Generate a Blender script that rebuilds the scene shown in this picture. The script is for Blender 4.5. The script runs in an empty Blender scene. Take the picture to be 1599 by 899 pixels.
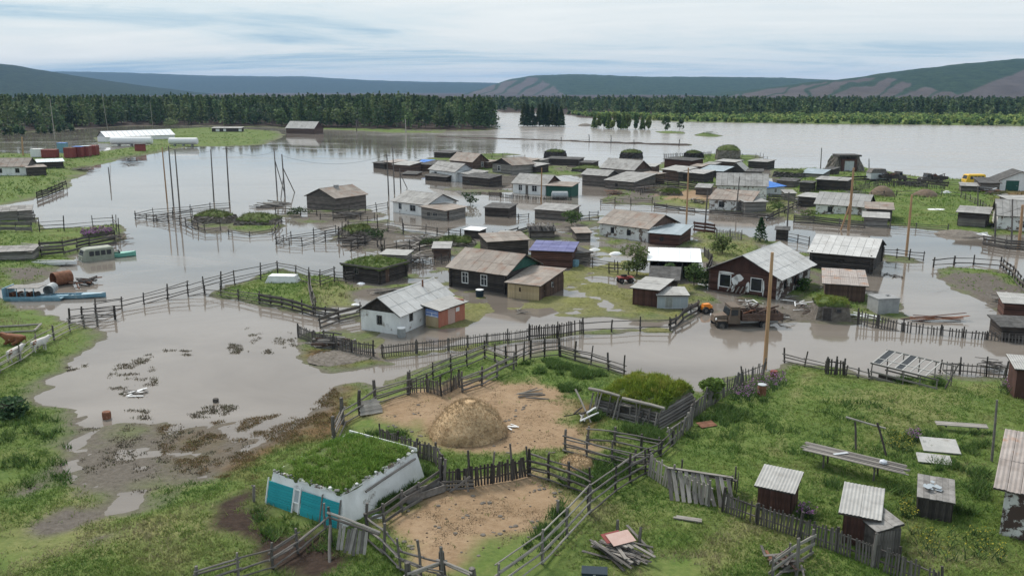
import bpy, math, random
import numpy as np
from mathutils import Vector, Matrix

random.seed(7)
rng = np.random.default_rng(11)
scene = bpy.context.scene
col = scene.collection
R = math.radians

# ---------------------------------------------------------------- camera
IMW, IMH, FPX, CAMZ, HOR = 1599.0, 899.0, 1350.0, 22.0, 141.0
PITCH = math.atan((IMH / 2 - HOR) / FPX)
cam = bpy.data.cameras.new('camera')
cam_o = bpy.data.objects.new('camera', cam)
col.objects.link(cam_o)
cam.sensor_width = 36.0
cam.lens = FPX / IMW * 36.0
cam.clip_start = 0.5
cam.clip_end = 60000
cam_o.location = (0, 0, CAMZ)
cam_o.rotation_euler = (math.pi / 2 - PITCH, 0, 0)
scene.camera = cam_o

# ---------------------------------------------------------------- sky, sun, exposure
SUN_EL, SUN_AZ = R(48), R(-35)          # azimuth measured from +Y towards +X
world = bpy.data.worlds.new('World')
scene.world = world
world.use_nodes = True
wn, wl = world.node_tree.nodes, world.node_tree.links
wn.clear()


def wnode(t, **kw):
    n = wn.new(t)
    for k, v in kw.items():
        setattr(n, k, v)
    return n


def wmath(op, a, b=None, clamp=False):
    n = wnode('ShaderNodeMath', operation=op)
    n.use_clamp = clamp
    for i, v in enumerate((a, b)):
        if v is None:
            continue
        if isinstance(v, (int, float)):
            n.inputs[i].default_value = v
        else:
            wl.new(v, n.inputs[i])
    return n.outputs[0]


sky = wnode('ShaderNodeTexSky')
sky.sky_type = 'NISHITA'
sky.sun_disc = False
sky.sun_elevation = SUN_EL
sky.sun_rotation = SUN_AZ
sky.air_density = 1.2
sky.dust_density = 1.5
tc = wnode('ShaderNodeTexCoord')
sep = wnode('ShaderNodeSeparateXYZ')
wl.new(tc.outputs['Generated'], sep.inputs[0])
zc = wmath('ADD', wmath('MAXIMUM', sep.outputs['Z'], 0.0), 0.045)   # project the view direction on a cloud sheet
cx = wmath('DIVIDE', sep.outputs['X'], zc)
cy = wmath('DIVIDE', sep.outputs['Y'], zc)
comb = wnode('ShaderNodeCombineXYZ')
wl.new(wmath('ADD', wmath('MULTIPLY', cx, 0.15), wmath('MULTIPLY', cy, 0.03)), comb.inputs[0])
wl.new(wmath('MULTIPLY', cy, 0.24), comb.inputs[1])


def wnoise(scale, detail, rough, dist, off):
    mp = wnode('ShaderNodeMapping')
    mp.inputs['Location'].default_value = off
    wl.new(comb.outputs[0], mp.inputs[0])
    n = wnode('ShaderNodeTexNoise')
    n.inputs['Scale'].default_value = scale
    n.inputs['Detail'].default_value = detail
    n.inputs['Roughness'].default_value = rough
    n.inputs['Distortion'].default_value = dist
    wl.new(mp.outputs[0], n.inputs['Vector'])
    return n.outputs['Fac']


n_big = wnoise(0.8, 7, 0.62, 0.8, (3.1, 1.2, 0))
n_fine = wnoise(2.6, 9, 0.68, 1.1, (7.7, 4.1, 0))
cover = wmath('ADD', wmath('MULTIPLY', n_big, 0.72), wmath('MULTIPLY', n_fine, 0.28))
ramp = wnode('ShaderNodeValToRGB')
cr = ramp.color_ramp
cr.elements[0].position = 0.34
cr.elements[0].color = (0.185, 0.305, 0.42, 1)
cr.elements[1].position = 0.68
cr.elements[1].color = (0.60, 0.615, 0.612, 1)
e = cr.elements.new(0.40); e.color = (0.305, 0.405, 0.475, 1)
e = cr.elements.new(0.465); e.color = (0.445, 0.505, 0.535, 1)
e = cr.elements.new(0.55); e.color = (0.52, 0.55, 0.56, 1)
wl.new(cover, ramp.inputs[0])
bg_sky = wnode('ShaderNodeBackground')
bg_sky.inputs['Strength'].default_value = 0.06
wl.new(sky.outputs[0], bg_sky.inputs['Color'])
bg_cl = wnode('ShaderNodeBackground')
bg_cl.inputs['Strength'].default_value = 0.72
wl.new(ramp.outputs[0], bg_cl.inputs['Color'])
mixw = wnode('ShaderNodeMixShader')
mixw.inputs[0].default_value = 0.90          # high overcast sheet over the clear sky
wl.new(bg_sky.outputs[0], mixw.inputs[1])
wl.new(bg_cl.outputs[0], mixw.inputs[2])
wout = wnode('ShaderNodeOutputWorld')
wl.new(mixw.outputs[0], wout.inputs['Surface'])

sun = bpy.data.lights.new('sun', 'SUN')
sun.energy = 1.5
sun.angle = R(14)
sun.color = (1.0, 0.95, 0.88)
sun_o = bpy.data.objects.new('sun', sun)
col.objects.link(sun_o)
sd_ = Vector((math.sin(SUN_AZ) * math.cos(SUN_EL), math.cos(SUN_AZ) * math.cos(SUN_EL), math.sin(SUN_EL)))
sun_o.rotation_euler = sd_.to_track_quat('Z', 'Y').to_euler()
sun_o.location = (0, 0, 300)

vs = scene.view_settings
vs.view_transform = 'Standard'
vs.look = 'None'
vs.exposure = 1.2
vs.gamma = 1.0
vs.use_curve_mapping = False

# ---------------------------------------------------------------- picture -> ground helper
cp_, sp_ = math.cos(PITCH), math.sin(PITCH)


def ray(px, py):
    a = (px - IMW / 2) / FPX
    b = -(py - IMH / 2) / FPX
    return Vector((a, cp_ + b * sp_, -sp_ + b * cp_))


def G(px, py, z=0.0):
    d = ray(px, py)
    t = (z - CAMZ) / d.z
    return Vector((d.x * t, d.y * t, z))


# ---------------------------------------------------------------- value noise (numpy)
def vnoise(x, y, seed=0):
    xi = np.floor(x).astype(np.int64); yi = np.floor(y).astype(np.int64)
    xf = x - xi; yf = y - yi

    def h(a, b):
        n = (a * 374761393 + b * 668265263 + seed * 1442695041) & 0x7fffffff
        n = ((n ^ (n >> 13)) * 1274126177) & 0x7fffffff
        return ((n ^ (n >> 16)) & 0xffff) / 65535.0
    u = xf * xf * (3 - 2 * xf); v = yf * yf * (3 - 2 * yf)
    return (h(xi, yi) * (1 - u) + h(xi + 1, yi) * u) * (1 - v) + (h(xi, yi + 1) * (1 - u) + h(xi + 1, yi + 1) * u) * v


def fbm(x, y, oct=4, seed=0):
    s = 0; a = 0.5; tot = 0
    for i in range(oct):
        s = s + a * vnoise(x * 2 ** i, y * 2 ** i, seed + i * 17); tot += a; a *= 0.5
    return s / tot


def sdf(X, Y, poly):
    """signed distance to a polygon, positive inside"""
    P_ = np.array(poly); n = len(P_)
    d = np.full(X.shape, 1e18); inside = np.zeros(X.shape, bool)
    for i in range(n):
        a = P_[i]; b = P_[(i + 1) % n]
        ex, ey = b - a
        wx = X - a[0]; wy = Y - a[1]
        t = np.clip((wx * ex + wy * ey) / (ex * ex + ey * ey + 1e-12), 0, 1)
        dx = wx - ex * t; dy = wy - ey * t
        d = np.minimum(d, dx * dx + dy * dy)
        c1 = (a[1] > Y) != (b[1] > Y)
        xin = ex * (Y - a[1]) / (ey if abs(ey) > 1e-12 else 1e-12) + a[0]
        inside ^= c1 & (X < xin)
    d = np.sqrt(d)
    return np.where(inside, d, -d)


def wpoly(pts):
    return [tuple(G(x, y)[:2]) for x, y in pts]


# ---------------------------------------------------------------- terrain: dry land, marsh, flood bed
LAND = [  # picture outline, height, slope, noise, noise scale
    # foreground farmyards and the left pasture
    ([(-500, 455), (0, 462), (50, 485), (105, 500), (160, 512), (152, 532), (100, 570), (72, 600), (70, 628), (112, 648), (128, 668),
      (124, 690), (112, 716), (120, 745), (175, 770), (165, 805), (225, 790), (262, 762), (318, 748), (345, 722), (400, 700), (440, 684),
      (486, 650), (520, 622), (528, 604), (560, 598), (592, 606), (632, 580), (700, 562), (757, 546), (800, 553), (875, 546), (920, 560),
      (972, 578), (1040, 598), (1090, 610), (1140, 592), (1190, 580), (1225, 562), (1290, 572), (1370, 588), (1470, 585),
      (1599, 590), (2000, 600), (2000, 1500), (-600, 1500)], .55, .11, .12, .35),
    ([(110, 640), (250, 655), (345, 655), (420, 668), (410, 730), (330, 760), (250, 800), (130, 790), (105, 720)], -.012, .10, .07, .5),
    # left shores
    ([(-500, 215), (0, 238), (60, 241), (150, 238), (190, 232), (235, 226), (300, 228), (240, 240), (150, 258), (108, 290), (65, 312), (0, 322), (-500, 330)], .5, .08, .2, .1),
    ([(215, 203), (330, 199), (430, 204), (445, 211), (415, 226), (350, 229), (290, 230), (235, 226), (150, 224), (150, 210)], .4, .05, .2, .1),
    ([(480, 199), (560, 201), (640, 204), (700, 206), (700, 208), (620, 208), (540, 204), (480, 202)], .2, .05, .15, .1),
    ([(-500, 335), (0, 335), (58, 340), (75, 358), (190, 350), (192, 375), (128, 390), (120, 402), (88, 425), (60, 440), (10, 450), (-500, 470)], .45, .12, .15, .25),
    # garden by the rail fence
    ([(325, 463), (372, 440), (410, 427), (437, 420), (480, 430), (520, 428), (548, 440), (562, 470), (560, 484), (520, 482), (470, 492), (420, 480), (380, 474)], .18, .12, .12, .3),
    # flooded block of yards in the middle
    ([(500, 528), (468, 512), (500, 488), (560, 478), (562, 445), (640, 430), (690, 440), (690, 400), (640, 395), (660, 380), (700, 374),
      (820, 378), (930, 384), (940, 362), (1010, 376), (1090, 368), (1120, 382), (1190, 370), (1258, 386), (1272, 425), (1230, 470),
      (1100, 480), (1070, 492), (1020, 500), (950, 492), (880, 486), (835, 478), (775, 478), (735, 492), (716, 515), (650, 533), (583, 546)], -.03, .08, .32, .30),
    ([(583, 552), (640, 548), (700, 541), (760, 534), (830, 527), (910, 517), (990, 513), (1045, 513), (1045, 518), (910, 523), (830, 533), (700, 550), (600, 560)], .06, .2, .14, .5),
    ([(455, 540), (470, 560), (500, 582), (560, 577), (608, 568), (560, 550), (520, 543), (480, 535)], .14, .12, .14, .5),
    # streets and yards further right
    ([(940, 312), (1000, 292), (1030, 282), (1070, 290), (1110, 285), (1250, 300), (1255, 345), (1180, 334), (1100, 325), (1020, 317), (960, 318)], .24, .06, .24, .15),
    ([(1250, 300), (1300, 266), (1400, 275), (1560, 284), (1599, 280), (2000, 280), (2000, 385), (1599, 366), (1540, 368), (1480, 362), (1390, 352), (1330, 352), (1260, 347)], .5, .08, .2, .1),
    ([(1190, 262), (1290, 264), (1340, 260), (1470, 280), (1510, 286), (1480, 296), (1300, 300), (1230, 298)], .5, .06, .2, .1),
    ([(1030, 264), (1042, 246), (1110, 240), (1190, 243), (1200, 275), (1110, 290), (1060, 285)], .2, .05, .25, .1),
    ([(1462, 432), (1480, 416), (1560, 420), (1640, 462), (1640, 492), (1560, 490), (1530, 470), (1475, 447)], .16, .12, .12, .4),
    ([(1375, 396), (1440, 404), (1432, 414), (1385, 412)], .05, .1, .2, .4),
    ([(1225, 482), (1290, 440), (1395, 470), (1418, 500), (1340, 508), (1230, 498)], .08, .1, .22, .35),
    ([(655, 250), (700, 240), (800, 240), (830, 250), (900, 262), (935, 270), (870, 276), (800, 268), (765, 280), (740, 268)], .08, .05, .24, .14),
    ([(528, 374), (542, 350), (600, 344), (640, 362), (720, 372), (748, 386), (700, 402), (640, 400), (600, 402), (562, 388)], .06, .10, .30, .25),
    ([(815, 372), (826, 345), (880, 345), (936, 336), (942, 366), (900, 378), (860, 380)], .04, .10, .28, .25),
    ([(440, 336), (480, 330), (600, 326), (612, 334), (560, 346), (440, 347)], .0, .08, .26, .2),
    ([(355, 352), (365, 345), (430, 344), (440, 352), (425, 362), (360, 362)], .05, .08, .2, .2),
    ([(296, 347), (305, 340), (350, 340), (356, 350), (340, 356), (300, 355)], .05, .08, .2, .2),
    ([(935, 322), (960, 296), (1000, 288), (1040, 296), (1040, 318), (980, 322)], .06, .06, .26, .18),
    ([(690, 292), (760, 290), (800, 300), (790, 306), (700, 300)], .0, .06, .2, .15),
    ([(1095, 498), (1130, 488), (1230, 488), (1240, 500), (1180, 503), (1110, 505)], .02, .1, .16, .4),
    ([(1085, 360), (1160, 366), (1192, 385), (1150, 412), (1098, 408)], .14, .1, .2, .3),
    # levee and river islets
    ([(680, 213), (780, 215.5), (870, 218.5), (960, 222), (1078, 225.5), (1078, 228), (960, 224.5), (870, 220.6), (780, 217.5), (680, 214.6)], .25, .15, .25, .15),
    ([(1084, 210), (1100, 207), (1130, 212), (1118, 214.5), (1090, 213)], .6, .1, .2, .1),
    ([(1022, 205), (1070, 206), (1068, 209.5), (1030, 208)], .5, .1, .2, .1),
    # forest shores
    ([(-900, 212), (0, 209), (100, 203.5), (210, 197), (330, 197.5), (450, 200), (600, 203.5), (700, 205), (772, 204), (779, 198), (765, 184), (740, 172), (700, 150), (-900, 150)], 1.0, .03, .3, .05),
    ([(780, 176.5), (870, 177), (905, 184), (1062, 190.5), (1200, 193), (1599, 197.5), (2400, 205), (2400, 152), (780, 152)], 1.0, .03, .3, .05),
]
xs_in = np.arange(-72, 72.01, 0.42)
grow = []
v, s = 72.0, 0.55
while v < 9000:
    v += s; s *= 1.095; grow.append(v)
XS = np.concatenate([-np.array(grow[::-1]), xs_in, np.array(grow)])
ys = list(np.arange(24, 150, 0.42))
v, s = ys[-1], 0.45
while v < 12500:
    v += s; s *= 1.022 if v < 700 else 1.12; ys.append(v)
YS = np.array(ys)
GX, GY = np.meshgrid(XS, YS)


def terrain(X, Y):
    wob = (fbm(X * .45, Y * .45, 3, 5) - .5)
    Hh = np.full(X.shape, -0.9)
    for pts, top, slope, amp, nsc in LAND:
        w = wpoly(pts)
        xs_ = [p[0] for p in w]; ys_ = [p[1] for p in w]
        m = 14 / slope * .2
        sel = (X > min(xs_) - m) & (X < max(xs_) + m) & (Y > min(ys_) - m) & (Y < max(ys_) + m)
        if not sel.any():
            continue
        x, y = X[sel], Y[sel]
        s_ = sdf(x, y, w) + wob[sel] * 1.6
        k = s_ * slope
        h = np.where(k < top, k, top + (1 - np.exp(-(np.maximum(k - top, 0)) * 2)) * 0.08)
        h = np.maximum(h, -0.9)
        h = h + amp * (fbm(x * nsc, y * nsc, 4, 31) - .5) * 2 * np.clip((h + .9) * 1.2, 0, 1)
        Hh[sel] = np.maximum(Hh[sel], h)
    far = np.clip((Y - 1050) / 200, 0, 1)
    Hh = np.maximum(Hh, -0.9 + far * 2.2)
    return Hh + .03 * (fbm(X * 2.1, Y * 2.1, 2, 77) - .5)


GZ = terrain(GX, GY)


def gh(x, y):
    """bilinear ground height"""
    x = np.asarray(x, float); y = np.asarray(y, float)
    i = np.clip(np.searchsorted(XS, x) - 1, 0, len(XS) - 2); j = np.clip(np.searchsorted(YS, y) - 1, 0, len(YS) - 2)
    u = np.clip((x - XS[i]) / (XS[i + 1] - XS[i]), 0, 1); w = np.clip((y - YS[j]) / (YS[j + 1] - YS[j]), 0, 1)
    return (GZ[j, i] * (1 - u) + GZ[j, i + 1] * u) * (1 - w) + (GZ[j + 1, i] * (1 - u) + GZ[j + 1, i + 1] * u) * w


def P(px, py):
    """the point of the ground or the water that the picture point shows"""
    z = 0.0
    for _ in range(4):
        p = G(px, py, z)
        z = max(float(gh(p.x, p.y)), 0.0)
    return G(px, py, z)


def hz(px, py, base):
    """height in metres of a picture row above the point base"""
    d = ray(px, py)
    t = base.y / d.y
    return CAMZ + d.z * t - base.z


ZONES = {
    'dirt': [([(560, 655), (590, 632), (640, 617), (700, 608), (760, 604), (830, 606), (868, 618), (890, 640), (895, 675), (928, 708), (925, 735), (880, 716), (800, 722), (720, 720), (660, 700), (620, 670)], 1.5),
             ([(585, 838), (640, 800), (700, 768), (800, 750), (840, 748), (893, 778), (878, 812), (830, 850), (745, 868), (735, 895), (680, 905), (620, 880)], 1.5),
             ([(1035, 300), (1100, 300), (1110, 316), (1040, 312)], 3)],
    'mud': [([(330, 800), (395, 760), (405, 815), (440, 850), (520, 850), (560, 900), (500, 930), (420, 905), (370, 850)], 1.2),
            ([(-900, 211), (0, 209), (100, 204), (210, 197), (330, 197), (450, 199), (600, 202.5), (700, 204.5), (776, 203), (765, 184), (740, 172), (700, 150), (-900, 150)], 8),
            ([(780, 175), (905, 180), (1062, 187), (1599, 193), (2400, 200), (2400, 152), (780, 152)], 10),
            ([(680, 212), (1080, 224), (1080, 230), (680, 216)], 2),
            ([(1040, 304), (1120, 292), (1180, 300), (1180, 318), (1090, 316)], 4)],
    'silt': [([(12, 784), (70, 742), (122, 704), (142, 714), (100, 752), (40, 786)], 1.0), ([(50, 832), (105, 800), (160, 805), (120, 832), (75, 846)], 1.0), ([(138, 852), (180, 834), (192, 842), (152, 860)], .7), ([(110, 700), (250, 690), (260, 740), (170, 775), (115, 745)], 2), ([(528, 376), (540, 352), (600, 348), (640, 364), (720, 376), (700, 402), (562, 390)], 3), ([(440, 334), (600, 326), (600, 344), (440, 346)], 3), ([(1090, 505), (1240, 505), (1240, 486), (1100, 486)], 2), ([(940, 320), (1000, 292), (1035, 300), (1030, 318)], 3), ([(820, 372), (870, 345), (930, 338), (900, 374)], 3), ([(1470, 436), (1490, 424), (1560, 432), (1625, 470), (1560, 486), (1520, 468)], 1.2), ([(0, 425), (90, 418), (80, 436), (0, 442)], 2), ([(1190, 470), (1300, 470), (1340, 505), (1190, 505)], 2)],
    'brown': [([(245, 665), (370, 655), (480, 640), (522, 605), (545, 640), (530, 672), (480, 692), (415, 705), (395, 760), (330, 745), (260, 735)], 2.5),
              ([(470, 560), (480, 545), (560, 548), (600, 562), (540, 575)], 1.5),
              ([(1560, 300), (1900, 300), (1900, 385), (1560, 360)], 3),
              ([(900, 640), (925, 640), (960, 660), (940, 690), (905, 690)], 2),
              ([(1180, 500), (1230, 480), (1290, 490), (1330, 500), (1230, 505)], 2)],
    'algae': [([(560, 500), (640, 480), (720, 440), (700, 400), (930, 385), (1090, 440), (1070, 495), (900, 492), (720, 520), (600, 555)], 3),
              ([(600, 557), (1045, 512), (1045, 520), (600, 562)], 1),
              ],
    'dry': [([(1258, 588), (1268, 588), (1240, 655), (1216, 722), (1200, 722), (1224, 655)], .7), ([(1420, 600), (1432, 600), (1420, 660), (1408, 660)], .6), ([(1000, 500), (1090, 440), (1090, 365), (1160, 366), (1190, 385), (1150, 412)], 3), ([(880, 800), (960, 790), (1000, 830), (920, 850)], 3), ([(30, 800), (250, 800), (340, 860), (200, 899), (20, 880)], 6), ([(1380, 610), (1520, 620), (1500, 680), (1400, 690), (1330, 640)], 4),
            ([(1060, 800), (1200, 820), (1260, 880), (1100, 899), (1040, 850)], 4),
            ([(470, 440), (560, 440), (560, 480), (490, 485)], 2),
            ([(1030, 290), (1250, 300), (1250, 345), (1030, 320)], 4)],
}
zone_arr = {}
for zn, polys in ZONES.items():
    a = np.zeros(GX.shape)
    jit = (fbm(GX * .5, GY * .5, 4, 9) - .5)
    for pts, soft in polys:
        w = wpoly(pts)
        s_ = sdf(GX, GY, w) + jit * soft * 2.4
        a = np.maximum(a, np.clip(s_ / soft + .5, 0, 1))
    zone_arr[zn] = a


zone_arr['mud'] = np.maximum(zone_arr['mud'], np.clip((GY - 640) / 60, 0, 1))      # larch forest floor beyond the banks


def zone(zn, x, y):
    i = np.clip(np.searchsorted(XS, x), 0, len(XS) - 1); j = np.clip(np.searchsorted(YS, y), 0, len(YS) - 1)
    return zone_arr[zn][j, i]


# ---------------------------------------------------------------- materials
def nmat(name):
    m = bpy.data.materials.new(name)
    m.use_nodes = True
    nt = m.node_tree
    return m, nt.nodes, nt.links, nt.nodes['Principled BSDF']


def lin(c):
    return tuple(((x / 255) / 12.92 if x / 255 <= .04045 else ((x / 255 + .055) / 1.055) ** 2.4) for x in c) + (1,)


def rgb(c):
    return tuple(c) + (1,) if len(c) == 3 else c


def surf(name, c1, c2, scale=2.0, rough=.8, stretch=(1, 1, 1), rand=.25, stain=None, stain_scale=.7, stain_lo=.5, stain_hi=.6, bump=.3, bscale=None, wave=None, metal=0.0, spec=.3, detail=6, course=0.0):
    """weathered surface: two tones by noise, per-piece tint, optional stain colour with ragged edges"""
    m, N, L, b = nmat(name)
    tc = N.new('ShaderNodeTexCoord')
    mp = N.new('ShaderNodeMapping'); mp.inputs['Scale'].default_value = stretch
    L.new(tc.outputs['Object'], mp.inputs[0])
    oi = N.new('ShaderNodeObjectInfo')
    add = N.new('ShaderNodeVectorMath'); add.operation = 'ADD'
    sc = N.new('ShaderNodeVectorMath'); sc.operation = 'SCALE'; sc.inputs['Scale'].default_value = 0.0
    L.new(mp.outputs[0], add.inputs[0])
    L.new(oi.outputs['Location'], sc.inputs[0]); L.new(sc.outputs[0], add.inputs[1])
    no = N.new('ShaderNodeTexNoise'); no.inputs['Scale'].default_value = scale; no.inputs['Detail'].default_value = detail; no.inputs['Roughness'].default_value = .65
    L.new(add.outputs[0], no.inputs['Vector'])
    rp = N.new('ShaderNodeValToRGB')
    rp.color_ramp.elements[0].position = .33; rp.color_ramp.elements[0].color = rgb(c1)
    rp.color_ramp.elements[1].position = .68; rp.color_ramp.elements[1].color = rgb(c2)
    L.new(no.outputs['Fac'], rp.inputs[0])
    cur = rp.outputs[0]
    if stain:
        n2 = N.new('ShaderNodeTexNoise'); n2.inputs['Scale'].default_value = stain_scale; n2.inputs['Detail'].default_value = 9; n2.inputs['Roughness'].default_value = .68
        L.new(tc.outputs['Object'], n2.inputs['Vector'])
        mr = N.new('ShaderNodeMapRange'); mr.inputs['From Min'].default_value = stain_lo; mr.inputs['From Max'].default_value = stain_hi
        L.new(n2.outputs['Fac'], mr.inputs['Value'])
        mx = N.new('ShaderNodeMix'); mx.data_type = 'RGBA'
        L.new(mr.outputs[0], mx.inputs['Factor']); L.new(cur, mx.inputs['A']); mx.inputs['B'].default_value = rgb(stain)
        cur = mx.outputs['Result']
    if course:    # horizontal log courses on walls too far off to part the logs
        sp = N.new('ShaderNodeSeparateXYZ'); L.new(tc.outputs['Object'], sp.inputs[0])
        md = N.new('ShaderNodeMath'); md.operation = 'PINGPONG'; md.inputs[1].default_value = course / 2; L.new(sp.outputs['Z'], md.inputs[0])
        cmr = N.new('ShaderNodeMapRange'); cmr.inputs['From Max'].default_value = course * .28; cmr.inputs['To Min'].default_value = .38; L.new(md.outputs[0], cmr.inputs['Value'])
        fl = N.new('ShaderNodeMath'); fl.operation = 'DIVIDE'; fl.inputs[1].default_value = course; L.new(sp.outputs['Z'], fl.inputs[0])
        fl2 = N.new('ShaderNodeMath'); fl2.operation = 'ROUND'; L.new(fl.outputs[0], fl2.inputs[0])
        wn_ = N.new('ShaderNodeTexWhiteNoise'); wn_.noise_dimensions = '1D'; L.new(fl2.outputs[0], wn_.inputs['W'])
        mr2 = N.new('ShaderNodeMapRange'); mr2.inputs['To Min'].default_value = .7; mr2.inputs['To Max'].default_value = 1.45; L.new(wn_.outputs['Value'], mr2.inputs['Value'])
        pm = N.new('ShaderNodeMath'); pm.operation = 'MULTIPLY'; L.new(cmr.outputs[0], pm.inputs[0]); L.new(mr2.outputs[0], pm.inputs[1])
        cv = N.new('ShaderNodeVectorMath'); cv.operation = 'SCALE'; L.new(cur, cv.inputs[0]); L.new(pm.outputs[0], cv.inputs['Scale']); cur = cv.outputs[0]
    if rand:
        mr = N.new('ShaderNodeMapRange'); mr.inputs['To Min'].default_value = 1 - rand; mr.inputs['To Max'].default_value = 1 + rand
        L.new(oi.outputs['Random'], mr.inputs['Value'])
        mx = N.new('ShaderNodeVectorMath'); mx.operation = 'SCALE'
        L.new(cur, mx.inputs[0]); L.new(mr.outputs[0], mx.inputs['Scale'])
        cur = mx.outputs[0]
    L.new(cur, b.inputs['Base Color'])
    b.inputs['Roughness'].default_value = rough
    b.inputs['Metallic'].default_value = metal
    b.inputs['Specular IOR Level'].default_value = spec
    hgt = no.outputs['Fac']
    if wave:      # corrugation along the sheet's own u axis
        uv = N.new('ShaderNodeUVMap')
        wv = N.new('ShaderNodeTexWave'); wv.wave_type = 'BANDS'; wv.bands_direction = 'X'; wv.inputs['Scale'].default_value = wave
        L.new(uv.outputs[0], wv.inputs['Vector'])
        mm = N.new('ShaderNodeMath'); mm.operation = 'MULTIPLY_ADD'; mm.inputs[1].default_value = .8
        L.new(wv.outputs['Fac'], mm.inputs[0]); L.new(hgt, mm.inputs[2])
        hgt = mm.outputs[0]
    if bump:
        bp = N.new('ShaderNodeBump'); bp.inputs['Strength'].default_value = bump; bp.inputs['Distance'].default_value = .06
        L.new(hgt, bp.inputs['Height']); L.new(bp.outputs[0], b.inputs['Normal'])
    return m


MT = {}
MT['wood_grey'] = surf('wood_grey', (.095, .086, .078), (.225, .205, .19), 3, .85, (1, 1, 1), .35)
MT['wood_pale'] = surf('wood_pale', (.21, .19, .168), (.37, .345, .315), 3, .85, (1, 1, 1), .22)
MT['wood_new'] = surf('wood_new', (.36, .23, .12), (.50, .36, .22), 3, .75, (1, 1, .2), .2)
MT['wood_dark'] = surf('wood_dark', (.030, .026, .024), (.085, .073, .065), 3, .85, (1, 1, 1), .4)
MT['wood_mid'] = surf('wood_mid', (.065, .058, .052), (.16, .145, .135), 3, .85, (1, 1, 1), .4)
MT['wood_brown'] = surf('wood_brown', (.060, .036, .028), (.13, .085, .065), 2, .85, (1, 1, .3), .35)
MT['wood_redbrown'] = surf('wood_redbrown', (.055, .027, .021), (.105, .052, .041), 2, .8, (1, 1, .3), .3)
MT['pole_orange'] = surf('pole_orange', (.33, .19, .10), (.46, .30, .18), 1.5, .75, (1, 1, .15), .12)
MT['pole_dark'] = surf('pole_dark', (.10, .09, .085), (.2, .18, .165), 1.5, .85, (1, 1, .15), .2)
MT['whitewash'] = surf('whitewash', (.64, .64, .63), (.80, .80, .79), 1.2, .85, (1, 1, .5), .04, stain=(.30, .27, .24), stain_scale=.9, stain_lo=.60, stain_hi=.68)
MT['whitewash_peel'] = surf('whitewash_peel', (.58, .57, .55), (.74, .73, .71), 1.2, .85, (1, 1, .5), .04, stain=(.17, .13, .105), stain_scale=1.1, stain_lo=.53, stain_hi=.57, bump=.5)
MT['whitewash_ruin'] = surf('whitewash_ruin', (.46, .45, .43), (.66, .65, .63), 1.2, .85, (1, 1, .5), .04, stain=(.075, .05, .042), stain_scale=.8, stain_lo=.46, stain_hi=.50, bump=.6)
MT['roof_slate'] = surf('roof_slate', (.27, .262, .25), (.40, .39, .375), 1.4, .8, (1, 1, 1), .10, stain=(.20, .185, .17), stain_scale=.6, stain_lo=.48, stain_hi=.70, bump=.7, wave=1.9)
MT['roof_slate_warm'] = surf('roof_slate_warm', (.25, .21, .18), (.37, .325, .285), 1.4, .8, (1, 1, 1), .13, stain=(.23, .14, .10), stain_scale=.7, stain_lo=.50, stain_hi=.68, bump=.7, wave=1.9)
MT['roof_pale'] = surf('roof_pale', (.34, .33, .315), (.46, .45, .43), 1.2, .8, (1, 1, 1), .07, stain=(.25, .235, .215), stain_scale=.5, stain_lo=.52, stain_hi=.75, bump=.7, wave=1.9)
MT['roof_bright'] = surf('roof_bright', (.47, .46, .445), (.60, .59, .575), 1.2, .8, (1, 1, 1), .06, stain=(.36, .34, .32), stain_scale=.5, stain_lo=.52, stain_hi=.75, bump=.5, wave=1.9)
MT['roof_rust'] = surf('roof_rust', (.27, .228, .205), (.38, .335, .31), 1.5, .7, (1, 1, 1), .12, stain=(.35, .165, .075), stain_scale=.55, stain_lo=.54, stain_hi=.68, bump=.5, wave=1.6)
MT['roof_white'] = surf('roof_white', (.78, .79, .80), (.86, .87, .88), 1, .45, (1, 1, 1), .02, bump=.25, wave=1.2)
MT['roof_zinc'] = surf('roof_zinc', (.30, .36, .39), (.42, .47, .50), 1, .45, (1, 1, 1), .08, bump=.2, wave=1.0, metal=.4)
MT['roof_blue'] = surf('roof_blue', (.03, .15, .50), (.05, .21, .62), 1, .5, (1, 1, 1), .05, bump=.2, wave=1.6)
MT['roof_violet'] = surf('roof_violet', (.095, .10, .23), (.155, .16, .31), 1, .6, (1, 1, 1), .1, bump=.2)
MT['roof_board'] = surf('roof_board', (.16, .15, .14), (.31, .295, .28), 2.5, .85, (1, 1, 1), .3, bump=.5)
MT['roof_felt'] = surf('roof_felt', (.05, .048, .046), (.13, .125, .12), 1.5, .9, (1, 1, 1), .2)
MT['plank_yellow'] = surf('plank_yellow', (.40, .30, .17), (.52, .42, .27), 2, .8, (1, 1, .2), .12)
MT['paint_teal'] = surf('paint_teal', (.012, .25, .29), (.025, .33, .37), 2, .6, (1, 1, 1), .08, stain=(.55, .58, .56), stain_scale=2.2, stain_lo=.645, stain_hi=.67)
MT['paint_blue'] = surf('paint_blue', (.16, .24, .50), (.24, .33, .60), 2, .6, (1, 1, 1), .08)
MT['paint_bluelight'] = surf('paint_bluelight', (.12, .25, .33), (.23, .37, .45), 2, .5, (1, 1, 1), .08, stain=(.5, .5, .48), stain_scale=2, stain_lo=.6, stain_hi=.65)
MT['paint_red'] = surf('paint_red', (.19, .042, .038), (.27, .07, .06), 2, .6, (1, 1, 1), .12)
MT['paint_salmon'] = surf('paint_salmon', (.36, .12, .08), (.44, .19, .13), 2, .7, (1, 1, .3), .1)
MT['paint_pink'] = surf('paint_pink', (.50, .33, .28), (.56, .40, .35), 2, .7, (1, 1, 1), .05)
MT['paint_green'] = surf('paint_green', (.018, .07, .055), (.035, .11, .085), 2, .7, (1, 1, 1), .1)
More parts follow.
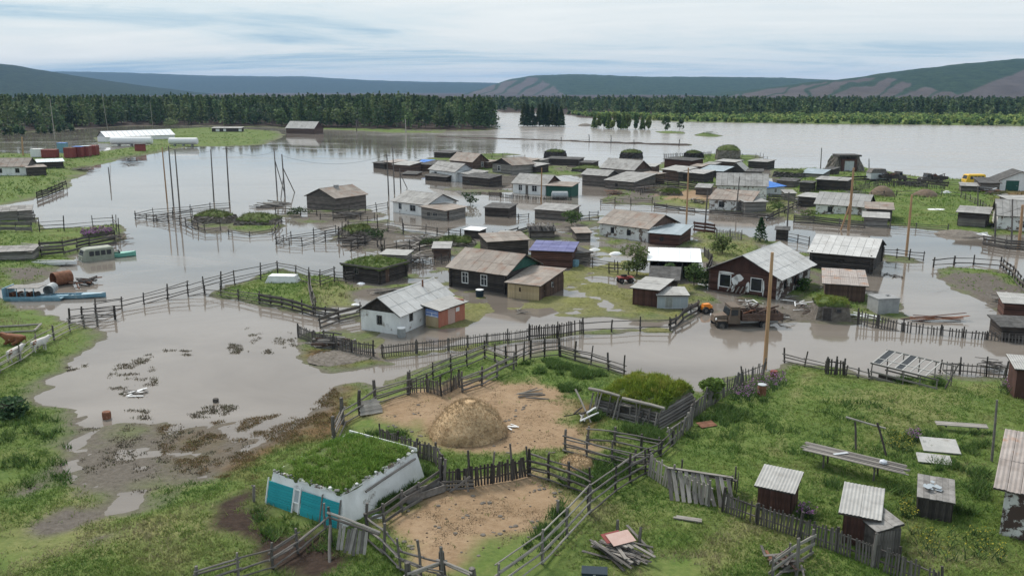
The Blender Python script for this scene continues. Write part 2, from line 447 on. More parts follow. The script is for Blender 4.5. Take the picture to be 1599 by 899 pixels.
MT['paint_boatgreen'] = surf('paint_boatgreen', (.12, .36, .29), (.2, .46, .38), 2, .5, (1, 1, 1), .05)
MT['paint_white'] = surf('paint_white', (.68, .68, .68), (.80, .80, .80), 2, .6, (1, 1, 1), .04)
MT['paint_grey'] = surf('paint_grey', (.40, .42, .44), (.52, .54, .56), 2, .5, (1, 1, 1), .05)
MT['paint_yellow'] = surf('paint_yellow', (.72, .42, .03), (.80, .50, .05), 2, .4, (1, 1, 1), .04)
MT['paint_orange'] = surf('paint_orange', (.75, .23, .03), (.82, .30, .05), 2, .4, (1, 1, 1), .04)
MT['paint_khaki'] = surf('paint_khaki', (.22, .24, .19), (.32, .34, .28), 2, .6, (1, 1, 1), .04)
MT['truck_paint'] = surf('truck_paint', (.105, .078, .058), (.18, .138, .105), 2, .7, (1, 1, 1), .1, stain=(.10, .055, .035), stain_scale=2, stain_lo=.55, stain_hi=.62)
MT['rust'] = surf('rust', (.13, .055, .03), (.27, .13, .08), 2.5, .85, (1, 1, 1), .15)
MT['metal_grey'] = surf('metal_grey', (.30, .32, .33), (.45, .47, .48), 2, .4, (1, 1, 1), .08, metal=.5)
MT['concrete'] = surf('concrete', (.24, .24, .24), (.36, .36, .36), 1.5, .9, (1, 1, 1), .08)
MT['rubber'] = surf('rubber', (.015, .015, .015), (.035, .035, .035), 3, .9)
MT['earth_wall'] = surf('earth_wall', (.10, .085, .07), (.21, .185, .16), 2.5, .95, (1, 1, 1), .12, bump=1.0)
MT['stone_rubble'] = surf('stone_rubble', (.16, .15, .145), (.33, .32, .31), 4, .95, (1, 1, 1), .12, bump=1.2)
MT['hay'] = surf('hay', (.46, .31, .17), (.60, .44, .27), 5, .95, (1, 1, .35), .08, bump=.5, stain=(.31, .205, .11), stain_scale=.9, stain_lo=.5, stain_hi=.68)
MT['hay_dark'] = surf('hay_dark', (.12, .085, .06), (.20, .15, .11), 5, .95, (1, 1, .35), .08, bump=1.0)
MT['plastic_blue'] = surf('plastic_blue', (.014, .03, .045), (.022, .042, .06), 2, .5)
MT['bag'] = surf('bag', (.55, .58, .66), (.75, .77, .80), 2, .6)
MT['cow_brown'] = surf('cow_brown', (.17, .065, .03), (.24, .10, .05), 3, .8, rand=.05, stain=(.62, .58, .54), stain_scale=1.4, stain_lo=.60, stain_hi=.62)
MT['cow_white'] = surf('cow_white', (.50, .47, .44), (.64, .61, .58), 3, .8, rand=.05, stain=(.19, .08, .04), stain_scale=1.6, stain_lo=.57, stain_hi=.59)
MT['bark'] = surf('bark', (.06, .05, .042), (.13, .11, .095), 4, .9)


for nm_, c1_, c2_ in (('wood_grey', (.15, .138, .125), (.30, .28, .26)), ('wood_dark', (.034, .028, .025), (.10, .083, .072)), ('wood_mid', (.075, .064, .056), (.19, .165, .148)), ('wood_brown', (.065, .042, .033), (.15, .10, .078)), ('wood_redbrown', (.060, .030, .023), (.12, .060, .047))):
    MT[nm_ + '_courses'] = surf(nm_ + '_courses', c1_, c2_, 2.2, .85, (.35, .35, 3), .12, course=.23)
MT['panel_white'] = surf('panel_white', (.34, .335, .32), (.50, .49, .47), 1.5, .8, rand=.1, stain=(.26, .23, .20), stain_scale=1.6, stain_lo=.52, stain_hi=.66)


def glass_dark():
    m, N, L, b = nmat('window_glass')
    b.inputs['Base Color'].default_value = (.018, .022, .026, 1)
    b.inputs['Roughness'].default_value = .12
    b.inputs['Specular IOR Level'].default_value = .5
    return m


MT['glass'] = glass_dark()


def glass_pale():
    m, N, L, b = nmat('milky_film')
    b.inputs['Base Color'].default_value = (.36, .40, .43, 1)
    b.inputs['Roughness'].default_value = .3
    return m


MT['film'] = glass_pale()


def attr_leaf(name, rough=.75, trans=.3, up=.6):
    m, N, L, b = nmat(name)
    ge = N.new('ShaderNodeNewGeometry')        # many small blades stand for a soft canopy: their shading normal leans to the sky
    va = N.new('ShaderNodeVectorMath'); va.operation = 'ADD'; va.inputs[1].default_value = (0, 0, up)
    vn = N.new('ShaderNodeVectorMath'); vn.operation = 'NORMALIZE'
    L.new(ge.outputs['Normal'], va.inputs[0]); L.new(va.outputs[0], vn.inputs[0]); L.new(vn.outputs[0], b.inputs['Normal'])
    at = N.new('ShaderNodeAttribute'); at.attribute_name = 'Col'
    L.new(at.outputs['Color'], b.inputs['Base Color'])
    b.inputs['Roughness'].default_value = rough
    b.inputs['Specular IOR Level'].default_value = .15
    tr = N.new('ShaderNodeBsdfTranslucent'); L.new(at.outputs['Color'], tr.inputs['Color'])
    mx = N.new('ShaderNodeMixShader'); mx.inputs[0].default_value = trans
    out = N['Material Output']
    L.new(b.outputs[0], mx.inputs[1]); L.new(tr.outputs[0], mx.inputs[2]); L.new(mx.outputs[0], out.inputs['Surface'])
    return m


MT['leaf'] = attr_leaf('leaf')
MT['grass'] = attr_leaf('grass_blade', up=2.0)


def ground_mat():
    m, N, L, b = nmat('ground_soil_and_turf')
    tc = N.new('ShaderNodeTexCoord')

    def noise(scale, detail=6, rough=.6, stretch=None):
        n = N.new('ShaderNodeTexNoise'); n.inputs['Scale'].default_value = scale; n.inputs['Detail'].default_value = detail; n.inputs['Roughness'].default_value = rough
        if stretch:
            mp = N.new('ShaderNodeMapping'); mp.inputs['Scale'].default_value = stretch
            L.new(tc.outputs['Object'], mp.inputs[0]); L.new(mp.outputs[0], n.inputs['Vector'])
        else:
            L.new(tc.outputs['Object'], n.inputs['Vector'])
        return n.outputs['Fac']

    def ramp(fac, stops):
        r = N.new('ShaderNodeValToRGB')
        r.color_ramp.elements[0].position, r.color_ramp.elements[0].color = stops[0][0], rgb(stops[0][1])
        r.color_ramp.elements[1].position, r.color_ramp.elements[1].color = stops[-1][0], rgb(stops[-1][1])
        for p, c in stops[1:-1]:
            e = r.color_ramp.elements.new(p); e.color = rgb(c)
        L.new(fac, r.inputs[0]); return r.outputs[0]

    def mix(f, a, b_):
        x = N.new('ShaderNodeMix'); x.data_type = 'RGBA'
        if isinstance(f, float): x.inputs['Factor'].default_value = f
        else: L.new(f, x.inputs['Factor'])
        L.new(a, x.inputs['A']); L.new(b_, x.inputs['B']); return x.outputs['Result']

    def attr(nm):
        a = N.new('ShaderNodeAttribute'); a.attribute_name = nm; return a.outputs['Fac']

    n1 = noise(.35, 7, .65); n2 = noise(3.0, 6, .7); n3 = noise(.09, 5, .6)
    grass = mix(n3, ramp(n2, [(.3, (0.050, 0.090, 0.023)), (.5, (0.101, 0.156, 0.036)), (.72, (0.174, 0.210, 0.062))]),
                ramp(n1, [(.3, (0.066, 0.107, 0.029)), (.55, (0.128, 0.171, 0.045)), (.75, (0.232, 0.210, 0.085))]))
    dirt = ramp(n2, [(.28, (.22, .14, .08)), (.5, (.32, .218, .13)), (.75, (.41, .30, .195))])
    dirt2 = ramp(n1, [(.35, (.20, .135, .08)), (.65, (.34, .245, .16))])
    dirt = mix(.5 + 0.0, dirt, dirt2)
    n4 = noise(1.1, 8, .75)
    dk = N.new('ShaderNodeMapRange'); dk.inputs['From Min'].default_value = .56; dk.inputs['From Max'].default_value = .70; dk.inputs['To Max'].default_value = .75
    L.new(n4, dk.inputs['Value'])
    dirt = mix(dk.outputs[0], dirt, ramp(n2, [(.3, (.10, .065, .040)), (.7, (.19, .13, .08))]))
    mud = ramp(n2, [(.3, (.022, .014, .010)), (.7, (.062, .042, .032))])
    brown = ramp(n1, [(.32, (.070, .048, .026)), (.5, (.15, .095, .045)), (.68, (.085, .085, .030))])
    algae = ramp(n2, [(.3, (.10, .11, .035)), (.55, (.19, .19, .065)), (.75, (.26, .245, .11))])
    dry = ramp(n2, [(.3, (.16, .155, .065)), (.55, (.24, .215, .10)), (.75, (.33, .285, .165))])
    wp = N.new('ShaderNodeMapRange'); wp.inputs['From Min'].default_value = .50; wp.inputs['From Max'].default_value = .72; wp.inputs['To Max'].default_value = .5
    L.new(noise(.16, 7, .7), wp.inputs['Value'])
    grass = mix(wp.outputs[0], grass, ramp(n2, [(.3, (.145, .150, .055)), (.55, (.215, .200, .085)), (.75, (.29, .25, .14))]))
    c = mix(attr('dry'), grass, mix(n1, grass, dry))
    c = mix(attr('algae'), c, algae)
    c = mix(attr('brown'), c, brown)
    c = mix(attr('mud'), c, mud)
    c = mix(attr('silt'), c, ramp(n2, [(.3, (.085, .072, .060)), (.7, (.165, .145, .125))]))
    c = mix(attr('dirt'), c, dirt)
    # silt below and along the flood line
    c = mix(attr('wet'), c, ramp(n2, [(.3, (.095, .082, .066)), (.7, (.165, .145, .122))]))
    L.new(c, b.inputs['Base Color'])
    b.inputs['Roughness'].default_value = .95
    b.inputs['Specular IOR Level'].default_value = .15
    bp = N.new('ShaderNodeBump'); bp.inputs['Strength'].default_value = .6; bp.inputs['Distance'].default_value = .12
    L.new(noise(4.5, 8, .7), bp.inputs['Height']); L.new(bp.outputs[0], b.inputs['Normal'])
    return m


def water_mat():
    m, N, L, b = nmat('silty_flood_water')
    tc = N.new('ShaderNodeTexCoord')
    n = N.new('ShaderNodeTexNoise'); n.inputs['Scale'].default_value = .06; n.inputs['Detail'].default_value = 8; n.inputs['Roughness'].default_value = .62; n.inputs['Distortion'].default_value = 1.2
    wmp = N.new('ShaderNodeMapping'); wmp.inputs['Scale'].default_value = (.45, 1.2, 1); wmp.inputs['Rotation'].default_value = (0, 0, R(-14))
    L.new(tc.outputs['Object'], wmp.inputs[0]); L.new(wmp.outputs[0], n.inputs['Vector'])
    r = N.new('ShaderNodeValToRGB')
    r.color_ramp.elements[0].position = .35; r.color_ramp.elements[0].color = (.150, .128, .108, 1)
    r.color_ramp.elements[1].position = .68; r.color_ramp.elements[1].color = (.245, .215, .186, 1)
    L.new(n.outputs['Fac'], r.inputs[0])
    b.inputs['Roughness'].default_value = .045
    b.inputs['IOR'].default_value = 1.33
    b.inputs['Specular IOR Level'].default_value = .8
    # the river proper runs rough beyond the levee, the flood lies still among the houses
    sep = N.new('ShaderNodeSeparateXYZ'); L.new(tc.outputs['Object'], sep.inputs[0])
    ry = N.new('ShaderNodeMath'); ry.operation = 'MULTIPLY_ADD'; ry.inputs[1].default_value = .9
    L.new(sep.outputs['Y'], ry.inputs[0]); L.new(sep.outputs['X'], ry.inputs[2])
    rf = N.new('ShaderNodeMapRange'); rf.inputs['From Min'].default_value = 275; rf.inputs['From Max'].default_value = 420
    L.new(ry.outputs[0], rf.inputs['Value'])
    mr = N.new('ShaderNodeMapRange'); mr.inputs['To Min'].default_value = .005; mr.inputs['To Max'].default_value = .12
    L.new(rf.outputs[0], mr.inputs['Value'])
    rr = N.new('ShaderNodeMapRange'); rr.inputs['To Min'].default_value = .05; rr.inputs['To Max'].default_value = .2
    rx = N.new('ShaderNodeMix'); rx.data_type = 'RGBA'; rx.inputs['B'].default_value = (.32, .29, .265, 1)      # base colour mixed paler towards the main stream
    L.new(rf.outputs[0], rx.inputs['Factor']); L.new(r.outputs[0], rx.inputs['A']); L.new(rx.outputs['Result'], b.inputs['Base Color'])
    L.new(rf.outputs[0], rr.inputs['Value'])
    wr = N.new('ShaderNodeMapRange'); wr.inputs['From Min'].default_value = .5; wr.inputs['From Max'].default_value = .66; wr.inputs['To Max'].default_value = .10; L.new(n.outputs['Fac'], wr.inputs['Value'])
    ra = N.new('ShaderNodeMath'); ra.operation = 'ADD'; L.new(rr.outputs[0], ra.inputs[0]); L.new(wr.outputs[0], ra.inputs[1]); L.new(ra.outputs[0], b.inputs['Roughness'])
    mp = N.new('ShaderNodeMapping'); mp.inputs['Scale'].default_value = (.25, 1.0, 1); mp.inputs['Rotation'].default_value = (0, 0, R(8))
    L.new(tc.outputs['Object'], mp.inputs[0])
    n2 = N.new('ShaderNodeTexNoise'); n2.inputs['Scale'].default_value = .9; n2.inputs['Detail'].default_value = 4
    L.new(mp.outputs[0], n2.inputs['Vector'])
    bp = N.new('ShaderNodeBump'); bp.inputs['Distance'].default_value = .5
    L.new(mr.outputs[0], bp.inputs['Strength']); L.new(n2.outputs['Fac'], bp.inputs['Height']); L.new(bp.outputs[0], b.inputs['Normal'])
    return m


MT['ground'] = ground_mat()
MT['water'] = water_mat()

# ---------------------------------------------------------------- mesh and object helpers
class MB:
    def __init__(s):
        s.v = []; s.f = []; s.uv = None

    def add(s, verts, faces):
        o = len(s.v); s.v += [Vector(p) for p in verts]; s.f += [tuple(i + o for i in f) for f in faces]
        return s

    def box(s, x0, x1, y0, y1, z0, z1):
        return s.add([(x0, y0, z0), (x1, y0, z0), (x1, y1, z0), (x0, y1, z0), (x0, y0, z1), (x1, y0, z1), (x1, y1, z1), (x0, y1, z1)],
                     [(3, 2, 1, 0), (4, 5, 6, 7), (0, 1, 5, 4), (1, 2, 6, 5), (2, 3, 7, 6), (3, 0, 4, 7)])

    def hexa(s, lo, hi):
        return s.add(list(lo) + list(hi), [(3, 2, 1, 0), (4, 5, 6, 7), (0, 1, 5, 4), (1, 2, 6, 5), (2, 3, 7, 6), (3, 0, 4, 7)])

    def prism(s, poly, y0, y1):
        """polygon in x,z pushed along y"""
        n = len(poly)
        s.add([(x, y0, z) for x, z in poly] + [(x, y1, z) for x, z in poly],
              [tuple(range(n)), tuple(range(2 * n - 1, n - 1, -1))] + [(i, i + n, (i + 1) % n + n, (i + 1) % n) for i in range(n)])
        return s

    def tube(s, pts, rad, n=8, cap=True):
        pts = [Vector(p) for p in pts]; rings = []
        if not isinstance(rad, (list, tuple)): rad = [rad] * len(pts)
        o = len(s.v)
        for i, p in enumerate(pts):
            t = (pts[min(i + 1, len(pts) - 1)] - pts[max(i - 1, 0)]).normalized()
            a = t.cross(Vector((0, 0, 1)))
            if a.length < .05: a = t.cross(Vector((0, 1, 0)))
            a.normalize(); b = t.cross(a)
            for k in range(n):
                an = 2 * math.pi * k / n
                s.v.append(p + (a * math.cos(an) + b * math.sin(an)) * rad[i])
        for i in range(len(pts) - 1):
            for k in range(n):
                s.f.append((o + i * n + k, o + i * n + (k + 1) % n, o + (i + 1) * n + (k + 1) % n, o + (i + 1) * n + k))
        if cap:
            s.f.append(tuple(o + k for k in range(n - 1, -1, -1)))
            s.f.append(tuple(o + (len(pts) - 1) * n + k for k in range(n)))
        return s

    def lathe(s, prof, n=16, c=(0, 0, 0)):
        o = len(s.v)
        for r, z in prof:
            for k in range(n):
                an = 2 * math.pi * k / n
                s.v.append(Vector((c[0] + r * math.cos(an), c[1] + r * math.sin(an), c[2] + z)))
        for i in range(len(prof) - 1):
            for k in range(n):
                s.f.append((o + i * n + k, o + i * n + (k + 1) % n, o + (i + 1) * n + (k + 1) % n, o + (i + 1) * n + k))
        s.f.append(tuple(o + k for k in range(n - 1, -1, -1)))
        s.f.append(tuple(o + (len(prof) - 1) * n + k for k in range(n)))
        return s

    def mesh(s, name, mat, M=None, uv=None, smooth=False):
        me = bpy.data.meshes.new(name)
        vs_ = s.v if M is None else [M @ p for p in s.v]
        me.from_pydata([tuple(p) for p in vs_], [], s.f)
        me.materials.append(MT[mat])
        if uv is not None:
            l = me.uv_layers.new(name='UVMap')
            for poly in me.polygons:
                for li in poly.loop_indices:
                    l.data[li].uv = uv[me.loops[li].vertex_index]
        if smooth:
            for p in me.polygons: p.use_smooth = True
        me.update()
        return me


class Thing:
    def __init__(s, name, label, cat, loc=(0, 0, 0), rz=0.0, group=None):
        o = bpy.data.objects.new(name, None); col.objects.link(o)
        o.empty_display_size = .3
        o.location = loc; o.rotation_euler = (0, 0, rz)
        o['label'] = label; o['category'] = cat
        if group: o['group'] = group
        s.o = o; s.loc = Vector(loc)
        s.M = Matrix.Translation(Vector(loc)) @ Matrix.Rotation(rz, 4, 'Z')
        s.inv = s.M.inverted()

    def part(s, name, mb, mat, M=None, parent=None, uv=None, smooth=False, kind=None, label=None):
        """mb in the frame M (frame -> world); default M is the thing's own frame"""
        rel = Matrix.Identity(4) if M is None else s.inv @ M
        o = bpy.data.objects.new(name, mb.mesh(name, mat, rel, uv, smooth))
        col.objects.link(o); o.parent = parent or s.o
        if kind: o['kind'] = kind
        if label: o['label'] = label
        return o

    def unit(s, name, me, M, parent=None):
        """a shared unit mesh placed with the world matrix M"""
        o = bpy.data.objects.new(name, me)
        col.objects.link(o); o.parent = parent or s.o
        o.matrix_basis = s.inv @ M
        return o


_unit = {}


def umesh(shape, mat):
    """unit pieces, 1 m long along x, 1 m thick, shared between alike pieces"""
    var = random.randrange(4)
    key = (shape, mat, var)
    if key in _unit: return _unit[key]
    rs = random.Random(var * 31 + len(shape))
    m = MB()
    if shape == 'pole':        # rough round timber
        n, rings = 7, 4
        for i in range(rings):
            x = -.5 + i / (rings - 1)
            dy, dz = (rs.uniform(-.25, .25), rs.uniform(-.25, .25)) if 0 < i < rings - 1 else (0, 0)
            r = .5 * (1.08 - .16 * i / (rings - 1)) * rs.uniform(.92, 1.08)
            for k in range(n):
                a = 2 * math.pi * k / n
                m.v.append(Vector((x, dy + r * math.cos(a), dz + r * math.sin(a))))
        for i in range(rings - 1):
            for k in range(n):
                m.f.append((i * n + (k + 1) % n, i * n + k, (i + 1) * n + k, (i + 1) * n + (k + 1) % n))
        m.f.append(tuple(range(n))); m.f.append(tuple(range(rings * n - 1, (rings - 1) * n - 1, -1)))
    elif shape == 'log':       # straight log
        m.tube([(-.5, 0, 0), (.5, 0, 0)], .5, 8)
    else:                      # plank with uneven ends
        j = lambda a: rs.uniform(-a, a)
        lo = [(-.5 + j(.012), -.5, -.5 + j(.05)), (.5 + j(.012), -.5, -.5 + j(.05)), (.5 + j(.012), .5, -.5 + j(.05)), (-.5 + j(.012), .5, -.5 + j(.05))]
        hi = [(-.5 + j(.012), -.5, .5 + j(.05)), (.5 + j(.012), -.5, .5 + j(.05)), (.5 + j(.012), .5, .5 + j(.05)), (-.5 + j(.012), .5, .5 + j(.05))]
        m.hexa(lo, hi)
    _unit[key] = m.mesh(shape + '_' + mat, mat)
    return _unit[key]


def along(a, b, th, wd, roll=0.0):
    """matrix for a unit piece from a to b; th across, wd upright"""
    a, b = Vector(a), Vector(b)
    d = b - a; L = d.length
    x = d.normalized()
    y = Vector((0, 0, 1)).cross(x)
    if y.length < .05: y = Vector((0, 1, 0)) - x * x.y
    y.normalize(); z = x.cross(y)
    if roll:
        y, z = y * math.cos(roll) + z * math.sin(roll), z * math.cos(roll) - y * math.sin(roll)
    M = Matrix((x, y, z)).transposed().to_4x4()
    M.translation = (a + b) / 2
    return M @ Matrix.Diagonal((L, th, wd, 1))


def beam(T, name, a, b, th, wd=None, mat='wood_grey', shape='pole', parent=None, roll=0.0):
    return T.unit(name, umesh(shape, mat), along(a, b, th, wd or th, roll), parent)


def struct(name, me):
    o = bpy.data.objects.new(name, me); col.objects.link(o); o['kind'] = 'structure'
    return o


def np_mesh(name, verts, faces, mat, cols=None, smooth=False):
    verts = np.asarray(verts, np.float32); faces = np.asarray(faces, np.int32)
    me = bpy.data.meshes.new(name)
    k = faces.shape[1]
    me.vertices.add(len(verts)); me.vertices.foreach_set('co', verts.ravel())
    me.loops.add(faces.size); me.loops.foreach_set('vertex_index', faces.ravel())
    me.polygons.add(len(faces)); me.polygons.foreach_set('loop_start', np.arange(0, faces.size, k, dtype=np.int32))
    me.polygons.foreach_set('use_smooth', np.full(len(faces), smooth, dtype=bool))
    me.update(calc_edges=True)
    if cols is not None:
        ca = me.color_attributes.new('Col', 'FLOAT_COLOR', 'POINT')
        c4 = np.ones((len(verts), 4), np.float32); c4[:, :3] = cols
        ca.data.foreach_set('color', c4.ravel())
    if isinstance(mat, str): mat = MT[mat]
    me.materials.append(mat)
    return me


# ---------------------------------------------------------------- ground sheet and water
nx, ny = len(XS), len(YS)
idx = np.arange(nx * ny).reshape(ny, nx)
faces = np.stack([idx[:-1, :-1], idx[:-1, 1:], idx[1:, 1:], idx[1:, :-1]], -1).reshape(-1, 4)
gme = np_mesh('ground', np.stack([GX, GY, GZ], -1).reshape(-1, 3), faces, 'ground', smooth=True)
wet = np.clip((.15 + .12 * (fbm(GX * .8, GY * .8, 3, 13) - .5) - GZ) / .17, 0, 1)
for zn, a in list(zone_arr.items()) + [('wet', wet * (1 - .6 * zone_arr['algae']))]:
    at = gme.attributes.new(zn, 'FLOAT', 'POINT')
    at.data.foreach_set('value', a.ravel().astype(np.float32))
struct('ground', gme)
wm = MB().add([(-9000, 5, 0), (9000, 5, 0), (9000, 3000, 0), (-9000, 3000, 0)], [(0, 1, 2, 3)])
struct('water', wm.mesh('water', 'water'))


# ---------------------------------------------------------------- hills
def hill_mat(name, trees, trees2, bare=None):
    m, N, L, b = nmat(name)
    tc = N.new('ShaderNodeTexCoord')
    n = N.new('ShaderNodeTexNoise'); n.inputs['Scale'].default_value = .03; n.inputs['Detail'].default_value = 10; n.inputs['Roughness'].default_value = .8
    L.new(tc.outputs['Object'], n.inputs['Vector'])
    r = N.new('ShaderNodeValToRGB')
    r.color_ramp.elements[0].position = .35; r.color_ramp.elements[0].color = rgb(trees)
    r.color_ramp.elements[1].position = .68; r.color_ramp.elements[1].color = rgb(trees2)
    L.new(n.outputs['Fac'], r.inputs[0]); c = r.outputs[0]
    if bare:
        at = N.new('ShaderNodeAttribute'); at.attribute_name = 'bare'
        n2 = N.new('ShaderNodeTexNoise'); n2.inputs['Scale'].default_value = .012; n2.inputs['Detail'].default_value = 8; n2.inputs['Roughness'].default_value = .7
        mp = N.new('ShaderNodeMapping'); mp.inputs['Scale'].default_value = (1, .4, 1)
        L.new(tc.outputs['Object'], mp.inputs[0]); L.new(mp.outputs[0], n2.inputs['Vector'])
        r2 = N.new('ShaderNodeValToRGB')
        r2.color_ramp.elements[0].position = .35; r2.color_ramp.elements[0].color = (bare[0] * .7, bare[1] * .68, bare[2] * .66, 1)
        r2.color_ramp.elements[1].position = .7; r2.color_ramp.elements[1].color = rgb(bare)
        L.new(n2.outputs['Fac'], r2.inputs[0])
        mx = N.new('ShaderNodeMix'); mx.data_type = 'RGBA'
        L.new(at.outputs['Fac'], mx.inputs['Factor']); L.new(c, mx.inputs['A']); L.new(r2.outputs[0], mx.inputs['B']); c = mx.outputs['Result']
    L.new(c, b.inputs['Base Color']); b.inputs['Roughness'].default_value = 1; b.inputs['Specular IOR Level'].default_value = .05
    n3 = N.new('ShaderNodeTexNoise'); n3.inputs['Scale'].default_value = .05; n3.inputs['Detail'].default_value = 6; n3.inputs['Roughness'].default_value = .8
    L.new(tc.outputs['Object'], n3.inputs['Vector'])
    bp = N.new('ShaderNodeBump'); bp.inputs['Strength'].default_value = .8; bp.inputs['Distance'].default_value = 14
    L.new(n3.outputs['Fac'], bp.inputs['Height']); L.new(bp.outputs[0], b.inputs['Normal'])
    return m


def hill(name, prof, dist, depth, mat, bare_fn=None, nx_=200, ny_=40, gully=.06):
    """ridge whose crest follows prof (picture x, picture y of the skyline) at the given distance"""
    px = np.array([p[0] for p in prof], float); py = np.array([p[1] for p in prof], float)
    u = np.linspace(px[0], px[-1], nx_)
    sm = np.interp(u, px, py)
    ker = np.hanning(9); ker /= ker.sum()
    sm = np.convolve(np.pad(sm, 4, mode='edge'), ker, 'valid')
    t = np.linspace(0, 1.5, ny_)[:, None] * np.ones((1, nx_))          # 0 foot, 1 crest, 1.5 behind
    U = np.ones((ny_, 1)) * u[None]
    b_ = -(sm - IMH / 2) / FPX
    hc = np.maximum(CAMZ + (-sp_ + b_ * cp_) / (cp_ + b_ * sp_) * dist, 2)[None]
    y = dist + (t - 1) * depth
    x0 = (U - IMW / 2) / FPX * dist
    x = np.where(t < 1, x0 * (y / dist) * .5 + x0 * .5, x0)
    shp = np.where(t <= 1, np.sin(np.minimum(t, 1) * math.pi / 2) ** 1.15, 1 - (t - 1) * .8)
    z = hc * shp - 3
    g = fbm(x * .006, y * .0016, 4, 3) - .5
    z = z + g * (z + 3) * 4 * gully * np.clip(1.0 - t, 0, 1) + (fbm(x * .02, y * .02, 3, 6) - .5) * 9 * np.clip(hc / 120, 0, 1)
    V = np.stack([x, y, z], -1).reshape(-1, 3)
    ii = np.arange(nx_ * ny_).reshape(ny_, nx_)
    fc = np.stack([ii[:-1, :-1], ii[:-1, 1:], ii[1:, 1:], ii[1:, :-1]], -1).reshape(-1, 4)
    me = np_mesh(name, V, fc, mat, smooth=True)
    if bare_fn:
        el = (z - CAMZ) / y                                            # height angle of each spot of the slope, along its own bearing
        row = HOR - el * FPX
        brg = x / y * FPX + IMW / 2
        at = me.attributes.new('bare', 'FLOAT', 'POINT')
        at.data.foreach_set('value', np.where(t <= 1.0, bare_fn(brg, row), 0).astype(np.float32).ravel())
    return struct(name, me)


HM1 = hill_mat('larch_hill', (.006, .014, .006), (.044, .070, .030))
HM2 = hill_mat('bare_slope_hill', (.008, .022, .008), (.056, .092, .036), (.135, .112, .097))


def scree(x, y, top, pitch, lean, ph, wid=.30):
    """bare fans below the line top, parted by wooded gullies that climb to the right"""
    tx = np.array([p[0] for p in top], float); ty = np.array([p[1] for p in top], float)
    lim = np.interp(x, tx, ty, left=400, right=400) + (fbm(x * .06, y * .12, 3, 4) - .5) * 7
    inside = np.clip((y - lim) / 1.6, 0, 1)
    c = (x - (152 - y) * lean) / pitch + ph + (fbm(x * .02, y * .05, 3, 8) - .5) * 1.6
    f = np.abs(c - np.round(c))
    gul = np.clip((f - wid * .5 * np.clip((152 - y) / 22, .25, 1)) * 14, 0, 1)
    return inside * gul


hill('far_hills', [(-700, 120), (-100, 112), (150, 112), (230, 114), (330, 118), (440, 120), (490, 119), (520, 122), (600, 126), (680, 128), (760, 129), (900, 133), (1200, 136)], 9200, 2600, HM1)
hill('left_hill', [(-1100, 80), (-500, 82), (-150, 90), (0, 96), (60, 104), (120, 115), (180, 128), (240, 140), (290, 148), (340, 152)], 3900, 1300, HM1)
hill('mid_hills', [(690, 152), (725, 147), (760, 136), (795, 124), (830, 118), (900, 116), (1000, 120), (1100, 120), (1200, 121), (1260, 124), (1400, 128), (1700, 130)], 5600, 1700, HM2,
     lambda x, y: np.maximum(scree(x, y, [(718, 151), (745, 142), (775, 131), (800, 124), (835, 122), (862, 134), (884, 150)], 26, 1.5, .2), np.clip((y - 147.5) / 1.5, 0, 1) * np.clip((1060 - x) / 30, 0, 1) * .6 * (fbm(x * .03, y * .2, 3, 2) > .5)), nx_=420, ny_=70)


def right_bare(x, y):
    v1 = scree(x, y, [(1120, 151), (1150, 146), (1200, 138), (1250, 132), (1320, 125), (1370, 122), (1395, 127), (1425, 136), (1470, 144), (1490, 152)], 48, 2.0, .1)
    edge = 153 - (x - 1466) * .40 + (fbm(x * .05, y * .05, 3, 9) - .5) * 6
    v2 = np.clip((y - edge) / 1.6, 0, 1) * (x > 1460)
    return np.maximum(v1, v2)


hill('right_hill', [(1090, 151), (1130, 146), (1180, 138), (1250, 128), (1320, 120), (1400, 108), (1500, 97), (1599, 88), (1750, 80), (1950, 78)], 3300, 1050, HM2, right_bare, nx_=460, ny_=90)


# ---------------------------------------------------------------- trees
def leaf_faces(C, size, n_each=1, flat=.5, seed=0):
    """random leaf quads (as two-corner diamonds) centred on C"""
    r = np.random.default_rng(seed)
    N_ = len(C)
    a = r.normal(size=(N_, 3)); a[:, 2] *= flat; a /= np.linalg.norm(a, axis=1, keepdims=True)
    b = r.normal(size=(N_, 3)); b -= (b * a).sum(1, keepdims=True) * a; b /= np.linalg.norm(b, axis=1, keepdims=True)
    s_ = (size * r.uniform(.6, 1.4, N_))[:, None]
    v = np.stack([C - a * s_, C - b * s_ * .6, C + a * s_, C + b * s_ * .6], 1).reshape(-1, 3)
    f = np.arange(N_ * 4).reshape(-1, 4)
    return v, f


def conifer_pts(h, w, n, r, low=.12):
    """points through a jagged larch crown"""
    t = r.uniform(0, 1, n) ** .85
    z = h * (low + (1 - low) * t)
    rad = w * (1 - t) ** .8 * (0.55 + .45 * np.abs(np.sin(t * 23 + r.uniform(0, 6)))) * r.uniform(.35, 1.0, n) ** .5 + .05
    an = r.uniform(0, 2 * math.pi, n)
    return np.stack([rad * np.cos(an), rad * np.sin(an), z], 1), t


def round_pts(h, w, n, r, low=.25):
    k = 9
    cc = np.stack([r.uniform(-.55, .55, k) * w, r.uniform(-.55, .55, k) * w, h * r.uniform(low + .1, .88, k)], 1)
    cc[0] = (0, 0, h * .85)
    which = r.integers(0, k, n)
    g = r.normal(size=(n, 3)); g /= np.linalg.norm(g, axis=1, keepdims=True); g *= r.uniform(.4, 1, (n, 1)) ** .4
    p = cc[which] + g * np.array([w * .48, w * .48, h * .17])
    p[:, 2] = np.clip(p[:, 2], h * .04, h)
    return p, p[:, 2] / h


GREENS = np.array([(.032, .056, .026), (.044, .074, .030), (.060, .092, .036), (.082, .108, .044)])


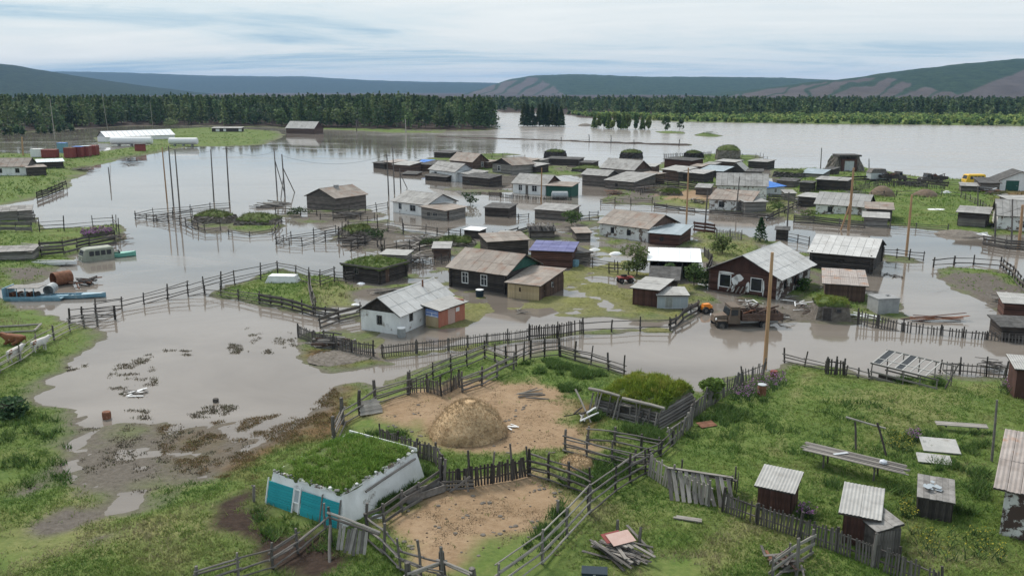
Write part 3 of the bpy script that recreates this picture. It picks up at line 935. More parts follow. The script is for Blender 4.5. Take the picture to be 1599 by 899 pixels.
def forest(name, label, poly, n, hmin, hmax, leaves, lsize, seed, round_share=.15, tint=(1, 1, 1), wf=.19):
    r = np.random.default_rng(seed)
    w = wpoly(poly); A = np.array(w)
    lo, hi = A.min(0), A.max(0)
    pts = []
    while len(pts) < n:
        q = r.uniform(lo, hi, (4000, 2))
        q = q[sdf(q[:, 0], q[:, 1], w) > 0]
        pts += [tuple(p) for p in q]
    pts = pts[:n]
    VV, FF, CC = [], [], []; off = 0
    for k, (x, y) in enumerate(pts):
        h = r.uniform(hmin, hmax) * (1.1 if r.random() < .06 else 1) * (.86 + .28 * float(fbm(np.array(x * .02), np.array(y * .02), 2, seed)))
        z0 = max(float(gh(x, y)), 0) - .2
        if r.random() < round_share: p, t = round_pts(h * .8, h * .3, leaves, r, .1)
        else: p, t = conifer_pts(h, h * wf * r.uniform(.8, 1.25), leaves, r, .06)
        p = p + np.array([x, y, z0])
        v, f = leaf_faces(p, lsize, seed=seed * 1000 + k)
        base = GREENS[r.integers(0, 4)] * np.array(tint) * r.uniform(.8, 1.25)
        c = base * r.uniform(.6, 1.45, (len(p), 1))
        tr = np.array([(x - .15, y, z0), (x + .15, y, z0), (x + .04, y, z0 + h * .95), (x - .04, y, z0 + h * .95)])
        VV += [v, tr]; FF += [f + off, np.array([[0, 1, 2, 3]]) + off + len(v)]; off += len(v) + 4
        CC += [np.repeat(c, 4, 0), np.full((4, 3), .06)]
    me = np_mesh(name, np.concatenate(VV), np.concatenate(FF), 'leaf', np.concatenate(CC))
    o = bpy.data.objects.new(name, me); col.objects.link(o)
    o['label'] = label; o['category'] = 'forest'; o['kind'] = 'stuff'
    return o


forest('forest', 'dense dark larch forest along the far shore behind the flood on the left',
       [(-260, 210), (0, 208), (100, 202.5), (210, 196), (330, 196.5), (450, 199), (600, 202.5), (700, 203.5), (768, 202.5), (775, 196), (752, 184), (640, 176), (300, 176), (-260, 182)],
       2700, 14.5, 17.5, 150, .85, 3, .35, (1.45, 1.45, 1.4), .26)
forest('forest', 'low dark larch forest across the river under the scree hills',
       [(740, 174), (880, 174.5), (920, 181), (1062, 186), (1200, 186), (1599, 187), (1800, 189), (1800, 168), (740, 165)],
       2300, 11, 14, 95, 1.15, 4, .35, (1.45, 1.45, 1.4), .30)
forest('willow_thicket', 'pale green willow thicket along the river bank below the far forest',
       [(880, 178), (925, 184), (1062, 190), (1200, 192.5), (1599, 197), (1800, 200), (1800, 187), (1400, 183), (1180, 182), (1060, 186), (920, 181)],
       2600, 2.6, 5.0, 60, .9, 5, 1.0, (3.7, 3.3, 2.5))
forest('willow_thicket', 'pale shrubs at the foot of the larch forest left of the flood',
       [(-60, 213), (20, 212), (120, 206), (115, 204), (0, 209), (-60, 210)], 24, 4, 7, 90, .7, 6, 1.0, (1.5, 1.5, 1.5))
bpy.data.objects['willow_thicket'].name = 'willow_thicket'


def tree(name, label, cat, base, h, w, kind, leaves=520, lsize=.5, tint=(1, 1, 1), group=None, seed=0, trunk=True):
    r = np.random.default_rng(seed)
    b = P(*base)
    T = Thing(name, label, cat, b, 0, group)
    if kind == 'conifer': p, t = conifer_pts(h, w, leaves, r, .10)
    elif kind == 'fir': p, t = conifer_pts(h, w, leaves, r, .04)
    else: p, t = round_pts(h, w, leaves, r, .12)
    v, f = leaf_faces(p, lsize, seed=seed + 5)
    c = GREENS[1 + seed % 3] * np.array(tint) * r.uniform(.55, 1.5, (len(p), 1))
    me = np_mesh('crown', v, f, 'leaf', np.repeat(c, 4, 0))
    o = bpy.data.objects.new('crown', me); col.objects.link(o); o.parent = T.o
    if trunk:
        m = MB().tube([(0, 0, -.5), (.03 * h * r.uniform(-1, 1), 0, h * .45), (0, 0, h * .93)], [h * .016 + .02, h * .011 + .01, .02], 7)
        for k in range(7):
            z = h * r.uniform(.25, .8); an = r.uniform(0, 6.28); q = w * .75
            m.tube([(0, 0, z), (q * math.cos(an) * .5, q * math.sin(an) * .5, z + q * .2), (q * math.cos(an), q * math.sin(an), z + q * .45)], [h * .007 + .01, .03, .01], 5)
        T.part('trunk', m, 'bark')
    return T


row1 = [(818, 197, 14, 2.4), (824, 197.3, 13, 2.2), (831, 197, 12.5, 2.0), (842, 197, 13.5, 2.3), (849, 197.4, 14.5, 2.4), (856, 197, 13, 2.2), (863, 197.4, 13.5, 2.4), (869, 197, 11.5, 1.9), (876, 197.5, 12, 2.3)]
for i, (x, y, h, w) in enumerate(row1):
    tree('larch_tree', ['leftmost dark larch in the flooded row standing in the river', 'second larch of the flooded river row', 'third larch of the flooded river row, before the gap',
                        'larch right after the gap in the flooded river row', 'tallest larch of the flooded river row', 'sixth larch of the flooded river row', 'seventh larch of the flooded river row',
                        'short thin larch near the right end of the flooded row', 'rightmost dark larch of the flooded river row'][i], 'tree', (x, y), h, w * 1.5, 'fir', 1000, .7, group='larches flooded by the river', seed=20 + i)
row2 = [(928, 200, 7.5, 2.2), (935, 200.5, 9, 2.3), (943, 201, 7.5, 2.2), (951, 201.5, 8.8, 2.3), (958, 202, 9.6, 2.4), (966, 202, 9.0, 2.2), (974, 202.2, 9.4, 2.4), (980, 202.2, 8.4, 2.1), (992, 202.2, 9.2, 2.2), (1003, 202.5, 7.6, 1.9), (1012, 202.5, 7.8, 1.8)]
for i, (x, y, h, w) in enumerate(row2):
    tree('willow_tree', 'leafy green willow standing in the river, number %s from the left of the flooded clump' % ['one', 'two', 'three', 'four', 'five', 'six', 'seven', 'eight', 'nine', 'ten', 'eleven'][i], 'tree', (x, y), h, w * 1.0, 'round' if i % 3 else 'fir', 1000, .55, (2.5, 2.35, 1.9), 'willows flooded by the river', 40 + i)
tree('willow_tree', 'round green willow on the small islet right of the flooded clump', 'tree', (1039, 204.5), 8.2, 2.6, 'round', 560, .5, (1.25, 1.3, 1.1), None, 61)
tree('birch_tree', 'dark tree with bare stems at the right end of the islet', 'tree', (1061, 203.5), 7.6, 2.6, 'round', 360, .5, (.9, 1, 1), None, 62)

# ---------------------------------------------------------------- buildings
def wall_frame(Mh, o, ang):
    return Mh @ Matrix.Translation(Vector(o)) @ Matrix.Rotation(ang, 4, 'Z')


def wall_cells(m, u0, u1, z0, z1, t, ops):
    us = sorted({u0, u1, *[o[0] for o in ops], *[o[0] + o[2] for o in ops]})
    zs = sorted({z0, z1, *[o[1] for o in ops], *[o[1] + o[3] for o in ops]})
    us = [u for u in us if u0 <= u <= u1]; zs = [z for z in zs if z0 <= z <= z1]
    for a, b in zip(us, us[1:]):
        for c, d in zip(zs, zs[1:]):
            mu, mz = (a + b) / 2, (c + d) / 2
            if any(o[0] < mu < o[0] + o[2] and o[1] < mz < o[1] + o[3] for o in ops): continue
            m.box(a, b, 0, t, c, d)


def window(T, WF, u, z, w, h, kind='window', trim='paint_white', t=.14, pref=''):
    if kind in ('window', 'ruin'):
        f = .075
        m = MB()
        m.box(u - f, u, -.035, t * .8, z - f, z + h + f); m.box(u + w, u + w + f, -.035, t * .8, z - f, z + h + f)
        m.box(u, u + w, -.034, t * .8, z + h, z + h + f); m.box(u, u + w, -.05, t * .8, z - f, z)
        if kind == 'window':
            m.box(u + w / 2 - .02, u + w / 2 + .02, .01, .05, z, z + h)
            m.box(u, u + w / 2 - .02, .012, .048, z + h * .62, z + h * .62 + .035); m.box(u + w / 2 + .02, u + w, .012, .048, z + h * .62, z + h * .62 + .035)
        o = T.part(pref + 'window', m, trim, WF)
        T.part('pane', MB().box(u, u + w, .06, .08, z, z + h), 'glass', WF, o)
    elif kind == 'door':
        o = T.part(pref + 'door', MB().box(u + .01, u + w - .01, .03, .08, z, z + h - .01), trim, WF)
        T.part('handle', MB().box(u + w * .82, u + w * .88, -.01, .03, z + h * .45, z + h * .52), 'metal_grey', WF, o)
    elif kind == 'hole':
        T.part(pref + 'opening', MB().box(u, u + w, t + .02, t + .04, z, z + h), 'wood_dark', WF)


def roof_slope(T, Mh, a, b, c, d, mat, cols=None, rows=None, jit=.012, name='roof_sheet', deck='wood_dark', miss=0.0, th=.03, rs=random, corr=0):
    a, b, c, d = map(Vector, (a, b, c, d))
    n = (b - a).cross(d - a).normalized()
    if n.z < 0: n = -n
    T.part('roof_deck', MB().hexa([a - n * .07, b - n * .07, c - n * .07, d - n * .07], [a - n * .012, b - n * .012, c - n * .012, d - n * .012]), deck, Mh)
    lu, lv = (b - a).length, (d - a).length
    cols = cols or max(1, round(lu / 1.15)); rows = rows or max(1, round(lv / 1.9))

    def q(u, v): return (a * (1 - u) + b * u) * (1 - v) + (d * (1 - u) + c * u) * v
    for i in range(cols):
        for j in range(rows):
            if rs.random() < miss: continue
            u0, u1 = i / cols + .002, (i + 1) / cols - .002
            v0, v1 = j / rows - (.03 if j else 0), (j + 1) / rows
            k = rs.uniform(0, jit); tl = rs.uniform(-.25, .25) * jit; ov = .02 if j else 0
            dv = rs.uniform(-.03, .03) * (1 if j == 0 else 0) / max(lv, 1)
            p = [q(u0, v0 + dv) + n * (k + ov), q(u1, v0 + dv) + n * (k + ov + tl), q(u1, v1) + n * (k + tl), q(u0, v1) + n * k]
            if corr:
                m = MB(); kk = int((u1 - u0) * lu / corr * 4)
                for q_ in range(kk + 1):
                    w_ = q_ / kk; up = n * (.014 * math.sin(q_ * math.pi / 2))
                    m.v += [p[0].lerp(p[1], w_) + up, p[3].lerp(p[2], w_) + up, p[0].lerp(p[1], w_) + up + n * .012, p[3].lerp(p[2], w_) + up + n * .012]
                for q_ in range(kk):
                    o_ = q_ * 4
                    m.f += [(o_, o_ + 1, o_ + 5, o_ + 4), (o_ + 2, o_ + 6, o_ + 7, o_ + 3), (o_, o_ + 4, o_ + 6, o_ + 2), (o_ + 1, o_ + 3, o_ + 7, o_ + 5)]
                m.f += [(0, 2, 3, 1), (kk * 4, kk * 4 + 1, kk * 4 + 3, kk * 4 + 2)]
                T.part(name, m, mat, Mh, uv=[(0, 0)] * len(m.v)); continue
            m = MB().hexa(p, [x + n * th for x in p])
            uv = [(u0 * lu, v0 * lv), (u1 * lu, v0 * lv), (u1 * lu, v1 * lv), (u0 * lu, v1 * lv)] * 2
            T.part(name, m, mat, Mh, uv=uv)


def log_wall(T, WF, L, h, r, ops, mat, half):
    d = r * 1.75; n = int(h / d) + 1
    for k in range(-1, n):
        z = (k + (.5 if half else 0)) * d + r * .6
        if z > h - r * .3: break
        segs = [(-.18, L + .18)]
        for u, oz, w, oh, *_ in ops:
            if oz - r * .6 < z < oz + oh + r * .6:
                new = []
                for s0, s1 in segs:
                    if u > s0: new.append((s0, min(s1, u)))
                    if u + w < s1: new.append((max(s0, u + w), s1))
                segs = [s for s in new if s[1] - s[0] > .15]
        for s0, s1 in segs:
            T.unit('log', umesh('log', mat), WF @ Matrix.Translation(((s0 + s1) / 2, r * .9, z)) @ Matrix.Diagonal((s1 - s0, r * 2 * .98, r * 2, 1)))


def plank_wall(T, WF, L, h, ops, mat, pw=.17, ragged=.0, horizontal=False):
    if horizontal:
        n = max(1, round(h / pw))
        for k in range(n):
            z = (k + .5) * h / n
            segs = [(0, L)]
            for u, oz, w, oh, *_ in ops:
                if oz < z < oz + oh:
                    segs = [s for s in [(segs[0][0], u), (u + w, segs[-1][1])] if s[1] - s[0] > .05]
            for a, b in segs:
                T.unit('plank', umesh('plank', mat), WF @ Matrix.Translation(((a + b) / 2, random.uniform(-.012, .006), z)) @ Matrix.Diagonal((b - a, .03, h / n * .97, 1)))
        return
    n = max(1, round(L / pw))
    for k in range(n):
        u = (k + .5) * L / n
        segs = [(0, h)]
        for ou, oz, w, oh, *_ in ops:
            if ou < u < ou + w:
                segs = [s for s in [(0, oz), (oz + oh, h)] if s[1] - s[0] > .05]
        for a, b in segs:
            b2 = b + random.uniform(-ragged, ragged)
            T.unit('plank', umesh('plank', mat), WF @ Matrix.Translation((u, random.uniform(-.012, .006), (a + b2) / 2)) @ Matrix.Rotation(math.pi / 2, 4, 'Y') @ Matrix.Diagonal((b2 - a, .03, L / n * .95, 1)))


def frame_from(B, C, A=None, E=None, W=None, L=None, z=None):
    b, c = P(*B), P(*C)
    zz = min(b.z, c.z) - .05 if z is None else z
    b = Vector((b.x, b.y, zz)); c = Vector((c.x, c.y, zz))
    x = (c - b); x.z = 0
    LL = L or x.length; ang = math.atan2(x.y, x.x); x.normalize()
    yv = Vector((-x.y, x.x, 0))
    if W is None:
        W = abs((P(*A) - b).dot(yv)) if A else abs((P(*E) - c).dot(yv))
    return b, ang, LL, W


def house(name, label, B, C, A=None, E=None, W=None, L=None, h=2.2, rise=1.4, roof='gable_x', rmat='roof_slate', over=.35, wall='whitewash', walls=None, style='plain', gable='wood_mid',
          ops=(), group=None, cat='house', into=None, pref='', h2=None, t=.14, deck='wood_dark', cols=None, rows=None, miss=0.0, logr=.11, pw=.17, jit=.012, chimney=None, foot=.5, z=None, open_front=False, over_g=None, corr=0):
    b, ang, L, W = frame_from(B, C, A, E, W, L, z)
    if into is None:
        T = Thing(name, label, cat, b, ang, group)
    else:
        T = into
    Mh = Matrix.Translation(b) @ Matrix.Rotation(ang, 4, 'Z')
    walls = walls or {}
    og = over if over_g is None else over_g
    WF = {'front': (wall_frame(Mh, (0, 0, 0), 0), L), 'left': (wall_frame(Mh, (0, W, 0), -math.pi / 2), W),
          'right': (wall_frame(Mh, (L, 0, 0), math.pi / 2), W), 'back': (wall_frame(Mh, (L, W, 0), math.pi), L)}
    hlow = h if h2 is None else min(h, h2)
    for side, (wf, ln) in WF.items():
        so = [(o[1], o[2], o[3], o[4]) for o in ops if o[0] == side]
        mat = walls.get(side, wall)
        st = style if isinstance(style, str) else style.get(side, 'plain')
        if side == 'front' and open_front:
            for k in range(4):
                u = .05 + k * (L - .1) / 3
                T.unit('post', umesh('pole', 'wood_mid'), wf @ along((u, .06, -foot), (u, .06, hlow), .13, .13))
            continue
        if st == 'log':
            log_wall(T, wf, ln, hlow, logr, so, mat, side in ('left', 'right'))
        else:
            m = MB()
            if side in ('front', 'back'): wall_cells(m, 0, ln, -foot, hlow, t, so)
            else: wall_cells(m, t, ln - t, -foot, hlow, t, so)
            T.part(pref + 'wall', m, (mat + '_courses' if mat + '_courses' in MT and b.y > 60 else mat) if st == 'plain' else 'wood_dark', wf)
            if st == 'plank': plank_wall(T, wf @ Matrix.Translation((0, -.03, 0)), ln, hlow, so, mat, pw)
            if st == 'hplank': plank_wall(T, wf @ Matrix.Translation((0, -.03, 0)), ln, hlow, so, mat, pw, horizontal=True)
        for o in ops:
            if o[0] == side:
                window(T, wf, o[1], o[2], o[3], o[4], o[5] if len(o) > 5 else 'window', o[6] if len(o) > 6 else 'paint_white', t, pref)
    tg = t
    if roof == 'gable_x':
        s_ = rise / (W / 2)
        for side in ('left', 'right'):
            wf, ln = WF[side]
            gm = gable if isinstance(gable, str) else gable[side]
            T.part(pref + 'gable', MB().prism([(.01, h), (W - .01, h), (W / 2, h + rise - .012)], .004, tg), gm, wf)
        e = over
        roof_slope(T, Mh, (-og, -e, h - e * s_), (L + og, -e, h - e * s_), (L + og, W / 2, h + rise), (-og, W / 2, h + rise), rmat, cols, rows, jit, pref + 'roof_sheet', deck, miss, corr=corr)
        roof_slope(T, Mh, (L + og, W + e, h - e * s_), (-og, W + e, h - e * s_), (-og, W / 2, h + rise), (L + og, W / 2, h + rise), rmat, cols, rows, jit, pref + 'roof_sheet', deck, miss, corr=corr)
        T.part('ridge_cap', MB().prism([(-.14, -.06), (0, .045), (.14, -.06), (0, .02)], 0, L + 2 * og), rmat, Mh @ Matrix.Translation((-og, W / 2, h + rise + .04)) @ Matrix.Rotation(-math.pi / 2, 4, 'Z') , uv=[(0, 0)] * 8)
    elif roof == 'gable_y':
        s_ = rise / (L / 2)
        for side in ('front', 'back'):
            wf, ln = WF[side]
            T.part(pref + 'gable', MB().prism([(.01, h), (L - .01, h), (L / 2, h + rise - .012)], .004, tg), gable, wf)
        e = over
        roof_slope(T, Mh, (-e, W + og, h - e * s_), (-e, -og, h - e * s_), (L / 2, -og, h + rise), (L / 2, W + og, h + rise), rmat, cols, rows, jit, pref + 'roof_sheet', deck, miss, corr=corr)
        roof_slope(T, Mh, (L + e, -og, h - e * s_), (L + e, W + og, h - e * s_), (L / 2, W + og, h + rise), (L / 2, -og, h + rise), rmat, cols, rows, jit, pref + 'roof_sheet', deck, miss, corr=corr)
    elif roof in ('shed_y', 'shed_x'):
        hh = h2 if h2 is not None else h
        if roof == 'shed_y':
            zf = lambda x, y: h + (hh - h) * y / W
            hs = {'front': (h, h), 'back': (hh, hh), 'left': (hh, h), 'right': (h, hh)}
        else:
            zf = lambda x, y: h + (hh - h) * x / L
            hs = {'front': (h, hh), 'back': (hh, h), 'left': (h, h), 'right': (hh, hh)}
        for side, (wf, ln) in WF.items():
            za, zb = hs[side]
            if max(za, zb) - hlow > .02 and not (side == 'front' and open_front):
                poly = [(.01, hlow), (ln - .01, hlow)]
                if zb > hlow + .01: poly.append((ln - .01, zb - .012))
                if za > hlow + .01: poly.append((.01, za - .012))
                gm = gable if isinstance(gable, str) else gable.get(side, wall)
                T.part(pref + 'wall_top', MB().prism(poly, .004, tg), gm, wf)
        e = over
        roof_slope(T, Mh, *[(x, y, zf(x, y) + .02) for x, y in ((-og, -e), (L + og, -e), (L + og, W + e), (-og, W + e))], rmat, cols, rows, jit, pref + 'roof_sheet', deck, miss, corr=corr)
    if chimney:
        cx_, cy_, ch = chimney
        T.part('chimney', MB().box(cx_ - .22, cx_ + .22, cy_ - .22, cy_ + .22, h, ch - .1).box(cx_ - .28, cx_ + .28, cy_ - .28, cy_ + .28, ch - .1, ch), 'concrete', Mh)
    T.Mh, T.WF, T.L, T.W, T.h = Mh, WF, L, W, h
    return T


# grass blades as one mesh part
def blade_mesh(pts, hmin, hmax, seed, blades=4, width=.035, tint=(1, 1, 1), spread=.10, cols=None, lean=.6):
    r = np.random.default_rng(seed)
    n = len(pts)
    c = np.repeat(pts, blades, 0) + np.concatenate([r.normal(0, spread, (n * blades, 2)), np.zeros((n * blades, 1))], 1)
    h = r.uniform(hmin, hmax, n * blades)
    an = r.uniform(0, 2 * math.pi, n * blades); w = width * r.uniform(.6, 1.5, n * blades)
    dx, dy = np.cos(an) * w, np.sin(an) * w
    le = r.normal(0, lean, (n * blades, 2)) * h[:, None]
    v = np.empty((n * blades, 3, 3))
    v[:, 0] = c + np.stack([dx, dy, np.full_like(dx, -.02)], 1)
    v[:, 1] = c + np.stack([-dx, -dy, np.full_like(dx, -.02)], 1)
    v[:, 2] = c + np.stack([le[:, 0], le[:, 1], h], 1)
    pal = np.array([(.065, .120, .020), (.092, .155, .027), (.122, .180, .038), (.15, .19, .05), (.17, .18, .07)])
    if cols is None:
        tone = pal[np.clip((fbm(pts[:, 0] * .55, pts[:, 1] * .55, 3, seed) * 6.5 - 1 + r.normal(0, .8, n)).astype(int), 0, 4)] * np.array(tint)
    else:
        tone = cols
    cc = np.repeat(np.repeat(tone, blades, 0) * r.uniform(.7, 1.35, (n * blades, 1)), 3, 0)
    return v.reshape(-1, 3), np.arange(n * blades * 3).reshape(-1, 3), cc


def sod_roof(T, Mh, q, bulge, edge, n=22, name='sod', grass=1400, gh_=(.08, .2), tint=(1, 1, 1), seed=1, mat='sod'):
    """earth slab with turf on top over the four corners q (frame Mh)"""
    a, b, c, d = map(Vector, q)
    top = []; m = MB()
    for j in range(n + 1):
        for i in range(n + 1):
            u, v_ = i / n, j / n
            p = (a * (1 - u) + b * u) * (1 - v_) + (d * (1 - u) + c * u) * v_
            k = min(u, 1 - u, v_, 1 - v_) * 2
            zz = edge * min(1, k * 5 + .35) + bulge * math.sin(math.pi * u) ** .7 * math.sin(math.pi * v_) ** .7 + .22 * (float(fbm(np.array(p.x * 1.6 + seed), np.array(p.y * 1.6), 3, seed)) - .5)
            rag = .42 * (float(fbm(np.array(p.x * 2.7 + 9), np.array(p.y * 2.7 + seed), 2, seed)) - .5) if k == 0 else 0
            m.v.append(Vector((p.x + rag, p.y + rag, p.z + zz)))
    for j in range(n):
        for i in range(n):
            k = j * (n + 1) + i
            m.f.append((k, k + 1, k + n + 2, k + n + 1))
    # skirt
    ring = [i for i in range(n + 1)] + [j * (n + 1) + n for j in range(1, n + 1)] + [n * (n + 1) + i for i in range(n - 1, -1, -1)] + [j * (n + 1) for j in range(n - 1, 0, -1)]
    o = len(m.v)
    for k in ring: m.v.append(m.v[k] - Vector((0, 0, edge * .5 + .12)))
    for k in range(len(ring)):
        k2 = (k + 1) % len(ring)
        m.f.append((ring[k2], ring[k], o + k, o + k2))
    m.f.append(tuple(o + k for k in range(len(ring))))
    so = T.part(name, m, mat, Mh, smooth=False)
    if grass:
        r = np.random.default_rng(seed)
        ij = r.uniform(0, n - .001, (grass, 2)); i0 = ij.astype(int)
        V = np.array([tuple(p) for p in m.v])
        k = i0[:, 1] * (n + 1) + i0[:, 0]; fu = (ij - i0)[:, :1]; fv = (ij - i0)[:, 1:]
        pts = (V[k] * (1 - fu) + V[k + 1] * fu) * (1 - fv) + (V[k + n + 1] * (1 - fu) + V[k + n + 2] * fu) * fv
        bald = fbm(pts[:, 0] * 1.1, pts[:, 1] * 1.1, 3, seed + 40)
        pts = pts[bald > .36]
        v, f, c = blade_mesh(pts, gh_[0], gh_[1], seed, 4, .026, tint, .06, lean=.9)
        wd = pts[r.random(len(pts)) < .06]
        v2, f2, c2 = blade_mesh(wd, gh_[1], gh_[1] * 2.2, seed + 1, 5, .03, tint, .07, lean=.35)
        f = np.concatenate([f, f2 + len(v)]); v = np.concatenate([v, v2]); c = np.concatenate([c, c2])
        rel = np.array(T.inv @ Mh)
        v = v @ rel[:3, :3].T + rel[:3, 3]
        o2 = bpy.data.objects.new('turf_grass', np_mesh('turf_grass', v, f, 'grass', c)); col.objects.link(o2); o2.parent = T.o; o2['kind'] = 'stuff'
    return so


MT['sod'] = surf('sod', (.06, .09, .024), (.125, .16, .045), 3, .95, (1, 1, 1), 0, bump=.8, stain=(.10, .085, .05), stain_scale=1.1, stain_lo=.52, stain_hi=.66)


def sod_hut(name, label, B, C, A=None, E=None, W=None, h=1.6, inset=.3, bulge=.35, wall='earth_wall', logs=None, ops=(), group=None, cat='hut', grass=700, tint=(1, 1, 1), seed=1, edge=.2, gh_=(.08, .2), slope_back=0.0, rag=.08):
    b, ang, L, W = frame_from(B, C, A, E, W)
    T = Thing(name, label, cat, b, ang, group)
    Mh = T.M
    i = inset
    lo = [(0, 0, -.5), (L, 0, -.5), (L, W, -.5), (0, W, -.5)]
    hi = [(i, i, h), (L - i, i, h), (L - i, W - i, h + slope_back), (i, W - i, h + slope_back)]
    # ragged earth or log walls: subdivided sides with unevenness
    m = MB(); n = max(6, min(16, int(max(L, W) * 2.2)))
    for k in range(4):
        a0, b0, a1, b1 = map(Vector, (lo[k], lo[(k + 1) % 4], hi[k], hi[(k + 1) % 4]))
        out = (b0 - a0).cross(Vector((0, 0, 1))).normalized()
        o = len(m.v); nz = 6
        for r_ in range(nz + 1):
            for c_ in range(n + 1):
                u, v_ = c_ / n, r_ / nz
                p = (a0 * (1 - u) + b0 * u) * (1 - v_) + (a1 * (1 - u) + b1 * u) * v_
                if 0 < c_ < n: p = p + out * random.uniform(-rag * .7, rag * 1.2)
                m.v.append(p)
        for r_ in range(nz):
            for c_ in range(n):
                q = o + r_ * (n + 1) + c_
                m.f.append((q, q + 1, q + n + 2, q + n + 1))
    T.part('wall', m, wall)
    WFs = {'front': (wall_frame(Mh, (0, 0, 0), 0), L), 'left': (wall_frame(Mh, (0, W, 0), -math.pi / 2), W), 'right': (wall_frame(Mh, (L, 0, 0), math.pi / 2), W)}
    if logs:
        for side, (wf, ln) in WFs.items():
            k = 0; z = .06
            while z < h - .05:
                ins = i * z / h
                T.unit('log', umesh('pole', logs), wf @ along((ins - .1, ins - .02, z), (ln - ins + .1, ins - .02 + random.uniform(-.02, .02), z + random.uniform(-.03, .03)), .2, .2))
                z += .185
    for o in ops:
        wf, ln = WFs[o[0]]
        ins = i * (o[2] + o[4] / 2) / h
        w2 = wf @ Matrix.Translation((0, ins - .13, 0))
        fm = o[6] if len(o) > 6 else 'wood_mid'
        u, z, w, hh = o[1:5]
        f = T.part(o[5], MB().box(u - .08, u, -.06, .1, z, z + hh + .08).box(u + w, u + w + .08, -.06, .1, z, z + hh + .08).box(u, u + w, -.06, .1, z + hh, z + hh + .08).box(u, u + w, -.062, .1, z - .04, z), fm, w2)
        T.part('pane' if o[5] == 'window' else 'door_leaf', MB().box(u, u + w, -.01, .03, z, z + hh), o[7] if len(o) > 7 else 'wood_dark', w2, f)
    jj = lambda: random.uniform(-rag * 2.2, rag) if rag > .1 else 0
    sod_roof(T, Mh, [(hi[k][0] + (-.18 - jj() if k in (0, 3) else .18 + jj()), hi[k][1] + (-.18 - jj() if k in (0, 1) else .18 + jj()), hi[k][2] - .02 + jj() * .4) for k in range(4)], bulge, edge, grass=grass, tint=tint, seed=seed, gh_=gh_)
    T.Mh, T.WF, T.L, T.W, T.h = Mh, WFs, L, W, h
    return T


# ---------------------------------------------------------------- fences
def poly_walk(pts, step):
    w = [P(*p) for p in pts]
    out = []
    for a, b in zip(w, w[1:]):
        n = max(1, round((b - a).length / step))
        for k in range(n): out.append(a.lerp(b, k / n))
    out.append(w[-1])
    for p in out: p.z = max(float(gh(p.x, p.y)), -.6)
    return out


def fence(label, pts, kind='rail', h=1.3, step=2.4, rails=4, mat='wood_grey', pmat=None, pw=.11, gap=.2, lean=.04, group=None, th=.09, post=.14, miss=.06, plank=False, name='rail_fence', drop=.06, hpost=None, tall=.0):
    ps = poly_walk(pts, step)
    T = Thing('picket_fence' if kind == 'picket' and name == 'rail_fence' else name, label, 'fence', ps[0], 0, group)
    pmat = pmat or mat
    tops = []
    for i, p in enumerate(ps):
        l = Vector((random.uniform(-lean, lean), random.uniform(-lean, lean), 0)) * h * 1.6
        hp = (hpost or h + .15) * random.uniform(.9, 1.12) + (random.uniform(0, tall))
        beam(T, 'post', p - Vector((0, 0, .4)), p + l * (hp / h) + Vector((0, 0, hp)), post * random.uniform(.8, 1.2), None, pmat)
        tops.append(l / h)
    npk = 0
    for i in range(len(ps) - 1):
        a, b = ps[i], ps[i + 1]
        d = (b - a); d.z = 0
        side = Vector((-d.y, d.x, 0)).normalized()
        if d.length < .05: continue
        rl = rails if kind != 'picket' else 2
        for k in range(rl):
            if random.random() < miss and kind != 'picket': continue
            z = h * ((k + .7) / rl) if kind != 'picket' else h * (.28 + .5 * k)
            j = lambda: Vector((0, 0, random.uniform(-drop, drop)))
            za, zb = a + Vector((0, 0, z)) + tops[i] * z + j(), b + Vector((0, 0, z)) + tops[i + 1] * z + j()
            e = d.normalized() * .14
            off = side * (post * .5 + th * .35) * (1 if k % 2 or kind == 'picket' else -1)
            if plank: beam(T, 'rail', za - e + off, zb + e + off, .03, h / rl * .72, mat, 'plank')
            else: beam(T, 'rail', za - e + off, zb + e + off, th * random.uniform(.75, 1.2), None, mat)
        if kind == 'picket':
            n = max(1, round(d.length / gap))
            for k in range(n):
                npk += 1
                if npk > 290: break
                if random.random() < miss: continue
                u = (k + .5) / n
                p = a.lerp(b, u) - side * post * .55
                hh = h * random.uniform(.9, 1.08)
                l = d.normalized() * random.uniform(-lean, lean) * h * 1.2 + (tops[i] * (1 - u) + tops[i + 1] * u) * h
                beam(T, 'picket', p + Vector((0, 0, .04)), p + l + Vector((0, 0, hh)), .035, pw * random.uniform(.8, 1.15), mat, 'plank', roll=math.atan2(d.y, d.x) + (0 if True else 0)) if False else \
                    T.unit('picket', umesh('plank', mat), picket_M(p + Vector((0, 0, .04)), p + l + Vector((0, 0, hh)), d, pw * random.uniform(.8, 1.15)))
    return T


def picket_M(a, b, d, w):
    z = (b - a); L = z.length; z.normalize()
    y = d.normalized(); y = (y - z * y.dot(z)).normalized(); x = y.cross(z)
    M = Matrix((z, x, y)).transposed().to_4x4()
    M.translation = (a + b) / 2
    return M @ Matrix.Diagonal((L, .03, w, 1))


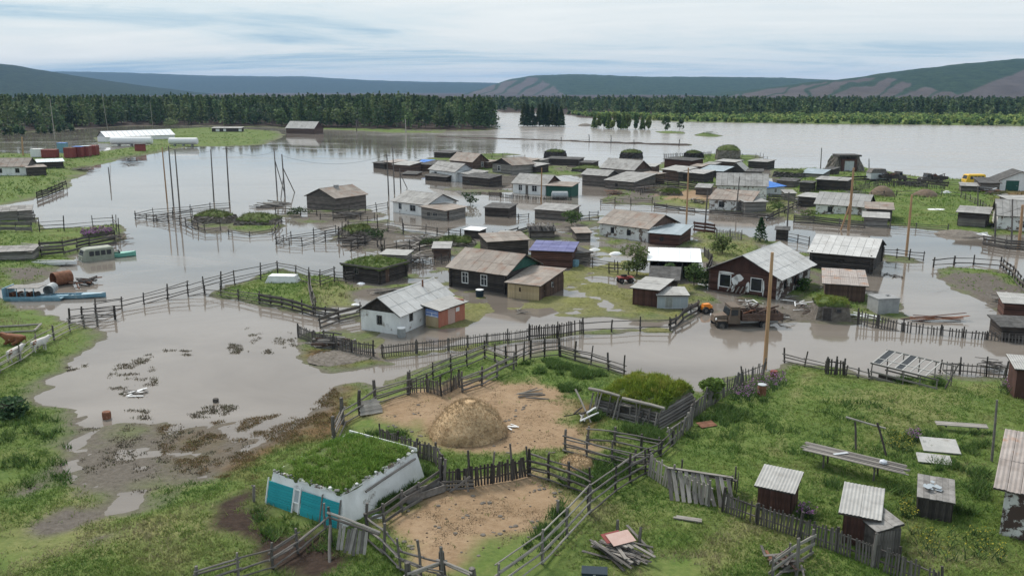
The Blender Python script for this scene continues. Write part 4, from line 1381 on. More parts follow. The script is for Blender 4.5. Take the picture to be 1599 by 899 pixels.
# ---------------------------------------------------------------- poles
def utility_pole(label, base, top, mat='pole_dark', r=.13, arm=True, brace=None, group=None, name='utility_pole', cups=2):
    b = P(*base); b.z = min(b.z, 0) if b.z < .05 else b.z
    hh = hz(top[0], top[1], b)
    d = ray(*top); t = b.y / d.y
    tx = d.x * t
    T = Thing(name, label, 'pole', b, 0, group)
    tp = Vector((tx, b.y, b.z + hh))
    T.part('pole', MB().tube([b - T.loc - Vector((0, 0, .6)), (tp - T.loc) * .5, tp - T.loc], [r * 1.15, r, r * .8], 9), mat)
    if arm:
        a = tp - T.loc - Vector((0, 0, .45))
        T.part('crossarm', MB().box(-.7, .7, -.06, .06, -.05, .05), mat, Matrix.Translation(a + T.loc - Vector((0, r + .05, 0))))
        for s in (-1, 1):
            T.part('insulator', MB().lathe([(.03, 0), (.06, .05), (.05, .13), (.02, .17)], 8), 'paint_white', Matrix.Translation(a + T.loc + Vector((s * .6, -r - .05, .05))))
    for br in (brace or []):
        q = P(*br[0]); hh2 = hz(br[1][0], br[1][1], b)
        e = Vector((b.x + (tp.x - b.x) * hh2 / hh, b.y, b.z + hh2))
        T.part('brace', MB().tube([q - T.loc - Vector((0, 0, .4)), e - T.loc], r * .75, 8), mat)
    T.top = tp
    return T

# ================================================================ the middle of the village
WN = 'window'
# white house with the salmon porch
T = house('house', 'small whitewashed house with pale grey roof, dark gable and orange-red porch', (624, 523), (704, 488), A=(567, 513), h=2.05, rise=1.35, rmat='roof_bright', over=.32, wall='whitewash',
          gable='wood_dark', ops=[('left', 1.9, .85, .45, .75, WN, 'wood_mid'), ('front', 1.75, 1.0, .45, .6, WN, 'wood_mid')], cols=7, rows=2)
T.part('stovepipe', MB().tube([(T.L * .72, T.W * .38, T.h + .8), (T.L * .72, T.W * .38, T.h + 1.75)], .09, 8), 'rust')
# porch in front of the right wall
def porch():
    b, ang, L, W = frame_from((686, 512), (726, 498), A=(664, 508), z=-.05)
    Mh = Matrix.Translation(b) @ Matrix.Rotation(ang, 4, 'Z')
    hf = 1.75
    wl_ = wall_frame(Mh, (0, W, 0), -math.pi / 2); wf = wall_frame(Mh, (0, 0, 0), 0); wr = wall_frame(Mh, (L, 0, 0), math.pi / 2)
    T.part('porch_wall', MB().box(.1, W - .1, 0, .1, -.4, 1.05), 'plank_yellow', wl_, label='ochre lower panel of the porch')
    T.part('porch_wall', MB().box(.1, W - .1, 0, .1, 1.05, hf), 'paint_blue', wl_, label='blue glazed upper panel of the porch')
    T.part('window', MB().box(.2, W - .2, -.03, .05, 1.10, 1.16).box(.2, W - .2, -.03, .05, 1.42, 1.46).box(W / 2 - .03, W / 2 + .03, -.028, .05, 1.16, 1.42), 'paint_white', wl_)
    T.part('porch_wall', MB().box(0, L * .34, 0, .1, -.4, hf).box(L * .62, L, 0, .1, -.4, hf), 'paint_salmon', wf, label='orange-red boards of the porch')
    T.part('door', MB().box(L * .34, L * .62, .03, .1, -.35, hf - .1), 'paint_pink', wf)
    T.part('porch_wall', MB().box(.1, W, 0, .1, -.4, hf + .3), 'paint_salmon', wr)
    T.part('window', MB().box(L * .64, L * .78, -.02, .02, 1.1, 1.5), 'paint_white', wf)
    roof_slope(T, Mh, (-.3, -.3, hf + .05), (L + .3, -.3, hf + .05), (L + .3, W + .3, hf + .38), (-.3, W + .3, hf + .38), 'roof_pale', 3, 1, .01, 'porch_roof_sheet')
porch()

# dark log house with white window frames
T = house('log_house', 'dark log house with two white framed windows and warm grey roof', (703, 447), (790, 460), E=(851, 443), h=2.45, rise=1.55, rmat='roof_slate_warm', over=.4, wall='wood_dark', style={'front': 'log', 'left': 'log', 'right': 'log', 'back': 'log'},
          gable={'left': 'wood_dark', 'right': 'paint_green'}, ops=[('front', 1.75, .75, .75, 1.15), ('front', 4.35, .75, .75, 1.15)], cols=8, rows=2, t=.2)
T.part('wall_core', MB().box(.25, T.L - .25, .22, T.W - .22, -.4, .5), 'wood_dark')
house('', '', (793, 464), (842, 469), E=(890, 452), h=1.75, h2=2.35, roof='shed_y', rmat='roof_slate_warm', over=.3, walls={'front': 'plank_yellow', 'left': 'wood_dark', 'right': 'wood_brown', 'back': 'wood_dark'},
      style={'front': 'plank', 'right': 'plank'}, gable='wood_brown', ops=[('front', 1.3, .85, .35, .45, WN, 'wood_brown'), ('right', 2.9, .95, .7, .6, WN, 'paint_white'), ('right', .8, .2, .65, 1.4, 'door', 'wood_brown')], into=T, pref='annex_', cols=5, rows=2, pw=.2)

# sod roofed log shed
T = house('log_shed', 'dark log shed with flat green turf roof beside the rail fence', (594, 444), (635, 431), A=(551, 432), h=1.95, roof='none', wall='wood_dark', style='log', cat='shed', ops=[('left', 1.7, .95, .55, .55, WN, 'wood_mid'), ('front', 1.0, .1, .7, 1.55, 'door', 'wood_brown')])
sod_roof(T, T.M, [(-.25, -.25, 1.9), (T.L + .25, -.25, 1.9), (T.L + .25, T.W + .25, 1.9), (-.25, T.W + .25, 1.9)], .3, .16, seed=3, grass=1100, tint=(.95, .95, .8))
for s in (-.3,):
    beam(T, 'roof_board', T.M @ Vector((-.33, -.33, 1.98)), T.M @ Vector((T.L + .33, -.33, 1.98)), .04, .2, 'wood_mid', 'plank')
    beam(T, 'roof_board', T.M @ Vector((-.33, -.28, 1.98)), T.M @ Vector((-.33, T.W + .3, 1.98)), .04, .2, 'wood_mid', 'plank')

# grey barn in the flood
T = house('barn', 'weathered grey log barn standing in the flood behind rail fences', (524, 329), (572, 322), A=(478, 325), h=2.5, rise=1.5, rmat='roof_slate_warm', wall='wood_mid', style='plain', gable='wood_mid', cat='barn', cols=6, rows=2)
T.part('chimney', MB().box(T.L * .4, T.L * .5, T.W * .4, T.W * .48, T.h + 1.1, T.h + 1.9), 'concrete')
T = house('house', 'white house with grey board porch flooded up to its windows', (614, 331), (667, 338), E=(712, 331), h=2.2, rise=1.5, rmat='roof_slate', wall='whitewash', gable='paint_grey', cols=7, rows=2,
          ops=[('front', 1.6, .8, .7, 1.0, WN, 'paint_grey'), ('front', 4.6, .7, 1.4, 1.0, WN, 'paint_grey')])
house('', '', (695, 344), (727, 337), A=(666, 339), h=1.7, h2=2.1, roof='shed_y', rmat='roof_slate_warm', wall='wood_grey', gable='wood_grey', ops=[('left', 1.3, .6, .6, .6, WN, 'wood_pale'), ('left', 2.5, .7, .9, .5, WN, 'wood_pale'), ('front', .7, .0, .6, 1.5, 'door', 'wood_brown')], into=T, pref='porch_', cols=4, rows=2)

house('house', 'white house with pale roof and grey gable beside dark flooded sheds', (671, 279), (711, 284), W=6.0, h=2.6, rise=1.7, rmat='roof_slate', wall='whitewash', gable='paint_grey', cols=6, rows=2, ops=[('front', 2.2, .8, .8, 1.1, WN, 'wood_mid'), ('right', 2, .8, .7, 1.1, WN, 'wood_mid')], E=None)
house('house', 'brown gabled house behind the white house at the edge of the open flood', (703, 262), (738, 265), W=6.0, h=2.4, rise=2.0, rmat='roof_slate_warm', wall='wood_brown', gable='wood_brown', cols=5, rows=2, ops=[('right', 3.4, .8, .8, 1.2, WN, 'paint_white')])
house('house', 'tan boarded house with dark gable and one wide window', (769, 269), (800, 273), E=(822, 268), h=2.6, rise=1.6, roof='gable_y', rmat='roof_slate_warm', wall='wood_grey', gable='wood_dark', cols=4, rows=1, ops=[('front', 2.2, .8, 1.2, 1.2, WN, 'paint_white')])
house('shed', 'grey shed with low pitched roof between the white house and tan house', (711, 283), (742, 287), W=4, h=2.2, h2=2.8, roof='shed_y', rmat='roof_slate', wall='paint_grey', gable='paint_grey', cat='shed')
house('shed', 'dark plank shed standing in water in front of the grey shed', (722, 288), (764, 292), W=4.5, h=2.0, h2=2.5, roof='shed_y', rmat='roof_felt', wall='wood_dark', gable='wood_dark', cat='shed', ops=[('front', 1.6, .6, .6, .7, WN, 'wood_mid')])
house('shed', 'low black flooded shed with round felt roof left of the white house', (664, 281), (697, 284), W=4.5, h=1.2, h2=1.9, roof='shed_y', rmat='roof_felt', wall='wood_dark', gable='wood_dark', cat='shed')
house('shed', 'brown shed with pale lean-to roof at the water on the far left cluster', (614, 267), (640, 269), W=4.5, h=1.9, h2=2.5, roof='shed_y', rmat='roof_pale', wall='wood_brown', gable='wood_brown', cat='shed')
house('shed', 'small rust-brown shed beside the leftmost dark shed in the open flood', (600, 263), (614, 265), W=4.5, h=2.0, h2=2.4, roof='shed_y', rmat='roof_rust', wall='wood_brown', gable='wood_brown', cat='shed')
house('shed', 'leftmost dark low shed in the open flood', (583, 262), (601, 264), W=4, h=1.6, h2=1.9, roof='shed_y', rmat='roof_felt', wall='wood_dark', gable='wood_dark', cat='shed')
house('shed', 'long brown shed under a blue tarpaulin edge in the far cluster', (640, 266), (677, 268), W=6, h=1.9, h2=2.6, roof='shed_y', rmat='roof_felt', wall='wood_brown', gable='wood_brown', cat='shed')
T = Thing('tarpaulin', 'bright blue tarpaulin draped over the roof edge of a brown shed', 'tarpaulin', P(663, 266) + Vector((0, 2, 2.4)))
T.part('sheet', MB().hexa([(-1.6, -1.5, -.2), (2.6, -1.5, -.3), (2.8, 1.8, .25), (-1.2, 1.8, .3)], [(-1.6, -1.5, -.15), (2.6, -1.5, -.25), (2.8, 1.8, .3), (-1.2, 1.8, .35)]), 'roof_blue', uv=[(0, 0)] * 8)
house('shed', 'flat dark shed with turf edge behind the brown gabled house', (678, 246), (703, 247), W=6, h=1.8, h2=2.1, roof='shed_y', rmat='roof_felt', wall='wood_dark', gable='wood_dark', cat='shed')

house('shed', 'grey roofed plank shed above the white house with the green lean-to', (800, 262), (820, 264), W=5, h=2.1, h2=2.7, roof='shed_y', rmat='roof_slate_warm', wall='wood_grey', gable='wood_mid', cat='shed')
house('shed', 'pale roofed small shed on posts beside the tan house', (802, 266), (836, 270), W=4.5, h=1.8, h2=2.3, roof='shed_y', rmat='roof_pale', wall='wood_dark', gable='wood_dark', cat='shed', ops=[('front', 2.2, .5, 1.2, .8, 'hole')])
T = house('house', 'white house with two framed windows and green lean-to beside a silver tank', (801, 301), (852, 305), W=6.2, h=2.35, rise=1.7, rmat='roof_slate', wall='whitewash', gable='wood_brown', cols=7, rows=2, ops=[('front', 1.5, .7, .9, 1.2), ('front', 5.0, .7, 1.2, 1.2), ('front', 3.3, .0, .7, 1.9, 'door', 'wood_grey')])
house('', '', (853, 306), (892, 308), W=4.5, h=2.3, h2=2.7, roof='shed_y', rmat='roof_slate_warm', wall='paint_green', gable='paint_green', into=T, pref='annex_', over=.25)
T = Thing('storage_tank', 'silver cylindrical tank lying in the flood by the green lean-to', 'tank', P(861, 311), R(-3))
T.part('shell', MB().tube([(0, 0, .8), (.15, 0, .8), (3.3, 0, .8), (3.45, 0, .8)], [.5, .85, .85, .5], 18), 'metal_grey', smooth=False)
for x in (.7, 2.7): T.part('cradle', MB().box(x - .1, x + .1, -.7, .7, -.5, .25), 'wood_mid')
house('shed', 'long low black shed in the water behind the white house', (853, 257), (903, 259), W=4.5, h=1.9, h2=2.2, roof='shed_y', rmat='roof_felt', wall='wood_dark', gable='wood_dark', cat='shed')

# flooded cluster further right
house('shed', 'grey roofed log shed at the left of the twin-roofed cluster', (909, 289), (948, 292), W=5, h=2.7, rise=1.0, roof='gable_x', rmat='roof_slate', wall='wood_mid', gable='wood_mid', cat='shed')
house('house', 'weathered house with grey gable roof in the middle of the flooded cluster', (938, 276), (990, 281), W=6.5, h=2.6, rise=2.1, rmat='roof_slate', wall='wood_mid', gable='wood_brown', cols=7, rows=2)
house('shed', 'log shed with patched grey roof in front of the weathered house', (945, 294), (990, 298), E=(1010, 291), h=2.0, h2=3.2, roof='shed_y', rmat='roof_slate', wall='wood_mid', gable='wood_mid', cat='shed', ops=[('front', 2.8, .7, .6, .6, WN, 'wood_dark')])
house('shed', 'dark board shed right of the weathered house with low grey roof', (990, 289), (1012, 291), W=5, h=2.7, h2=3.0, roof='shed_y', rmat='roof_slate_warm', wall='wood_brown', gable='wood_brown', cat='shed')
house('shed', 'red-brown shed at the upper left of the levee side cluster', (1037, 264), (1080, 268), W=5, h=3.0, h2=3.3, roof='shed_y', rmat='roof_felt', wall='wood_redbrown', gable='wood_redbrown', cat='shed')
house('shed', 'shed with bright pale roof over dark walls, left end of the levee side cluster', (1034, 280), (1066, 283), W=4.5, h=2.6, h2=3.3, roof='shed_y', rmat='roof_pale', wall='wood_brown', gable='wood_brown', cat='shed')
house('shed', 'dark open shed with narrow pale roof in the levee side cluster', (1059, 283), (1098, 286), W=4, h=2.4, h2=2.9, roof='shed_y', rmat='roof_pale', wall='wood_dark', gable='wood_dark', cat='shed', ops=[('front', 1.5, .4, 1.6, 1.5, 'hole')])
house('shed', 'shed with bluish grey metal roof right of the narrow pale roof', (1093, 276), (1128, 279), W=5, h=1.9, h2=2.7, roof='shed_y', rmat='roof_zinc', wall='wood_dark', gable='wood_dark', cat='shed')
house('shed', 'black gabled shed with pale right roof slope below the turf mound', (1135, 275), (1163, 277), W=5, h=1.7, rise=1.9, roof='gable_y', rmat='roof_pale', wall='wood_dark', gable='wood_dark', cat='shed', cols=4, rows=1)
house('shed', 'long brown shed with thin pale roof beside the turf mound', (1117, 262), (1147, 264), W=4, h=2.0, h2=2.3, roof='shed_y', rmat='roof_pale', wall='wood_brown', gable='wood_brown', cat='shed')
house('shed', 'dark shed with grey roof at the right end of the levee side cluster', (1168, 262), (1197, 265), W=5, h=2.2, h2=2.5, roof='shed_y', rmat='roof_slate', wall='wood_dark', gable='wood_dark', cat='shed')
house('shed', 'dark low byre in front of the right end of the levee side cluster', (1160, 277), (1190, 279), W=4, h=1.8, h2=2.1, roof='shed_y', rmat='roof_felt', wall='wood_mid', gable='wood_mid', cat='shed')

# pale house with two roofs and blue roofed neighbour
T = house('house', 'wide whitewashed house under two stepped grey roofs beside the blue roof', (1119, 313), (1196, 316), W=7.0, h=3.4, rise=2.0, rmat='roof_slate', wall='whitewash_peel', gable='wood_mid', cols=9, rows=2)
house('', '', (1107, 327), (1172, 331), W=5.0, h=2.1, h2=3.3, roof='shed_y', rmat='roof_slate_warm', wall='whitewash_peel', gable='whitewash_peel', into=T, pref='annex_', cols=8, rows=2, ops=[('front', 1.9, .7, .9, .9, WN, 'wood_mid'), ('front', 5.3, .1, .8, 1.7, 'door', 'wood_mid')])
house('', '', (1163, 332), (1196, 330), W=3.5, h=2.0, h2=2.3, roof='shed_y', rmat='roof_slate', wall='wood_grey', gable='wood_grey', into=T, pref='porch_')
house('cottage', 'small cottage with bright blue metal roof', (1196, 306), (1224, 304), W=5, h=1.9, h2=2.6, roof='shed_y', rmat='roof_blue', wall='paint_grey', gable='paint_grey', ops=[('front', 2.6, .7, .7, .8, WN, 'paint_white')])

# peeling white house with zinc roofed annex
T = house('house', 'peeling whitewashed house with brown-grey roof and blue-grey metal annex', (936, 367), (1012, 378), E=(1044, 366), h=2.15, rise=1.55, rmat='roof_slate_warm', over=.35, wall='whitewash_peel', gable='wood_brown', cols=8, rows=2,
          ops=[('front', 2.2, .75, .5, .75, WN, 'wood_dark'), ('front', 5.2, .75, .55, .7, WN, 'wood_dark')])
house('', '', (1014, 381), (1060, 384), E=(1083, 374), h=1.75, h2=2.15, roof='shed_y', rmat='roof_zinc', wall='wood_redbrown', gable='wood_redbrown', into=T, pref='annex_', cols=5, rows=1, ops=[('front', 1.6, .7, .45, .5, WN, 'wood_dark')])
# open shed with the white sheet roof
T = house('open_shed', 'open fronted shed under a bright white sheet metal roof', (1014, 433), (1090, 437), W=5.2, h=2.25, h2=2.75, roof='shed_y', rmat='roof_white', over=.35, wall='wood_dark', gable='wood_dark', cat='shed', cols=5, rows=1, jit=.004, open_front=True, t=.1)
for i in range(7):
    u = .5 + i * .75
    beam(T, 'stored_board', T.M @ Vector((u, 1.0, .05)), T.M @ Vector((u + random.uniform(-.6, .6), 1.6, 1.5 + random.uniform(-.4, .4))), .05, .2, random.choice(['wood_brown', 'wood_grey', 'wood_dark']), 'plank')
# brown shed with glazed veranda
T = house('shed', 'brown plank shed with grey glazed veranda and two pale roofs', (988, 475), (1026, 480), E=(1052, 466), h=1.9, h2=2.05, roof='shed_y', rmat='roof_pale', wall='wood_redbrown', style={'front': 'plank', 'left': 'plank'}, gable='wood_redbrown', cols=4, rows=2, cat='shed', over=.3)
def veranda():
    b, ang, L, W = frame_from((1026, 481), (1074, 483), E=(1092, 472), z=-.05)
    Mh = Matrix.Translation(b) @ Matrix.Rotation(ang, 4, 'Z'); wf = wall_frame(Mh, (0, 0, 0), 0); wr = wall_frame(Mh, (L, 0, 0), math.pi / 2)
    for k in range(5):
        u = k * (L - .07) / 4
        T.part('veranda_post', MB().box(u, u + .07, 0, .08, -.4, 1.5), 'paint_grey', wf)
    T.part('veranda_sill', MB().box(0, L, -.02, .09, -.3, .12), 'wood_dark', wf)
    for k in range(4):
        u0 = k * (L - .07) / 4 + .07; u1 = (k + 1) * (L - .07) / 4
        p = T.part('window', MB().box(u0, u1, .02, .06, .12, .2).box(u0, u1, .02, .06, 1.32, 1.4).box((u0 + u1) / 2 - .015, (u0 + u1) / 2 + .015, .02, .06, .2, 1.32), 'paint_grey', wf)
        T.part('pane', MB().box(u0, u1, .035, .05, .2, 1.32), 'film' if k != 1 else 'metal_grey', wf, p)
    T.part('veranda_wall', MB().box(.05, W, 0, .06, -.4, 1.55), 'paint_grey', wr)
    roof_slope(T, Mh, (-.15, -.2, 1.55), (L + .15, -.2, 1.55), (L + .15, W + .2, 1.75), (-.15, W + .2, 1.75), 'roof_pale', 4, 1, .01, 'veranda_roof_sheet')
veranda()
house('shed', 'low dark roofed lean-to behind the glazed veranda shed', (1016, 460), (1056, 462), W=3.2, h=1.85, h2=2.5, roof='shed_y', rmat='roof_felt', wall='wood_dark', gable='wood_dark', cat='shed', cols=3, rows=1)

# the big ruined house
T = house('house', 'big half ruined house with broken windows, torn plaster and pale grey roof', (1214, 468), (1264, 442), A=(1098, 455), h=2.55, rise=1.95, rmat='roof_bright', over=.55, walls={'left': 'wood_redbrown', 'front': 'whitewash_ruin', 'right': 'wood_brown', 'back': 'wood_brown'}, t=.2,
          gable={'left': 'wood_redbrown', 'right': 'wood_brown'}, ops=[('left', 1.35, .7, 1.25, 1.35, 'ruin', 'paint_white'), ('left', 5.0, .7, 1.2, 1.35, 'ruin', 'paint_white'), ('front', 1.6, .9, .8, .9, 'ruin', 'wood_brown'), ('front', 4.6, .9, .8, .9, 'ruin', 'wood_brown')], cols=8, rows=3)
wl_, wln = T.WF['left']
for (u0, u1, z0, z1) in ((1.15, 1.28, .1, 2.2), (2.75, 3.6, .9, 2.1), (3.0, 4.1, 1.5, 2.25), (2.75, 3.1, .2, .9), (4.4, 4.85, .3, 1.6), (6.3, 6.5, .2, 2.0), (1.3, 2.9, 2.16, 2.4)):
    n = 9; pl = []
    for k in range(n):
        a = 2 * math.pi * k / n
        pl.append(((u0 + u1) / 2 + (u1 - u0) / 2 * math.cos(a) * random.uniform(.8, 1.25), (z0 + z1) / 2 + (z1 - z0) / 2 * math.sin(a) * random.uniform(.8, 1.2)))
    T.part('plaster_patch', MB().prism(pl, -.03, .003), 'whitewash', wl_)
for k in range(5):
    beam(T, 'loose_board', T.WF['left'][0] @ Vector((2.4 + k * .5, -.3, random.uniform(0, .3))), T.WF['left'][0] @ Vector((2.8 + k * .45, -.05, random.uniform(.9, 1.5))), .03, .14, 'wood_pale', 'plank')
# dark log barn
T = house('log_barn', 'large dark log barn with pale plank roof by the flooded lane', (1265, 418), (1360, 428), E=(1381, 408), h=2.3, rise=1.4, rmat='roof_bright', over=.45, wall='wood_dark', style='log', gable='wood_mid', cat='barn', cols=9, rows=2, t=.2, logr=.13, ops=[('front', 3.2, 1.15, .9, .3, 'hole')])
T.part('wall_core', MB().box(.3, T.L - .3, .26, T.W - .26, -.4, .5), 'wood_dark')
house('shed', 'brown plank shed with rusty littered roof in front of the log barn', (1287, 466), (1349, 472), E=(1361, 452), h=1.85, h2=2.0, roof='shed_y', rmat='roof_rust', wall='wood_brown', style={'front': 'plank', 'right': 'plank'}, gable='wood_brown', cat='shed', cols=5, rows=2, jit=.04)
sod_hut('sod_hut', 'earth walled cellar hut with mossy turf roof and dark doorway', (1272, 500), (1331, 503), W=3.6, h=1.6, inset=.35, bulge=.2, wall='earth_wall', ops=[('front', .75, .0, .75, 1.35, 'door_frame', 'wood_mid', 'wood_dark'), ('front', 2.0, .95, .4, .3, WN, 'wood_mid', 'glass')], seed=8, tint=(1.15, 1.05, .7))
T = Thing('water_tank', 'square grey concrete tank with a hole on top beside the mossy hut', 'tank', P(1378, 486), R(8))
T.part('shell', MB().box(-1.15, 1.15, -1, -.85, 0, 1.5).box(-1.15, 1.15, .85, 1, 0, 1.5).box(-1.15, -1, -.85, .85, 0, 1.5).box(1, 1.15, -.85, .85, 0, 1.5), 'concrete')
T.part('lid', MB().box(-1.2, .3, -1.05, 1.05, 1.5, 1.6).box(.75, 1.2, -1.05, 1.05, 1.5, 1.6).box(.3, .75, -1.05, -.1, 1.5, 1.598).box(.3, .75, .4, 1.05, 1.5, 1.598), 'concrete')

# upper right farms
T = house('house', 'whitewashed cottage with grey roof behind the braced orange pole', (1273, 334), (1352, 337), W=5.5, h=2.1, rise=1.7, rmat='roof_pale', wall='whitewash_peel', gable='wood_mid', cols=9, rows=2, ops=[('front', 2.2, .6, .7, .9, WN, 'wood_mid'), ('front', 5.3, .1, .7, 1.7, 'door', 'wood_mid')])
house('', '', (1352, 344), (1392, 346), E=(1407, 338), h=2.1, h2=2.6, roof='shed_y', rmat='roof_slate_warm', wall='wood_mid', gable='wood_mid', into=T, pref='annex_')
house('shed', 'small grey lean-to shed below the whitewashed cottage', (1348, 353), (1385, 355), W=3, h=1.6, h2=2.0, roof='shed_y', rmat='roof_pale', wall='wood_grey', gable='wood_grey', cat='shed')
house('shed', 'black shed with white edged roof left of the whitewashed cottage', (1246, 322), (1272, 323), W=4, h=2.0, h2=2.3, roof='shed_y', rmat='roof_pale', wall='wood_dark', gable='wood_dark', cat='shed')
house('shed', 'wide black shed with thin grey roof above the whitewashed cottage', (1274, 297), (1321, 298), W=4, h=2.5, h2=2.8, roof='shed_y', rmat='roof_slate', wall='wood_dark', gable='wood_dark', cat='shed')
house('shed', 'black cube shed beside the wide black shed', (1248, 300), (1266, 300), W=4, h=2.2, h2=2.2, roof='shed_y', rmat='roof_felt', wall='wood_dark', gable='wood_dark', cat='shed')
T = house('shed', 'dark open shed with pale roof standing in the green field', (1494, 352), (1540, 355), E=(1549, 348), h=2.3, h2=2.7, roof='shed_y', rmat='roof_slate', wall='wood_dark', gable='wood_dark', cat='shed')
for i in range(6): beam(T, 'leaning_board', T.M @ Vector((.2, -.6 - .05 * i, .15 + .22 * i)), T.M @ Vector((T.L - .2, -.6 - .05 * i, .2 + .22 * i)), .05, .2, 'wood_grey', 'plank')
T = house('house', 'grey slate roofed white house at the right edge beyond the flooded lane', (1556, 358), (1640, 364), W=7, h=2.6, rise=2.0, rmat='roof_slate', wall='whitewash_peel', gable='wood_mid', cols=8, rows=2, ops=[('front', 3.2, .7, .8, 1.0, WN, 'paint_grey')])
house('', '', (1575, 350), (1640, 352), W=4, h=4.1, h2=4.4, roof='shed_y', rmat='roof_pale', wall='wood_mid', gable='wood_mid', into=T, pref='loft_')
T = house('garage', 'white garage with dark green door under a dark roof at the river bank', (1560, 297), (1625, 299), W=7, h=2.4, rise=1.9, roof='gable_y', rmat='roof_felt', wall='paint_white', gable='paint_white', cat='garage', cols=5, rows=1, ops=[('front', 1.2, .05, 2.6, 2.2, 'door', 'paint_green')])
house('shed', 'dark sheds roofed in black felt left of the white garage', (1530, 299), (1560, 300), W=5, h=2.0, h2=2.6, roof='shed_y', rmat='roof_felt', wall='wood_mid', gable='wood_mid', cat='shed')
# earth sheltered garage by the river
T = sod_hut('earth_garage', 'earth banked garage with grey metal doors on the river bank', (1299, 268), (1352, 268), W=7, h=4.0, inset=1.6, bulge=.2, wall='earth_wall', grass=200, seed=14, tint=(.9, .9, .8), cat='garage', rag=.4)
T.part('roof_slab', MB().box(1.6, T.L - 1.6, -.4, 5, 4.05, 4.5), 'wood_mid')
T.part('door', MB().box(T.L * .36, T.L * .5 - .02, .1, .3, 0, 2.9), 'paint_grey'); T.part('door', MB().box(T.L * .5 + .02, T.L * .64, .1, .3, 0, 2.9), 'paint_grey')
T.part('door_frame', MB().box(T.L * .28, T.L * .36, .0, 1.2, -.2, 3.4).box(T.L * .64, T.L * .72, .0, 1.2, -.2, 3.4).box(T.L * .36, T.L * .64, .0, 1.2, 2.9, 3.4), 'wood_redbrown')

# turf huts and mounds standing in the water
for (lab, B, C, W, h, wl2, bl, sd2) in [
    ('dark turf covered hut standing alone in the far flood', (848, 247), (882, 247.5), 6, 2.2, 'wood_dark', .5, 21),
    ('turf topped log hut in the flood behind the weathered cluster', (966, 247), (998, 248), 6, 1.9, 'wood_dark', .6, 22),
    ('big mossy turf mound barn at the levee side', (1119, 250), (1157, 251), 8, 3.2, 'earth_wall', 1.4, 23),
    ('small dark turf hut left of the mossy mound barn', (1065, 247), (1088, 248), 6, 1.8, 'wood_dark', .6, 24),
    ('low turf cellar by the white house with the silver tank', (890, 268), (935, 271), 6, 1.0, 'wood_mid', .7, 25),
    ('turf roofed byre beside the flooded ring corral', (297, 348), (349, 350), 5, 1.2, 'earth_wall', .5, 26),
    ('turf roofed mound in the water right of the ring corral', (361, 352), (425, 352), 6, .9, 'earth_wall', .6, 27),
    ('long green turf roof on an earth bank behind the comb corral', (540, 372), (592, 368), 5, 1.0, 'earth_wall', .45, 28),
    ('green turf covered cellar next to the small black kiosk', (674, 385), (742, 386), 4.5, .6, 'earth_wall', .45, 29),
    ('flat turf roofed store at the far right bank', (1204, 277), (1254, 278), 6, 1.6, 'wood_mid', .4, 30),
    ('turf roofed store under the pale sheets at the river bank', (1030, 306), (1068, 306), 4, .8, 'earth_wall', .3, 33),
]:
    sod_hut('sod_hut', lab, B, C, W=W, h=h, inset=.5, bulge=bl, wall=wl2, seed=sd2, grass=420, tint=(.62, .6, .55), gh_=(.12, .35), rag=.28)

# small sheds of the middle
for (lab, B, C, W, h, h2, rm, wm_) in [
    ('dark plank hut with felt roof in the water before the white porch house', (757, 337), (794, 339), 4, 1.6, 1.9, 'roof_felt', 'wood_dark'),
    ('grey roofed low shed in the water above the violet roof', (835, 341), (888, 345), 4.5, 1.7, 2.2, 'roof_slate', 'wood_mid'),
    ('small black kiosk with white lid in the water', (725, 371), (748, 373), 2.2, 1.3, 1.4, 'roof_white', 'wood_dark'),
    ('little dark shed with pale lean-to roof left of the log house', (677, 404), (702, 404), 2.8, 1.5, 1.8, 'roof_pale', 'wood_brown'),
    ('small shed with white corner roof behind the log house', (776, 383), (796, 384), 3, 1.5, 1.7, 'roof_pale', 'wood_dark'),
    ('long low shed roof behind the log house ridge', (762, 402), (825, 398), 3.5, 2.2, 2.7, 'roof_slate_warm', 'wood_dark'),
    ('red-brown shed with violet-blue tarred roof behind the green gable', (829, 415), (893, 419), 4.5, 2.2, 2.6, 'roof_violet', 'wood_redbrown'),
    ('dark low byre right of the violet roof', (893, 412), (922, 410), 4, 1.5, 1.8, 'roof_felt', 'wood_mid'),
    ('grey board lean-to behind the turf roofed log shed', (596, 414), (634, 416), 2.2, 1.5, 1.7, 'roof_pale', 'wood_grey'),
    ('dark corner shed at the right edge among the flooded yards', (1566, 496), (1620, 500), 3, 1.6, 1.9, 'roof_pale', 'wood_redbrown'),
    ('black plank shed at the right edge behind the picket fence', (1562, 532), (1625, 535), 3, 1.4, 1.6, 'roof_felt', 'wood_dark'),
    ('brown plank privy cut by the right edge of the near meadow', (1583, 622), (1625, 625), 2.4, 2.3, 2.5, 'roof_pale', 'wood_redbrown'),
    ('black roadside stall at the corner of the flooded lane', (1211, 374), (1230, 375), 2.4, 1.6, 1.7, 'roof_felt', 'wood_dark'),
    ('tiny grey shed among rail pens above the log barn', (827, 372), (866, 372), 3, 1.2, 1.5, 'roof_felt', 'wood_mid'),
]:
    house('shed', lab, B, C, W=W, h=h, h2=h2, roof='shed_y', rmat=rm, wall=wm_, gable=wm_, cat='shed', over=.25)

